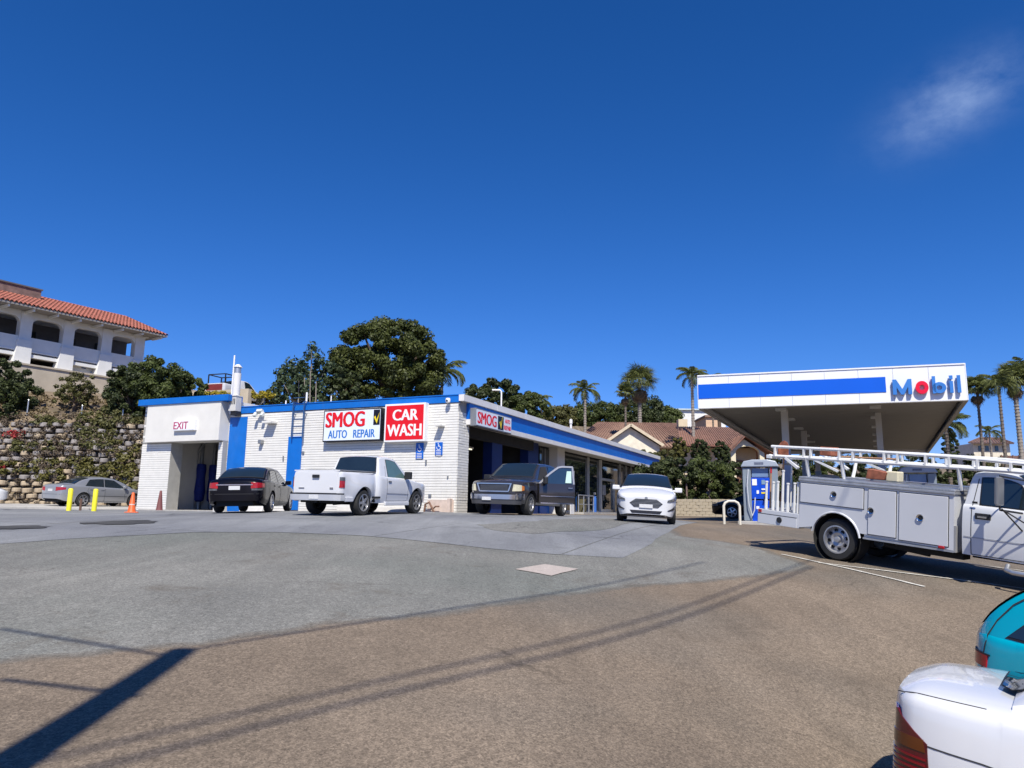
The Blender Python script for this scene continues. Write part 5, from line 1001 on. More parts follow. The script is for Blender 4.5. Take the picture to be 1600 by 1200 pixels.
class Car:
    def __init__(s,sp,name,label,cat,X_,Y_,head,group=None,sink=0.,level=False):
        s.sp=sp; s.W=pchip(sp['W']); s.top=pchip(sp['top']); s.sh=pchip(sp['sh']); s.lowf=pchip(sp['low']); s.wz=pchip(sp.get('wz',[(.15,.90),(.35,.97),(.6,1.0),(.85,.985),(1.1,.955),(1.3,.93)]))
        s.xr,s.xf=sp['W'][0][0],sp['W'][-1][0]; s.arch=sp['arch']; s.paint=sp['paint']; s.bulge=sp.get('bulge',[])
        h=R(head); f=np.array([math.sin(h),math.cos(h)]); l=np.array([-math.cos(h),math.sin(h)]); s.f=f;s.l=l
        ax=[a[0] for a in s.arch] or [-1.3,1.3]; tr=.75
        def gp(x,y): q=np.array([X_,Y_])+f*x+l*y; return np.array([q[0],q[1],gz(q[0],q[1])])
        F_=(gp(ax[-1],tr)+gp(ax[-1],-tr))/2; B_=(gp(ax[0],tr)+gp(ax[0],-tr))/2; Lf=(gp(ax[-1],tr)+gp(ax[0],tr))/2; Rt=(gp(ax[-1],-tr)+gp(ax[0],-tr))/2
        vx=F_-B_; vx/=np.linalg.norm(vx); vy=Lf-Rt; vz=np.cross(vx,vy); vz/=np.linalg.norm(vz); vy=np.cross(vz,vx); mid=B_+(F_-B_)*((0-ax[0])/(ax[-1]-ax[0])); mid=mid+np.array([0,0,.01-sink])
        s.e=empty(name,(0,0,0),0,label,cat,group,mw=Matrix(((vx[0],vy[0],vz[0],mid[0]),(vx[1],vy[1],vz[1],mid[1]),(vx[2],vy[2],vz[2],mid[2]),(0,0,0,1))))
    def Y(s,x,z):
        w=s.W(x)*s.wz(z)
        for (bx,amp,rx,rz,bz) in s.bulge: w+=amp*math.exp(-((x-bx)/rx)**4-((z-bz)/rz)**2)
        return w
    def low(s,x):
        z=s.lowf(x)
        for (xc,r_,zc) in s.arch:
            d=r_*r_-(x-xc)**2
            if d>0: z=max(z,zc+math.sqrt(d))
        return z
    def section(s,x):
        lo=s.low(x); sh=s.sh(x); tp=s.top(x); lo=min(lo,sh-.08); w0=s.W(x); pts=[(s.Y(x,lo)-.12,lo+.0)]
        for fr in (0,.1,.25,.42,.58,.72,.84,.92,.97,1.0):
            z=lo+(sh-lo)*fr; y=s.Y(x,z); y*={.92:.997,.97:.988,1.0:.965}.get(fr,1); pts.append((y,z))
        ys=pts[-1][0]
        for k,(fy,fz) in enumerate(((.94,.28),(.84,.55),(.62,.82),(.32,.96),(0,1.))): pts.append((ys*fy,sh+(tp-sh)*fz))
        return pts
    def body(s,name='body'):
        X=set(np.round(np.arange(s.xr,s.xf,.07),4).tolist()+[s.xf,s.xr])
        for (xc,r_,zc) in s.arch:
            zl=s.lowf(xc); dz=max(0,zl-zc); e=math.sqrt(max(.01,r_*r_-dz*dz))
            for k in range(15): X.add(round(xc+e*math.cos(math.pi*k/14)*.9999,4))
            X.add(round(xc-e-.004,4));X.add(round(xc+e+.004,4))
        X=sorted(x for x in X if s.xr<=x<=s.xf); X=[x for k,x in enumerate(X) if k==0 or x-X[k-1]>.0015]
        rows=[]
        for x in X:
            h=s.section(x); rows.append([(x,y,z) for y,z in h]+[(x,-y,z) for y,z in h[::-1][1:]])
        b=MB(); b.grid(rows,0,True)
        for row in (rows[0],rows[-1]):
            n=len(row); m_=n//2; P_=[[row[i],(row[i][0],row[i][1]*.5,row[i][2]),(row[i][0],0,row[i][2]),(row[i][0],-row[i][1]*.5,row[i][2]),row[n-1-i]] for i in range(m_+1)]
            b.grid(P_,0,True)
        s.bodyo=b.build(name,s.paint,s.e,weld=True,sharp=38)
        b=MB(); x0,x1=s.xr+.12,s.xf-.12; lows=[(x0,.32),(x1,.32)]
        b.box(x0,x1,-s.W(0)*.62,s.W(0)*.62,.20 if s.sp.get('zu') is None else s.sp['zu'],s.sh(0)-.2)
        b.box(s.arch[0][0]+s.arch[0][1]+.05,s.arch[-1][0]-s.arch[-1][1]-.05,-s.W(0)*.88,s.W(0)*.88,s.lowf(0)+.02,s.sh(0)-.25)
        b.build('underbody',UNDER,s.e,kind=None); return s
    def gh(s):
        g=s.sp['gh']; s.g=g; zr=g['zr']; xw0,xr1,xr2,xb3=g['x']; s.k=g.get('k',.28); s.wb=g.get('wb',.93); cr_=g.get('crown',.05)
        zt0=s.top(xw0)-.01; zt3=s.top(xb3)-.01; fr=g.get('front',[(.33,.42),(.72,.80)]); re=g.get('rear',[(.4,.55),(.75,.86)])
        pts=[(xb3,zt3)]+[(xb3+(xr2-xb3)*a,zt3+(zr-.05-zt3)*b_) for a,b_ in re]+[(xr2,zr-.05),((xr1+xr2)/2,zr),(xr1,zr-.05)]+[(xr1+(xw0-xr1)*(1-a),zt0+(zr-.05-zt0)*b_) for a,b_ in fr[::-1]]+[(xw0,zt0)]
        pts=sorted(pts); s.zt=pchip(pts); s.crown=cr_
        s.wbx=lambda x: s.W(x)*s.wz(s.sh(x))*s.wb
        s.belt=lambda x: s.sh(x)-.03
        def wt(x): return max(.05,s.wbx(x)-s.k*max(0,s.zt(x)-s.belt(x)))
        s.wt=wt
        rows=[]
        n=46
        for i in range(n+1):
            x=xb3+(xw0-xb3)*i/n; zt=s.zt(x); bl=min(s.belt(x),zt-.005); w1=s.wbx(x); w2=wt(x)
            c_=cr_*min(1,max(.0,(zt-bl)/.15)); h=[(w1,bl),(w1-(w1-w2)*.5,bl+(zt-bl)*.5),(w2+.006,zt-.06 if zt-bl>.1 else bl+(zt-bl)*.6),(w2-.01,zt-.02 if zt-bl>.1 else zt-.002),(w2-.05,zt),(w2*.7,zt+c_*.5),(w2*.35,zt+c_*.9),(0,zt+c_)]
            rows.append([(x,y,z) for y,z in h]+[(x,-y,z) for y,z in h[::-1][1:]])
        b=MB(); b.grid(rows,0,True)
        for row in (rows[0],rows[-1]):
            nn=len(row); b.grid([[row[i],(row[i][0],0,row[i][2]),row[nn-1-i]] for i in range(nn//2+1)],0,True)
        b.build('cabin_shell',s.paint,s.e,weld=True,sharp=45)
        return s
    def sideY(s,x,z):
        bl=s.belt(x)
        if z<=bl: return s.Y(x,z)
        return s.wbx(x)-s.k*(z-bl)
    def swin(s,xb0,xb1,xt0,xt1,zb=.035,zt=.09,name='side_window',m_=None,off=.006,sides=(1,-1),trim=True,ztabs=None):
        for sd in sides:
            for (g_,mm,nm,of) in (((.022,BLACK,'window_trim',off-.003),(0,m_ or GLASS,name,off)) if trim else ((0,m_ or GLASS,name,off),)):
                P_=[]
                for j in range(7):
                    t=j/6; row=[]
                    for i in range(13):
                        q=i/12; xa=xb0+(xb1-xb0)*q; xc=xt0+(xt1-xt0)*q
                        za=s.belt(xa)+zb-g_; zc=(s.zt(xc)-zt if ztabs is None else ztabs)+g_*.8
                        x=xa+(xc-xa)*t; 
                        if g_: x+= g_*(1 if i==12 else -1 if i==0 else 0)*(1 if xb1>xb0 else -1)
                        z=za+(zc-za)*t; row.append((x,sd*(s.sideY(x,z)+of),z))
                    P_.append(row)
                b=MB(); b.grid(P_,0,True); b.build(nm,mm,s.e,recalc=False)
        return s
    def screen(s,xa,xb,wf=.9,name='windshield',m_=None,off=.008,wtop=None,trim=True,w0=None,rnd=0,gt=.03):
        for g_,mm,nm,of in (((gt,BLACK,name+'_seal',off*.5),(0,m_ or GLASS,name,off)) if trim else ((0,m_ or GLASS,name,off),)):
            P_=[]; sg=1 if xa>xb else -1
            for j in range(13):
                t=j/12; x=xa+(xb-xa)*t; 
                if g_: x+=g_*sg*(1 if j==0 else -.6 if j==12 else 0)
                zt=s.zt(x); w=min(s.wt(x)*wf,(s.wt(x)-.035)); 
                if rnd: w*=1-rnd*(1-min(1,t/.22))**2
                if g_: w+=g_
                slope_=(s.zt(x+.01)-s.zt(x-.01))/.02; nl=math.hypot(1,slope_); row=[]
                cc=s.crown*min(1,max(0,(zt-s.belt(x))/.15))
                for i in range(-6,7):
                    y=w*i/6; yn=abs(y)/max(.01,s.wt(x)); c_=cc*(1-yn**2) ; row.append((x-slope_/nl*of,y,zt+c_+of/nl+.002))
                P_.append(row)
            b=MB(); b.grid(P_,0,True); b.build(nm,mm,s.e,recalc=False)
        return s
    def ribbon(s,pts,w=.012,m_=None,off=.003,sides=(1,-1),name='door_seam',d=.0):
        for sd in sides:
            b=MB(); Q=[]
            for (x0,z0),(x1,z1) in zip(pts[:-1],pts[1:]):
                n=max(1,int(math.hypot(x1-x0,z1-z0)/.08)); Q+=[(x0+(x1-x0)*k/n,z0+(z1-z0)*k/n) for k in range(n)]
            Q.append(pts[-1]); P_=[]
            for k,(x,z) in enumerate(Q):
                a=Q[max(0,k-1)];c_=Q[min(len(Q)-1,k+1)]; dx,dz=c_[0]-a[0],c_[1]-a[1]; l=math.hypot(dx,dz) or 1; nx_,nz_=-dz/l*w/2,dx/l*w/2
                P_.append([(x-nx_,sd*(s.sideY(x-nx_,z-nz_)+off*.2),z-nz_),(x-nx_,sd*(s.sideY(x-nx_,z-nz_)+off),z-nz_),(x+nx_,sd*(s.sideY(x+nx_,z+nz_)+off),z+nz_),(x+nx_,sd*(s.sideY(x+nx_,z+nz_)+off*.2),z+nz_)])
            b.grid(P_,0,True); b.build(name,m_ or SEAM,s.e,recalc=False)
        return s
    def perim(s,end,z):
        xe=s.xf if end>0 else s.xr; pts=[(xe,0.)]; n=8; yc=s.Y(xe,z)
        for k in range(1,n+1): pts.append((xe,yc*k/n))
        x=xe
        for k in range(60): x-=end*.025; pts.append((x,s.Y(x,z)))
        return pts
    def patch(s,end,sides,a0,a1,z0,z1,off=.006,name='lamp',m_=None,z0b=None,z1b=None,a0b=None,a1b=None,nz=5,na=16,thick=True):
        """patch wrapped round the end: arclength a0..a1 from the centreline; z0..z1 at a0 end, z0b..z1b at a1 end"""
        z0b=z0 if z0b is None else z0b; z1b=z1 if z1b is None else z1b; a0b=a0 if a0b is None else a0b; a1b=a1 if a1b is None else a1b
        for sd in sides:
            P_=[];Pi=[]
            for j in range(nz+1):
                t=j/nz; row=[];ri=[]
                for i in range(na+1):
                    q=i/na; a=(a0+(a1-a0)*q)*(1-t)+(a0b+(a1b-a0b)*q)*t; z=(z0+(z0b-z0)*q)*(1-t)+(z1+(z1b-z1)*q)*t
                    pr=s.perim(end,z); acc=0; aa=abs(a); sg=(1 if a>=0 else -1)
                    for (p,r_) in zip(pr[:-1],pr[1:]):
                        l=math.hypot(r_[0]-p[0],r_[1]-p[1])
                        if acc+l>=aa or r_ is pr[-1]:
                            f=(aa-acc)/max(l,1e-6); x=p[0]+(r_[0]-p[0])*f; y=p[1]+(r_[1]-p[1])*f; tx,ty=(r_[0]-p[0])/max(l,1e-6),(r_[1]-p[1])/max(l,1e-6); nx_,ny_=(ty,-tx) if end>0 else (-ty,tx)
                            if nx_*end<0: nx_=-nx_
                            ny_=abs(ny_); break
                        acc+=l
                    row.append((x+nx_*off,sd*sg*(y+ny_*off),z)); ri.append((x-nx_*.01,sd*sg*(y-ny_*.01),z))
                P_.append(row);Pi.append(ri)
            b=MB(); b.grid(P_,0,True)
            if thick:
                b.grid([P_[0],Pi[0]],0,False); b.grid([P_[-1],Pi[-1]],0,False); b.grid([[r_[0] for r_ in P_],[r_[0] for r_ in Pi]],0,False); b.grid([[r_[-1] for r_ in P_],[r_[-1] for r_ in Pi]],0,False)
            b.build(name,m_,s.e,sharp=50)
        return s
    def wheels(s,r,w,style,inset=.02,rimr=.66,axles=None,rm=None):
        for (xc,_,zc) in s.arch:
            y=s.Y(xc,.6)-w/2-inset
            for sd in (1,-1): wheel(s.e,xc,sd*y,r,w,style,sd,rimr=rimr,rm=rm)
        return s
    def mirror(s,x,z,m_=None,d=(.14,.2,.14),gap=.03,sides=(1,-1)):
        for sd in sides:
            y=sd*(s.sideY(x,z)+gap+d[1]/2); b=MB(); b.cbox((x,y,z),d); b.bar((x+.02,sd*(s.sideY(x,z)-.02),z-.03),(x,y,z-.03),.07,.05); b.build('side_mirror',m_ or s.paint,s.e,bevel=min(d)*.3)
        return s
    def handle(s,x,z,m_=None,sides=(1,-1)):
        for sd in sides:
            y=sd*(s.sideY(x,z)+.012); b=MB(); b.cbox((x,y,z),(.17,.03,.03)); b.build('door_handle',m_ or s.paint,s.e,bevel=.008)
        return s
# ---------------- sedans / hatchback
def sedan_spec(p,L_f=2.32,L_r=-2.49,w=.9,zr=1.45,arch=((-1.36,.38,.32),(1.36,.38,.32))):
    return dict(paint=p,W=[(L_r,w*.72),(L_r+.05,w*.82),(L_r+.16,w*.90),(L_r+.42,w*.965),(-1.0,w*.995),(.4,w),(1.3,w*.99),(L_f-.5,w*.95),(L_f-.2,w*.86),(L_f-.07,w*.74),(L_f,w*.6)],
      top=[(L_r,.93),(L_r+.12,1.06),(-1.75,1.08),(-1.0,1.05),(.6,.98),(1.02,.99),(1.5,.93),(2.0,.80),(L_f,.66)],
      sh=[(L_r,.88),(L_r+.15,.99),(-1.75,.99),(-.8,.95),(.6,.90),(1.1,.87),(1.7,.79),(2.1,.71),(L_f,.62)],
      low=[(L_r,.36),(L_r+.25,.27),(-1.8,.22),(-.9,.19),(.9,.19),(1.8,.2),(L_f-.15,.21),(L_f,.28)],arch=list(arch),
      bulge=[(a[0],.012,.42,.2,.62) for a in arch],
      gh=dict(x=(1.22,.28,-1.05,-1.78),zr=zr,k=.34,wb=.93,crown=.055))
BLKP=paint('black_car_paint',(.003,.003,.006),.16,.12,var=.1); SILP=paint('silver_car_paint',(.34,.35,.37),.28,.7,.4); WP=paint('white_car_paint',(.66,.665,.68),.22,.8); WP2=paint('white_truck_paint',(.60,.61,.62),.28,.6); DKP=paint('dark_grey_car_paint',(.042,.038,.042),.2,.9,.3); TEAL=paint('teal_car_paint',(.0,.36,.48),.2,.8)
def dress_sedan(c,doors=True):
    c.swin(-1.28,-.32,-1.0,-.30,name='rear_side_window'); c.swin(-.24,.92,-.22,.26,name='front_side_window')
    c.screen(1.2,.32); c.screen(-1.76,-1.08,name='rear_window')
    c.ribbon([(-.28,.26),(-.28,.95)]); c.ribbon([(.86,.3),(.80,.6),(.9,.88)]); c.ribbon([(-1.12,.93),(-1.2,.75),(-1.0,.5),(-.95,.26)]); c.ribbon([(-.95,.25),(.86,.25)])
    c.handle(-.42,.82); c.handle(-1.02,.84); c.mirror(.78,.98)
    return c
sed=Car(sedan_spec(BLKP),'black_sedan','black four door sedan parked left of the white pickup, tail towards the viewer','car',-8.7,25.6,-4)
sed.body().gh(); dress_sedan(sed); sed.wheels(.325,.21,9,rimr=.7)
sed.patch(-1,(1,-1),.50,1.02,.74,.93,name='tail_lamp',m_=TAILR,z0b=.78,z1b=.90); sed.patch(-1,(1,-1),.52,.9,.68,.738,name='reverse_lamp',m_=LAMPC)
sed.patch(-1,(1,),-.17,.17,.70,.82,off=.012,name='number_plate',m_=PLATE,nz=2,na=4); sed.patch(-1,(1,),-.55,.55,.84,.87,off=.015,name='trunk_garnish',m_=CHROME,nz=2,na=10)
sed.patch(-1,(1,),-.8,.8,.565,.577,off=.003,name='bumper_seam',m_=SEAM,nz=1,na=14); sed.patch(1,(1,-1),.45,.95,.60,.72,name='headlamp',m_=LAMPC)
sil=Car(sedan_spec(SILP,w=.88,zr=1.42),'silver_sedan','silver four door sedan parked in front of the planter block wall','car',-20.9,38.0,27)
sil.body().gh(); dress_sedan(sil); sil.wheels(.32,.2,7,rimr=.7)
sil.patch(-1,(1,-1),.42,.95,.72,.92,name='tail_lamp',m_=TAILR,z0b=.80,z1b=.90); sil.patch(-1,(1,),-.17,.17,.70,.82,off=.012,name='number_plate',m_=PLATE,nz=2,na=4); sil.patch(-1,(1,),-.8,.8,.565,.577,off=.003,name='bumper_seam',m_=SEAM,nz=1,na=14)
sil.ribbon([(-1.0,.52),(.95,.50)],.02,name='side_moulding',m_=SEAM)
wl=Car(sedan_spec(WP,w=.88),'white_edge_car','white car whose nose just shows at the left edge of the picture','car',-27.95,37.5,60)
wl.body().gh(); dress_sedan(wl); wl.wheels(.32,.2,5)
bk=Car(sedan_spec(BLKP,w=.88,zr=1.36),'black_parked_car','black car partly hidden behind the cream hoop guard, nose to the left','car',12.2,36.2,-68)
bk.body().gh(); dress_sedan(bk); bk.wheels(.32,.2,5); bk.patch(1,(1,-1),.45,.95,.60,.72,name='headlamp',m_=LAMPC)
# hatchback
fs=dict(paint=WP,W=[(-1.92,.64),(-1.86,.76),(-1.65,.82),(-1.2,.855),(0,.865),(1.25,.86),(1.6,.835),(1.82,.78),(1.95,.70),(2.03,.56)],
  top=[(-1.92,.92),(-1.75,1.06),(-1.3,1.08),(.6,1.02),(1.02,1.05),(1.35,1.0),(1.65,.92),(1.85,.85),(1.97,.80),(2.03,.75)],
  sh=[(-1.92,.88),(-1.7,1.0),(-1.2,1.01),(0,.94),(.9,.93),(1.3,.90),(1.6,.86),(1.85,.80),(1.97,.75),(2.03,.71)],
  low=[(-1.92,.36),(-1.7,.25),(-.9,.19),(.9,.19),(1.6,.2),(1.9,.21),(2.03,.25)],arch=[(-1.245,.35,.30),(1.245,.35,.30)],bulge=[(-1.245,.012,.38,.2,.6),(1.245,.015,.38,.2,.6)],
  gh=dict(x=(1.12,.22,-1.35,-1.82),zr=1.46,k=.32,wb=.95,crown=.05))
fi=Car(fs,'white_hatchback','white five door hatchback facing the viewer in front of the storefront','car',4.28,23.6,191)
fi.body().gh(); fi.swin(-1.25,-.35,-1.2,-.33); fi.swin(-.27,.85,-.25,.28); fi.screen(1.10,.26,wf=.93); fi.screen(-1.8,-1.38,name='rear_window')
fi.wheels(.305,.195,7,rimr=.72); fi.mirror(.72,1.0,d=(.12,.22,.14),gap=.06); fi.handle(-.4,.85); fi.ribbon([(-.3,.26),(-.3,.93)])
BLG=mat('grille_black',(.02,.02,.025),.4,var=.3)
fi.patch(1,(1,-1),.60,1.20,.62,.675,off=.022,name='headlamp',m_=LAMPC,z0b=.70,z1b=.825,a0b=.62,a1b=1.20,nz=6)
fi.patch(1,(1,-1),.76,.87,.66,.71,off=.028,name='lamp_reflector',m_=CHROME,z0b=.67,z1b=.735,nz=2); fi.patch(1,(1,-1),.94,1.05,.69,.745,off=.028,name='lamp_reflector',m_=CHROME,z0b=.70,z1b=.77,nz=2)
fi.patch(1,(1,),-.34,.34,.44,.56,off=.012,name='grille',m_=BLG,a0b=-.47,a1b=.47,nz=4); fi.patch(1,(1,),-.47,.47,.561,.68,off=.012,name='grille',m_=BLG,a0b=-.30,a1b=.30,nz=4)
for k in range(6): z=.455+k*.038; w=(.345+(z-.44)*1.08 if z<.56 else .47-(z-.56)*1.4)-.02; fi.patch(1,(1,),-w,w,z,z+.011,off=.022,name='grille_bar',m_=STEEL,nz=1,na=10)
fi.patch(1,(1,),-.19,.19,.43,.53,off=.035,name='number_plate',m_=PLATE,nz=1,na=4)
fi.patch(1,(1,),-.40,.40,.27,.355,off=.010,name='lower_intake',m_=BLG,a0b=-.46,a1b=.46,nz=2)
fi.patch(1,(1,-1),.62,.98,.36,.38,off=.010,name='fog_lamp_recess',m_=BLG,z0b=.41,z1b=.52,nz=3)
fi.patch(1,(1,),-.85,.85,.165,.20,off=.012,name='lower_lip',m_=BLG,nz=1,na=12)
b=MB(); b.lathe([(0,.0),(.04,.0),(.045,-.01)],(2.04,0,.705),'x',14); o=b.build('badge',STEEL,fi.e)
b=MB(); b.cbox((.95,-.2,1.075),(.02,.55,.015),ry=R(-30)); b.cbox((.93,.3,1.08),(.02,.5,.015),ry=R(-30)); b.build('wiper',BLACK,fi.e)
# ---------------- pickups
def pickup_spec(p,xf,xr,wb,cab,w=1.0,zr=1.80,rail=1.27,hood=1.12,r_=.37,bulge=None,flare=0.):
    a=wb/2; xw,xr1,xr2,xb=cab
    return dict(paint=p,W=[(xr,w*.86),(xr+.05,w*.92),(xr+.25,w*.95),(-a,w*.96),(xb-.12,w*.96),(xb+.02,w*.985),(xw,w*.985),(a,w*.98),(xf-.45,w*.95),(xf-.2,w*.9),(xf-.06,w*.82),(xf,w*.76)],
      top=[(xr,rail),(xb-.06,rail+.01),(xb+.1,rail-.02),(xw,hood+.08),(xw+.3,hood+.04),(xf-.35,hood-.06),(xf-.08,hood-.12),(xf,hood-.18)],
      sh=[(xr,rail-.015),(xb-.06,rail-.01),(xb+.1,rail-.08),(xw,hood-.0),(xw+.3,hood-.06),(xf-.3,hood-.14),(xf,hood-.22)],
      low=[(xr,.50),(xr+.3,.46),(xb,.36),(xw,.36),(xf-.2,.38),(xf,.44)],arch=[(-a,r_+.09,r_+.02),(a,r_+.09,r_+.02)],bulge=bulge or [],zu=.36,
      wz=[(.3,.93),(.5,.975),(.8,1.0),(1.05,.99),(1.3,.955)],
      gh=dict(x=(xw,xr1,xr2,xb),zr=zr,k=.26,wb=.955,crown=.04,front=[(.33,.4),(.72,.78)],rear=[(.35,.35),(.7,.72)]))
# white flareside pickup
ps=pickup_spec(WP,2.46,-2.62,3.04,(1.05,.33,-.55,-.72),zr=1.80,bulge=[(-1.52,.085,.62,.38,.78),(1.52,.03,.5,.3,.75)])
ps['W']=[(-2.62,.80),(-2.56,.86),(-2.3,.87),(-.86,.87),(-.78,.955),(-.6,.985),(1.05,.985),(1.52,.98),(2.0,.95),(2.25,.88),(2.40,.78),(2.46,.7)]
pk=Car(ps,'white_pickup','white pickup with covered flared bed parked tail first in front of the block wall','pickup truck',-4.63,24.05,22.5)
pk.body().gh(); pk.screen(-.71,-.56,name='rear_window',wf=.86); pk.screen(1.03,.36); pk.swin(-.22,.92,-.20,.33,name='side_window',m_=GLASSG,zt=.10)
pk.wheels(.375,.27,5,rimr=.66,inset=-.0)
pk.ribbon([(-.34,.42),(-.36,1.2),(-.3,1.5)]); pk.ribbon([(.92,.45),(.92,1.08)]); pk.ribbon([(-.34,.42),(.92,.42)]); pk.ribbon([(-.35,.66),(.95,.64)],.02,off=.008,m_=mat('moulding_grey',(.35,.35,.37),.5),name='side_moulding')
pk.ribbon([(-2.5,1.235),(-.9,1.235)],.014); pk.handle(-.2,1.02,BLACK); pk.mirror(.78,1.24,BLACK,d=(.13,.24,.24),gap=.05)
b=MB(); P_=[]
for i in range(9):
    x=-2.6+(-.80+2.6)*i/8; P_.append([(x,y*pk.Y(x,1.25),1.285+.06*(1-(y)**2)) for y in (-.97,-.7,-.35,0,.35,.7,.97)])
b.grid(P_,0,True); b.add([(-2.62,-.8,1.265),(-2.62,.8,1.265),(-2.62,.8,1.30),(-2.62,-.8,1.30)],[(0,1,2,3)]); b.build('bed_cover',WP,pk.e,recalc=False)
pk.patch(-1,(1,-1),.80,.99,.80,1.08,off=.012,name='tail_lamp',m_=TAILR,nz=4,na=6); pk.patch(-1,(1,-1),.80,.99,1.0,1.10,off=.016,name='reverse_lamp',m_=LAMPC,nz=4,na=6)
pk.patch(-1,(1,),-.72,.72,.645,1.235,off=.012,name='tailgate',m_=WP,nz=6,na=14)
pk.patch(-1,(1,),-.94,.94,.43,.60,off=.09,name='bumper',m_=mat('bumper_satin',(.58,.59,.62),.22,metal=.35),nz=4,na=18); pk.patch(-1,(1,),-.90,.90,.60,.64,off=.08,name='bumper_step',m_=BLACK,nz=1,na=18)
pk.patch(-1,(1,),-.16,.16,.47,.59,off=.105,name='number_plate',m_=PLATE,nz=1,na=2)
b=MB(); b.cbox((-2.66,.0,1.12),(.05,.24,.09)); b.build('tailgate_handle',BLACK,pk.e,bevel=.015)
b=MB(); b.cbox((-2.64,.5,.78),(.015,.2,.03)); b.cbox((-2.64,-.55,.78),(.015,.12,.05)); b.build('tailgate_badge',CHROME,pk.e)
b=MB(); b.box(-1.05,-.74,.88,1.0,.50,.56); b.box(-1.05,-.74,-1.0,-.88,.50,.56); b.build('bed_step',BLACK,pk.e,bevel=.01)
for q_ in ((-.45,1.0,.93,1.0,.28,.40),(-.45,1.0,-1.0,-.93,.28,.40),(-2.45,-2.06,-.92,-.86,.40,.54),(-2.45,-2.06,.86,.92,.40,.54)): b=MB(); b.box(*q_); b.build('running_skirt',WP,pk.e,bevel=.02)
b=MB(); b.tube([(-2.3,-.4,.33),(-1.5,-.35,.36)],.035,8); b.box(-2.62,-2.3,-.05,.05,.36,.44); b.tube([(-1.52,-.75,.375),(-1.52,.75,.375)],.07,8); b.build('axle_and_exhaust',UNDER,pk.e)
# dark pickup with its door open
dsp=pickup_spec(DKP,2.72,-2.9,3.5,(1.25,.48,-1.12,-1.32),zr=1.86,hood=1.24,rail=1.32,bulge=[(-1.75,.03,.5,.3,.78),(1.75,.03,.5,.3,.78)])
dk=Car(dsp,'dark_pickup','dark grey pickup facing the viewer with its driver door open, leaving the repair bay','pickup truck',.50,27.5,203)
dk.body().gh(); dk.screen(1.23,.52); dk.screen(-1.31,-1.14,name='rear_window',wf=.86); dk.swin(-.18,1.08,-.16,.48,sides=(-1,),name='side_window'); dk.swin(-1.02,-.28,-1.0,-.27,name='rear_side_window')
dk.swin(-.12,1.02,-.12,.46,sides=(1,),m_=DARK,name='door_opening',trim=False); b=MB(); P_=[]
for j in range(5): P_.append([(x,dk.Y(x,.45+.17*j)+.006,.45+.165*j) for x in np.linspace(-.15,1.12,8)])
b.grid(P_,0,True); b.build('door_opening',UNDER,dk.e,recalc=False)
dk.wheels(.375,.26,5,rimr=.62); dk.ribbon([(-.2,.42),(-.2,1.15)],sides=(-1,)); dk.mirror(.95,1.28,BLACK,d=(.14,.26,.24),gap=.06,sides=(-1,))
dk.patch(1,(1,),-.50,.50,.78,1.00,off=.02,name='grille',m_=BLG,a0b=-.58,a1b=.58,nz=4)
dk.patch(1,(1,),-.64,.64,1.00,1.035,off=.035,name='grille_surround',m_=CHROME,nz=1); dk.patch(1,(1,),-.52,.52,.745,.78,off=.035,name='grille_surround',m_=CHROME,nz=1)
for sd in (1,-1): dk.patch(1,(sd,),.50,.55,.76,1.02,off=.034,name='grille_surround',m_=CHROME,a0b=.59,a1b=.64,nz=2,na=2)
for k in range(5): dk.patch(1,(1,),-.50,.50,.80+k*.038,.807+k*.038,off=.028,name='grille_bar',m_=STEEL,nz=1,na=8)
dk.patch(1,(1,-1),.66,1.02,.77,1.0,off=.014,name='headlamp',m_=CREAM,z0b=.79,z1b=.98,a0b=.70); dk.patch(1,(1,-1),1.02,1.16,.79,.97,off=.014,name='turn_lamp',m_=AMB,z0b=.82,z1b=.95)
dk.patch(1,(1,),-1.12,1.12,.50,.70,off=.07,name='front_bumper',m_=CHROME,nz=4,na=20); dk.patch(1,(1,),-1.0,1.0,.34,.50,off=.05,name='bumper_valance',m_=mat('dark_valance',(.05,.05,.055),.5),nz=2,na=18)
dk.patch(1,(1,),-.40,-.08,.46,.57,off=.09,name='number_plate',m_=PLATE,nz=1,na=2)
dk.patch(1,(1,),-.85,.85,.66,.70,off=.078,name='bumper_pad',m_=BLACK,nz=1)
# the open door: swung about its front edge
DS=mat('door_silver_edge',(.45,.45,.47),.3,metal=.3)
hx,hy=1.12,dk.Y(1.12,.8)+.01; an=R(58); ca,sa=math.cos(an),math.sin(an)
def dm(u,v,z): return (hx-u*ca-v*sa, hy+u*sa-v*ca+0, z)   # u along the door from the hinge, v thickness inward
def dw(z): return .10*max(0,z-1.1)
b=MB(); n=8; P_=[]
for j in range(n+1):
    z=.43+(1.12-.43)*j/n; P_.append([dm(u,-.03-.03*math.sin(math.pi*j/n),z) for u in np.linspace(0,1.27,8)])
b.grid(P_,0,True); P2=[[ (lambda q:q)(dm(u,.07,.43+(1.12-.43)*j/n)) for u in np.linspace(0,1.27,8)] for j in range(n+1)]; b.grid(P2,0,True)
b.grid([P_[0],P2[0]],0,False); b.grid([P_[-1],P2[-1]],0,False); b.grid([[r_[0] for r_ in P_],[r_[0] for r_ in P2]],0,False); b.grid([[r_[-1] for r_ in P_],[r_[-1] for r_ in P2]],0,False)
door=b.build('open_door',DKP,dk.e,label='open driver door swung outwards')
b=MB(); fr_=[dm(.0,.02,1.10),dm(.35,.05,1.45),dm(.68,.08,1.70),dm(.82,.09,1.73),dm(1.20,.09,1.73),dm(1.25,.02,1.12)]
for p,q in zip(fr_[:-1],fr_[1:]): b.bar(p,q,.05,.06)
b.build('window_frame',DS,door)
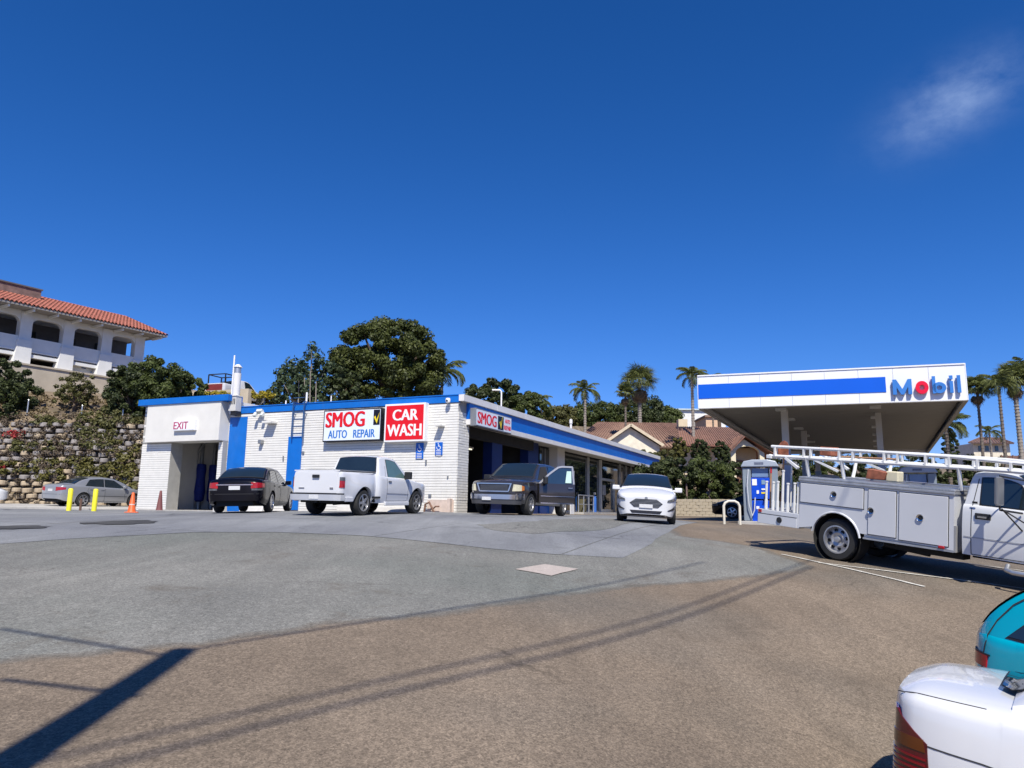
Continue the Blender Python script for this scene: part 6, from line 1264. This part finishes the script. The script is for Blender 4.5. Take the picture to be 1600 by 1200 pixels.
b=MB(); b.add([dm(.05,.02,1.12),dm(.35,.05,1.44),dm(.68,.08,1.68),dm(.82,.09,1.71),dm(1.18,.09,1.71),dm(1.23,.02,1.12)],[(0,1,2,3,4,5)]); b.build('door_glass',mat('door_glass_blue',(.02,.04,.07),.05,spec=.8),door)
b=MB(); b.add([dm(.93,-.012,1.16),dm(1.15,-.012,1.16),dm(1.15,.055,1.58),dm(.99,.055,1.58)],[(0,1,2,3)]); b.build('pale_window_sheet',mat('mint_sheet',(.45,.62,.55),.6),door)
b=MB(); b.bar(dm(.05,-.066,.44),dm(1.2,-.066,.44),.012,.035); b.bar(dm(.05,-.066,.68),dm(1.25,-.066,.68),.012,.02); b.build('door_moulding',CHROME,door)
b=MB(); b.cbox(dm(1.1,-.075,.98),(.03,.03,.035)); b.bar(dm(1.02,-.08,.98),dm(1.18,-.08,.98),.03,.04); b.build('door_handle',CHROME,door)
b=MB(); b.cbox(dm(.18,-.2,1.22),(.14,.24,.26),rz=-an); b.build('side_mirror',BLACK,door,bevel=.03)
# ---------------- pickup parked up on the terrace (only its top shows)
T0=at(348,612,Y=56); ts=pickup_spec(WP,2.4,-2.6,3.1,(1.0,.3,-.6,-.8),zr=1.80)
tk=Car(ts,'terrace_truck','white truck with black rear rack parked high behind the car wash roof','pickup truck',0,0,0)
tk.body().gh(); tk.screen(-.78,-.62,name='rear_window',wf=.86); tk.screen(.98,.33); tk.swin(-.22,.9,-.2,.32); tk.patch(-1,(1,),-.75,.75,.7,1.2,off=.012,name='tailgate',m_=mat('truck_red_lamp',(.2,.03,.03),.4),nz=2); tk.wheels(.37,.25,5)
b=MB(); 
for p,q in (((-1.0,-.85,1.2),(-1.0,-.8,2.0)),((-1.0,.85,1.2),(-1.0,.8,2.0)),((-1.0,-.8,2.0),(-1.0,.8,2.0)),((-1.0,-.4,1.3),(-1.0,-.4,2.0)),((-1,.4,1.3),(-1,.4,2.0)),((-1.0,-.8,1.65),(-1.0,.8,1.65)),((-1.0,-.8,2.0),(-2.4,-.8,2.0)),((-1.0,.8,2.0),(-2.4,.8,2.0)),((-2.4,-.8,1.2),(-2.4,-.8,2.0)),((-2.4,.8,1.2),(-2.4,.8,2.0)),((-2.4,-.8,2.0),(-2.4,.8,2.0))): b.bar(p,q,.07)
b.build('rear_rack',BLACK,tk.e)
tk.e.matrix_world=Matrix.Translation((T0[0]+.4,T0[1]+2,at(348,593,Y=58)[2]-1.98))@Matrix.Rotation(R(90-20),4,'Z')
b=MB(); q=at(345,625,Y=54); b.box(-3,2.6,-.2,.2,-4,at(340,610,Y=54)[2]-q[2]); b.build('terrace_wall',BEI,None,loc=tuple(q),rot=(0,0,R(-20)),label='low beige terrace wall under the truck parked above the car wash',cat='wall')
cen=[];rad=[]
for k in range(60):
    f=k/60; p=at(318+f*110,616+rd.uniform(-3,5),Y=53.4); cen.append(p); rad.append(rd.uniform(.12,.28))
V,Fq,tn_=leaves(cen,rad,60,.12,77,.8); fastmesh('terrace_flowers',V,Fq,leafmat('yellow_green_flower',(.12,.14,.02),(.5,.38,.04),.2),tn_,None,kind='stuff',label='yellow green flowering cover along the terrace wall')
# ---------------- service truck
SP=WP2; ws=dict(paint=SP,W=[(2.30,1.0),(2.36,1.0),(3.3,1.0),(4.1,.99),(4.6,.96),(4.85,.9),(5.0,.8)],top=[(2.3,1.36),(3.35,1.36),(3.7,1.33),(4.7,1.26),(5.0,1.1)],sh=[(2.3,1.34),(3.3,1.32),(3.5,1.28),(4.7,1.18),(5.0,1.05)],
  low=[(2.3,.50),(3.4,.48),(4.8,.5),(5.0,.55)],arch=[(4.1,.50,.42)],wz=[(.4,.95),(.55,.985),(.9,1.0),(1.2,.985),(1.4,.96)],zu=.5,
  gh=dict(x=(3.55,3.05,2.42,2.31),zr=1.92,k=.2,wb=.97,crown=.04,front=[(.33,.4),(.7,.78)],rear=[(.3,.5),(.7,.88)]))
TH_=145.
class Truck(Car): pass
ws2=dict(ws); ws2['arch']=[(0,.5,.42),(4.1,.5,.42)]
hT=R(TH_); fT=np.array([math.sin(hT),math.cos(hT)]); lT=np.array([-math.cos(hT),math.sin(hT)])
ctr=np.array([6.33,14.72])+lT*.98
st=Car(ws2,'service_truck','white utility service truck with tool boxes and overhead ladder rack at the right','truck',ctr[0],ctr[1],TH_)
st.arch=[(4.1,.52,.42)]
def st_body():
    st.body('cab_body'); 
st.sp['zu']=.5
X0=st.arch; st.arch=[(4.1,.52,.42)]
try: st.body('cab_body')
except Exception as ex_: print('truck body',ex_)
st.gh(); st.swin(2.56,3.42,2.56,3.12,name='side_window',zt=.12,zb=.05,m_=GLASS); st.screen(3.53,3.08); st.screen(2.33,2.41,name='rear_window',wf=.8)
st.ribbon([(2.44,.52),(2.44,1.35),(2.5,1.78)]); st.ribbon([(3.50,.5),(3.50,1.3)]); st.ribbon([(2.44,.515),(3.5,.515)]); st.ribbon([(2.33,.80),(4.9,.78)],.018,name='body_crease',m_=mat('crease_shadow_grey',(.35,.36,.38),.5),off=.006)
b=MB(); b.cbox((2.62,-1.0,1.16),(.24,.03,.1)); b.build('door_handle',BLACK,st.e,bevel=.01); b=MB(); b.cbox((2.62,-1.02,1.15),(.14,.03,.03)); b.build('handle_bar',CHROME,st.e)
b=MB(); b.cbox((2.5,-1.006,1.38),(.08,.012,.035)); b.build('cab_vent',BLACK,st.e)
b=MB(); b.ribbon=None; b.box(3.35,4.3,-1.012,-1.0,.80,.845); b.build('side_moulding',BLACK,st.e)
# tow mirror
b=MB(); b.cbox((3.02,-1.38,1.62),(.05,.24,.46)); m_o=b.build('side_mirror',mat('mirror_shell',(.25,.26,.27),.3,metal=.5),st.e,bevel=.02); b=MB(); b.cbox((2.992,-1.38,1.62),(.006,.2,.40)); b.build('mirror_glass',CHROME,m_o)
b=MB(); b.tube([(3.02,-1.38,1.4),(3.02,-1.36,1.32),(3.2,-1.0,1.28)],.016,6); b.tube([(3.02,-1.38,1.86),(3.2,-.9,1.8)],.014,6); b.tube([(3.04,-1.36,1.34),(3.5,-1.0,.98)],.012,6); b.tube([(3.04,-1.34,1.34),(3.2,-1.0,1.0)],.012,6); b.build('mirror_bracket',BLACK,m_o)
b=MB(); b.tube([(3.0,-1.0,.42),(3.02,-1.1,.36),(3.12,-1.13,.34),(3.5,-1.13,.34),(3.58,-1.1,.36),(3.6,-.98,.44)],.04,10); b.build('step_bar',GALV,st.e)
for sd in (1,-1):
    wheel(st.e,0,sd*.84,.40,.24,'steel',sd,rimr=.66); wheel(st.e,0,sd*.56,.40,.24,'steel',sd,rimr=.66); wheel(st.e,4.1,sd*.84,.40,.24,'steel',sd,rimr=.66)
# frame, axle, tank
b=MB(); b.box(-1.7,4.8,.30,.42,.50,.66); b.box(-1.7,4.8,-.42,-.30,.50,.66); b.tube([(0,-.8,.4),(0,.8,.4)],.07,8); b.lathe([(0,-.2),(.16,-.15),(.16,.15),(0,.2)],(0,0,.4),'y',12); b.box(1.0,2.2,-.7,-.45,.36,.56); b.tube([(1.6,-.62,.36),(.8,-.66,.42)],.05,8); b.box(2.3,4.0,-.6,.6,.42,.5); b.build('chassis',UNDER,st.e)
# tool boxes: each side a box body with doors
BP=paint('service_body_paint',(.58,.59,.61),.32,.5); CAPM=mat('box_top_metal',(.42,.43,.45),.4,metal=.5,var=.15,scale=9)
zb_,zt_=.53,1.47; xR,xF=-.80,2.17
for sd in (1,-1):
    yo=sd*1.0; yi=sd*.55
    # side skin with wheel arch
    n=18; ra=.50; poly=[(xR,zt_),(xR,zb_)]+[(-ra*math.cos(math.pi*k/n)*1.0,.42+ra*math.sin(math.pi*k/n)*1.0) for k in range(n+1) if .42+ra*math.sin(math.pi*k/n)>zb_]+[(xF,zb_),(xF,zt_)]
    b=MB(); b.prism(poly,min(yo,yo-sd*.04),max(yo,yo-sd*.04),f=lambda x,y,z:(x,z,y)); b.build('box_side',BP,st.e)
    b=MB(); b.box(xR,-.56,min(yi,yo-sd*.042),max(yi,yo-sd*.042),zb_+.0,zt_); b.box(.56,xF,min(yi,yo-sd*.042),max(yi,yo-sd*.042),zb_,zt_); b.box(-.558,.558,min(yi,yo-sd*.042),max(yi,yo-sd*.042),.98,zt_); b.build('tool_box',BP,st.e)
    b=MB(); b.box(xR-.02,xF+.02,min(yi-sd*.02,yo+sd*.03),max(yi-sd*.02,yo+sd*.03),zt_+.002,zt_+.05); b.box(xR-.02,xF+.02,min(yi,yo+sd*.012),max(yi,yo+sd*.012),zt_+.052,zt_+.095); b.build('box_lid',CAPM,st.e,bevel=.012)
    b=MB(); b.box(xR+.6,xF-.03,min(yi,yo-sd*.1),max(yi,yo-sd*.1),zt_+.097,zt_+.105); 
    for k in range(30): b.cbox((xF-.75+k*.024,yo-sd*.0,zt_+.075),(.012,.03,.045))
    b.build('tread_plate',ALU,st.e,kind=None)
    # arch flare
    b=MB(); P_=[]
    for k in range(n+1):
        a=math.pi*(.05+.90*k/n); P_.append([(-ra*math.cos(a)*f_,yo+sd*o_,.42+ra*math.sin(a)*f_) for f_,o_ in ((.985,-.03),(.985,.022),(1.02,.022),(1.05,.002))])
    b.grid(P_,0,True); b.build('arch_flare',BP,st.e,sharp=30)
    b=MB(); b.lathe([(ra-.01,-.17),(ra-.01,.17)],(0,sd*.8,.42),'y',28); b.box(-.5,.5,min(sd*.5,sd*.54),max(sd*.5,sd*.54),.3,.95); b.build('wheel_housing',UNDER,st.e)
    # doors: panels proud of the skin with a gap
    def doorp(x0,x1,z0,z1,poly=None,hx_=None,hz_=None):
        b=MB(); y0=yo+sd*.001;y1=yo+sd*.02
        b.box(x0,x1,min(y0,y1),max(y0,y1),z0,z1); d_=b.build('box_door',BP,st.e,bevel=.006)
        b=MB(); b.box(x0-.012,x1+.012,min(yo+sd*.0005,yo+sd*.003),max(yo+sd*.0005,yo+sd*.003),z0-.012,z1+.012); b.build('door_gap',SEAM,st.e)
        if hx_:
            b=MB(); b.lathe([(0,.0),(.05,.0),(.062,-.006) ,(.062,-.02)] if sd<0 else [(.062,.0),(.062,.02),(.0,.024)],(hx_,yo+sd*.02 if sd>0 else yo-.026,hz_),'y',16); b.build('latch_plate',CHROME,d_)
            b=MB(); b.cbox((hx_,yo+sd*.03,hz_),(.07,.012,.022),ry=R(35)); b.lathe([(0,-.004),(.04,-.004),(.04,.004),(0,.004)],(hx_,yo+sd*.028,hz_),'y',12); b.build('latch_handle',BLACK,d_)
    doorp(xR+.03,.56,1.05,1.43,None,-.03,1.27); doorp(.66,1.18,.60,1.43,None,.72,1.04); doorp(1.24,2.08,.58,1.43,None,1.62,1.02)
    b=MB(); b.box(xF+.001,xF+.03,min(yo-sd*.12,yo),max(yo-sd*.12,yo),.50,.95); b.build('mud_guard',mat('mid_grey_plate',(.3,.3,.3),.6),st.e)
    b=MB(); b.cbox((1.98,yo+sd*.022,.56),(.1,.03,.045)); b.build('side_marker',TAILR,st.e,bevel=.008)
    b=MB(); b.box(.56,xF,min(yo-sd*.3,yo+sd*.004),max(yo-sd*.3,yo+sd*.004),zb_-.035,zb_-.002); b.build('sill_rail',CAPM,st.e)
    # rear low drawer
    b=MB(); b.box(xR-1.0,xR-.005,min(yo,yo-sd*.5),max(yo,yo-sd*.5),.50,.80); b.build('tail_box',BP,st.e,bevel=.01)
    b=MB(); b.box(xR-.98,xR-.05,min(yo+sd*.001,yo+sd*.012),max(yo+sd*.001,yo+sd*.012),.505,.70); b.build('drawer_front',BP,st.e,bevel=.004); b=MB(); b.box(xR-.98,xR-.05,min(yo+sd*.0005,yo+sd*.013),max(yo+sd*.0005,yo+sd*.013),.702,.714); b.build('drawer_seam',SEAM,st.e)
    b=MB(); b.lathe([(0,-.012),(.058,-.012),(.062,.012),(0,.012)],(xR-.45,yo+sd*.02,.62),'y',14); b.build('latch_plate',BLACK,st.e)
    b=MB(); b.cbox((xR-.93,yo+sd*.012,.765),(.07,.02,.06)); b.build('tail_marker',TAILR,st.e)
b=MB(); b.box(-.78,2.15,-.548,.548,.68,.74); b.build('bed_floor',STEEL,st.e); b=MB(); b.box(xR-1.0,xR-.01,-.5,.5,.55,.80); b.build('tail_platform',BP,st.e); b=MB(); b.box(xR-.05,xR-.02,-.95,.95,.80,1.44); b.build('tail_bay_shade',UNDER,st.e)  # black sheet behind the poles stands in for the shaded open tail bay
# upright pipes/poles carried in the tail bay
PW=mat('pipe_white',(.72,.72,.70),.4,var=.06,dirt=.2)
for k,(x,z1) in enumerate(((-1.62,1.40),(-1.45,1.40),(-1.34,1.42),(-1.22,1.66),(-1.10,1.40),(-.94,1.42),(-.86,1.44))):
    b=MB(); b.tube([(x,-.96,.805),(x,-.96,1.0)],.034,8); b.tube([(x,-.96,1.0),(x+.0,-.96,z1)],.026,8); b.lathe([(.034,z1-.03),(.034,z1),(.0,z1+.004)],(x,-.96,0),n=8); b.build('pole_holder',PW,st.e)
# ladder rack
RK=mat('rack_white',(.74,.74,.72),.4,var=.08,dirt=.25)
for sd in (-1,1):
    y=sd*.92; b=MB()
    zl=1.94;zu=2.12
    pts_u=[(-1.55,y,zu+.02),(.6,y,zu+.02),(2.2,y,zu+.0),(3.2,y*.98,zu-.05),(4.2,y*.9,zu-.16)]; pts_l=[(-1.60,y,zl),(.6,y,zl),(2.2,y,zl),(3.0,y*.98,zl-.0),(4.2,y*.9,zl-.04)]
    b.tube(pts_u,.032,8); b.build('upper_rail',RK,st.e)
    b=MB(); b.tube(pts_l,.034,8); b.build('lower_rail',RK,st.e)
    for px_,w_ in ((-1.45,.09),(-.78,.05),(-.62,.07),(.0,.07),(.28,.06),(.90,.07),(1.15,.06),(1.65,.07),(2.05,.07),(2.5,.07),(3.0,.06)):
        f_=max(0,(px_-2.2)); b=MB(); b.bar((px_,y,zl),(px_,y,zu-f_*.05),w_,.035); b.build('rack_upright',RK,st.e)
    for px_ in (-.72,.05,2.2):
        b=MB(); b.tube([(px_,sd*.80,zt_+.09),(px_,sd*.86,1.7),(px_,y,zl)],.036,8); b.build('rack_post',RK,st.e)
    b=MB(); b.bar((-1.2,y,zl-.02),(-.9,y,1.72),.07,.05); b.bar((-.55,y,zl-.02),(-.02,y,1.72),.04,.04); b.build('rack_brace',RK,st.e)
for px_ in (-1.58,-.72,.05,1.1,2.2):
    b=MB(); b.tube([(px_,-.92,1.94),(px_,.92,1.94)],.03,8); b.build('rack_crossbar',RK,st.e)
b=MB(); b.box(-1.64,-1.52,-.98,.98,1.88,1.96); b.build('rack_end_bar',RK,st.e,bevel=.01)
# tools standing in the tail bay (separate things)
def onT(x,y,z): return st.e.matrix_world@Vector((x,y,z))
RUST=mat('rusty_blade',(.30,.10,.055),.8,var=.35,scale=12); WOOD=mat('tool_wood',(.40,.22,.12),.7,var=.25,scale=8)
e=empty('shovel',(0,0,0),0,'rusty bladed shovel standing blade up in the tail of the service truck','shovel',mw=st.e.matrix_world@Matrix.Translation((-1.36,-.80,.82)))
b=MB(); b.tube([(0,0,0),(.03,0,1.12)],.019,8); b.build('handle',WOOD,e)
b=MB(); b.prism([(-.04,1.08),(.04,1.08),(.12,1.14),(.125,1.34),(.08,1.42),(.0,1.46),(-.08,1.42),(-.125,1.34),(-.12,1.14)],-.012,.006,f=lambda x,y,z:(x+.03,z-(.02 if abs(x)>.1 else 0),y)); b.build('blade',RUST,e,bevel=.004)
e=empty('push_broom',(0,0,0),0,'grey headed broom standing in the tail of the service truck','broom',mw=st.e.matrix_world@Matrix.Translation((-1.17,-.75,.82)))
b=MB(); b.tube([(0,0,0),(0,0,.93)],.016,8); b.build('handle',PW,e); b=MB(); b.cbox((0,0,.96),(.30,.06,.04)); b.cbox((0,0,1.0),(.22,.05,.05)); b.build('head',mat('broom_grey',(.25,.25,.24),.8),e,bevel=.006)
e=empty('red_tipped_stake',(0,0,0),0,'red tipped stake at the rear end of the service truck tail','stake',mw=st.e.matrix_world@Matrix.Translation((-1.60,-.85,.82)))
b=MB(); b.tube([(0,0,0),(0,0,.75)],.018,8); b.build('stick',WOOD,e); b=MB(); b.tube([(0,0,.75),(0,0,.88)],.022,8); b.build('tip',mat('red_cloth',(.5,.03,.04),.6),e)
e=empty('spade',(0,0,0),0,'second rusty spade lying flat over the ladder rack','shovel',mw=st.e.matrix_world@Matrix.Translation((-.45,-.2,2.0)))
b=MB(); b.tube([(0,0,0),(1.2,0,.02)],.018,8); b.build('handle',WOOD,e); b=MB(); b.prism([(-.02,-.05),(-.1,-.13),(-.36,-.12),(-.42,0),(-.36,.12),(-.1,.13),(-.02,.05)],.0,.19,f=lambda x,y,z:(x+.0,y,z+(.0))); b.build('blade',RUST,e,bevel=.02)
e=empty('wooden_crate',(0,0,0),0,'rusty brown bin beside a cream box in the middle of the truck bed','bin',mw=st.e.matrix_world@Matrix.Translation((.42,-.2,1.60)))
b=MB(); b.prism([(-.20,.0),(.16,.0),(.22,.15),(-.16,.20)],-.15,.15,f=lambda x,y,z:(x,z,y)); b.build('bin_body',RUST,e,bevel=.01)
b=MB(); b.cbox((-.08,0,.10),(.24,.22,.2)); o=b.build('cream_box',mat('cream_box',(.68,.62,.44),.5,var=.08),None,bevel=.02,label='cream plastic box beside the rusty bin in the truck bed',cat='box'); o.matrix_world=st.e.matrix_world@Matrix.Translation((.80,-.2,1.58))
b=MB(); b.box(-.02,0,-.5,.5,-.45,.9)
# ---------------- teal hatchback coupe and near white sedan at the right edge
ts_=dict(paint=TEAL,W=[(-1.95,.62),(-1.90,.70),(-1.75,.79),(-1.3,.825),(0,.83),(1.3,.82),(1.8,.74),(1.95,.55)],
  top=[(-1.95,.98),(-1.85,1.03),(-1.4,1.03),(.6,.95),(1.0,.95),(1.6,.84),(1.95,.6)],sh=[(-1.95,.95),(-1.8,.99),(-1.2,.99),(0,.90),(.9,.87),(1.6,.76),(1.95,.55)],
  low=[(-1.95,.35),(-1.7,.25),(-.9,.2),(.9,.2),(1.95,.28)],arch=[(-1.2,.34,.29),(1.2,.34,.29)],
  gh=dict(x=(1.05,.3,-1.25,-1.93),zr=1.60,k=.20,wb=.985,crown=.05,rear=[(.25,.40),(.5,.68),(.78,.90)]))
tq=np.array([4.27,7.13]); hh_=148.; f_=np.array([math.sin(R(hh_)),math.cos(R(hh_))]); l_=np.array([-math.cos(R(hh_)),math.sin(R(hh_))]); tc_=tq+f_*1.9+l_*.62
te=Car(ts_,'teal_hatchback','bright teal hatchback parked beyond the white car at the right edge','car',tc_[0],tc_[1],hh_)
te.body().gh(); te.swin(-1.62,-.45,-1.22,-.42,name='quarter_window',zt=.16,zb=.05); te.swin(-.35,.85,-.33,.3); te.screen(1.0,.34); te.screen(-1.86,-1.15,name='rear_window',wf=.93); te.wheels(.29,.18,5)
te.patch(-1,(1,-1),.42,.86,.70,.80,off=.01,name='tail_lamp',m_=TAILR); te.patch(-1,(1,-1),.34,.88,.80,.815,off=.008,name='lamp_trim',m_=BLACK,nz=1)
te.ribbon([(-1.84,.56),(-1.82,.80),(-1.79,.98),(-1.72,1.12),(-1.60,1.28),(-1.45,1.40),(-1.25,1.49)],.012,name='hatch_seam',m_=SEAM)
nw=sedan_spec(WP,L_f=2.2,L_r=-2.25,w=.87,zr=1.39,arch=((-1.3,.36,.31),(1.3,.36,.31)))
nw['W']=[(-2.25,.52),(-2.235,.62),(-2.19,.70),(-2.08,.765),(-1.85,.82),(-1.4,.85),(0,.86),(1.3,.855),(1.8,.80),(2.1,.68),(2.2,.5)]
nw['top']=[(-2.25,.985),(-2.1,1.03),(-1.6,1.045),(-1.0,1.03),(.6,.98),(1.02,.97),(1.5,.92),(2.0,.78),(2.2,.6)]
nw['sh']=[(-2.25,.93),(-2.1,.965),(-1.6,.975),(-.8,.94),(.6,.89),(1.1,.86),(1.7,.79),(2.2,.55)]
nw['gh']=dict(x=(1.15,.28,-.95,-1.62),zr=1.39,k=.42,wb=.88,crown=.06)
wq=np.array([2.42,4.91]); hh_=128.; f_=np.array([math.sin(R(hh_)),math.cos(R(hh_))]); l_=np.array([-math.cos(R(hh_)),math.sin(R(hh_))]); tc2=wq+f_*2.15+l_*.66
nc=Car(nw,'white_near_sedan','white sedan rear corner with tall red and amber lamp at the bottom right','car',tc2[0],tc2[1],hh_,sink=.0)
nc.body().gh(); dress=[nc.swin(-1.2,-.3,-.92,-.28),nc.swin(-.22,.85,-.2,.26),nc.screen(1.12,.32),nc.screen(-1.70,-1.0,name='rear_window',wf=.64,rnd=.35,gt=.012)]; nc.wheels(.31,.2,5)
TL2=mat('deep_red_lens',(.075,.0,.004),.08,var=.35,scale=16,coat=.8); AM2=mat('smoked_amber_lens',(.10,.022,.0),.1,coat=.6)
nc.patch(-1,(-1,1),.50,.92,.46,.725,off=.006,name='tail_lamp',m_=TL2,a1b=.89,nz=6,na=14)
nc.patch(-1,(-1,1),.50,.89,.7251,.87,off=.006,name='tail_lamp',m_=TL2,a1b=.66,nz=6,na=14)
nc.patch(-1,(-1,1),.60,.885,.675,.745,off=.010,name='amber_lens',m_=AM2,a1b=.865,nz=3,na=12)
for k in range(5): nc.patch(-1,(-1,1),.55,.89,.50+k*.032,.512+k*.032,off=.011,name='lens_rib',m_=mat('rib_red',(.20,.0,.005),.15,coat=.6),nz=1,na=10)
for sd in (1,-1):
    Q_=[]
    for x in np.linspace(-2.235,-1.74,12):
        q_=nc.section(x); Q_.append((x,sd*q_[11][0],q_[11][1]+.001))
    b=MB(); b.tube(Q_,.0035,5); b.build('trunk_seam',SEAM,nc.e)
nc.ribbon([(-2.07,.715),(-1.75,.71),(-1.62,.70)],.008,name='bumper_seam',m_=SEAM,off=.003)
print('done vehicles')
# ============================================================ SMALL THINGS
YB=mat('bollard_yellow',(.80,.72,.03),.45,var=.06,dirt=.12); ORG=mat('cone_orange',(.75,.12,.02),.5,var=.12,dirt=.15); OLD=mat('cone_maroon',(.16,.05,.05),.7,var=.25)
for k,(px_,yt,yb_,lab) in enumerate(((107,764,799,'left yellow bollard in front of the silver sedan'),(146.5,764,799,'right yellow bollard in front of the silver sedan door'))):
    q=at(px_,yb_,Y=31); g0=gz(q[0],q[1]); h=(yb_-yt)/1172*31*1.0; b=MB(); b.lathe([(.0,-.1),(.095,-.1),(.095,h-.05),(.07,h-.01),(0,h)],n=16); b.build('bollard',YB,None,loc=(q[0],q[1],g0),label=lab,cat='bollard',group='yellow bollards')
q=at(125,799,Y=31.5); b=MB(); b.tube([(0,0,-.1),(0,0,.5)],.05,8); b.build('short_post',mat('rusty_post',(.14,.08,.06),.8),None,loc=(q[0],q[1],gz(q[0],q[1])),label='short rusty post standing between the two yellow bollards',cat='post')
def cone(px_,pyb,Yd,h,m1,lab,collar=True,base=True):
    q=at(px_,pyb,Y=Yd); e=empty('traffic_cone',(q[0],q[1],gz(q[0],q[1])+.03),.4,lab,'traffic cone')
    b=MB(); b.lathe([(.15,.03),(.13,.06),(.045,h-.02),(.03,h),(0,h)],n=18); b.build('cone_body',m1,e)
    if collar: b=MB(); b.lathe([(.103,h*.38),(.078,h*.58)],n=18); b.build('reflective_collar',mat('collar_pale',(.62,.55,.52),.5),e)
    if base: b=MB(); b.box(-.22,.22,-.22,.22,0,.03); b.build('base',m1,e,bevel=.012)
cone(205,804,27,.72,ORG,'orange traffic cone with pale collar in front of the white pier')
b=None; cone(248.5,799.5,31.5,.85,OLD,'faded maroon cone standing beside the car wash opening',False,False)
# trash bins, cylinder and rail outside the storefront
def shoploc(px,py,off): x,z=on_side(px,py,off); return Vector((x,-off,z))
def shop_thing(name,px,off,label,cat):
    x=on_side(px,790,off)[0]; w=shop.matrix_world@Vector((x,-off,0)); return empty(name,(w.x,w.y,gz(w.x,w.y)),R(65.9),label,cat)
e=shop_thing('gas_cylinder',929,-.7,'tall blue gas cylinder standing outside the storefront','cylinder')
b=MB(); b.lathe([(0,0),(.12,0),(.12,.95),(.08,1.07),(.03,1.1),(.03,1.18),(0,1.18)],n=16); b.build('tank',mat('cylinder_blue',(.03,.12,.42),.4),e); b=MB(); b.lathe([(.0,1.185),(.09,1.19),(.09,1.3),(0,1.32)],n=12); b.build('valve_cap',mat('cap_cream',(.65,.6,.5),.5),e)
e=shop_thing('litter_bin',909,-.6,'dark olive bin by the storefront rail','bin'); b=MB(); b.lathe([(0,0),(.26,0),(.29,.85),(.0,.86)],n=18); b.build('drum',mat('olive_drum',(.09,.08,.04),.7,var=.3),e); b=MB(); b.lathe([(.30,.862),(.30,.9),(.1,1.0),(0,1.0)],n=18); b.build('lid',BLACK,e)
e=shop_thing('storefront_rail',904,-.2,'grey metal guard rail in front of the storefront glass','railing')
for k in range(4): b=MB(); b.tube([(k*.9,0,0),(k*.9,0,1.05)],.03,8); b.build('rail_post',GALV,e)
b=MB(); b.tube([(0,0,1.05),(2.7,0,1.05)],.03,8); b.tube([(0,0,.55),(2.7,0,.55)],.02,8); b.build('rail_bar',GALV,e)
e=shop_thing('storefront_bench',973,-.4,'dark box machine beside the shop door','vending box'); b=MB(); b.box(-.45,.45,-.3,.3,0,1.15); b.build('cabinet',DARK,e,bevel=.02); b=MB(); b.box(-.46,.46,-.31,.31,1.155,1.2); b.build('top',GALV,e)
# red notice on a white board at the dark truck door
e=shop_thing('notice_board',893,.0,'white board with a red patch standing behind the open truck door','sign')
b=MB(); b.box(-.3,.3,-.05,-.02,.0,2.3); b.build('board',WHT,e); b=MB(); b.box(-.22,.22,-.058,-.052,1.25,1.75); b.build('red_patch',RED,e)
# utility pole beside the photographer and its wires (they cast the shadows on the ground)
POLE=mat('pole_wood',(.14,.10,.07),.9,var=.3,scale=6,bump=.5)
def up(p,h): s_=h/SV[2]; return np.array([p[0],p[1],p[2]])+SV*s_
tip=gnd(284,1018); hp=9.2; tp_=up(tip,hp); e=empty('utility_pole',(tp_[0],tp_[1],gz(tp_[0],tp_[1])),0,'wooden utility pole behind the viewer whose shadow crosses the lower left','utility pole')
b=MB(); hz_=tp_[2]-gz(tp_[0],tp_[1]); b.tube([(0,0,-.5),(0,0,hz_*.5),(0,0,hz_)],[.19,.16,.12],14); b.build('post',POLE,e)
def wire(pts,h0,h1,r_,lab,sag=.0,t0=0.):
    P_=[]
    p,q=np.array(up(gnd(*pts[0]),h0)),np.array(up(gnd(*pts[1]),h1)); d=q-p
    for k in range(25):
        t=t0+k/24*(1.0-t0); w_=p+d*t; w_=w_.copy(); w_[2]-=sag*math.sin(math.pi*t); P_.append(w_)
    o=P_[0]; b=MB(); b.tube([tuple(x-o) for x in P_],r_,6); b.build('overhead_wire',BLACK,None,loc=tuple(o),label=lab,cat='wire',group='overhead wires')
wire(((345,1122),(1290,868)),12.,14.,.024,'overhead wire throwing the long middle shadow line',t0=-.16)
wire(((250,1175),(1270,885)),12.,14.,.028,'overhead wire throwing the nearest long shadow line',t0=-.10)
wire(((284,1018),(1100,878)),9.0,14,.022,'overhead wire from the pole top throwing the far shadow line')
wire(((0,983),(284,1030)),8.5,8.8,.026,'overhead wire leaving the pole to the left, upper')
wire(((0,1062),(220,1088)),7.5,7.5,.03,'overhead wire leaving the pole to the left, lower')
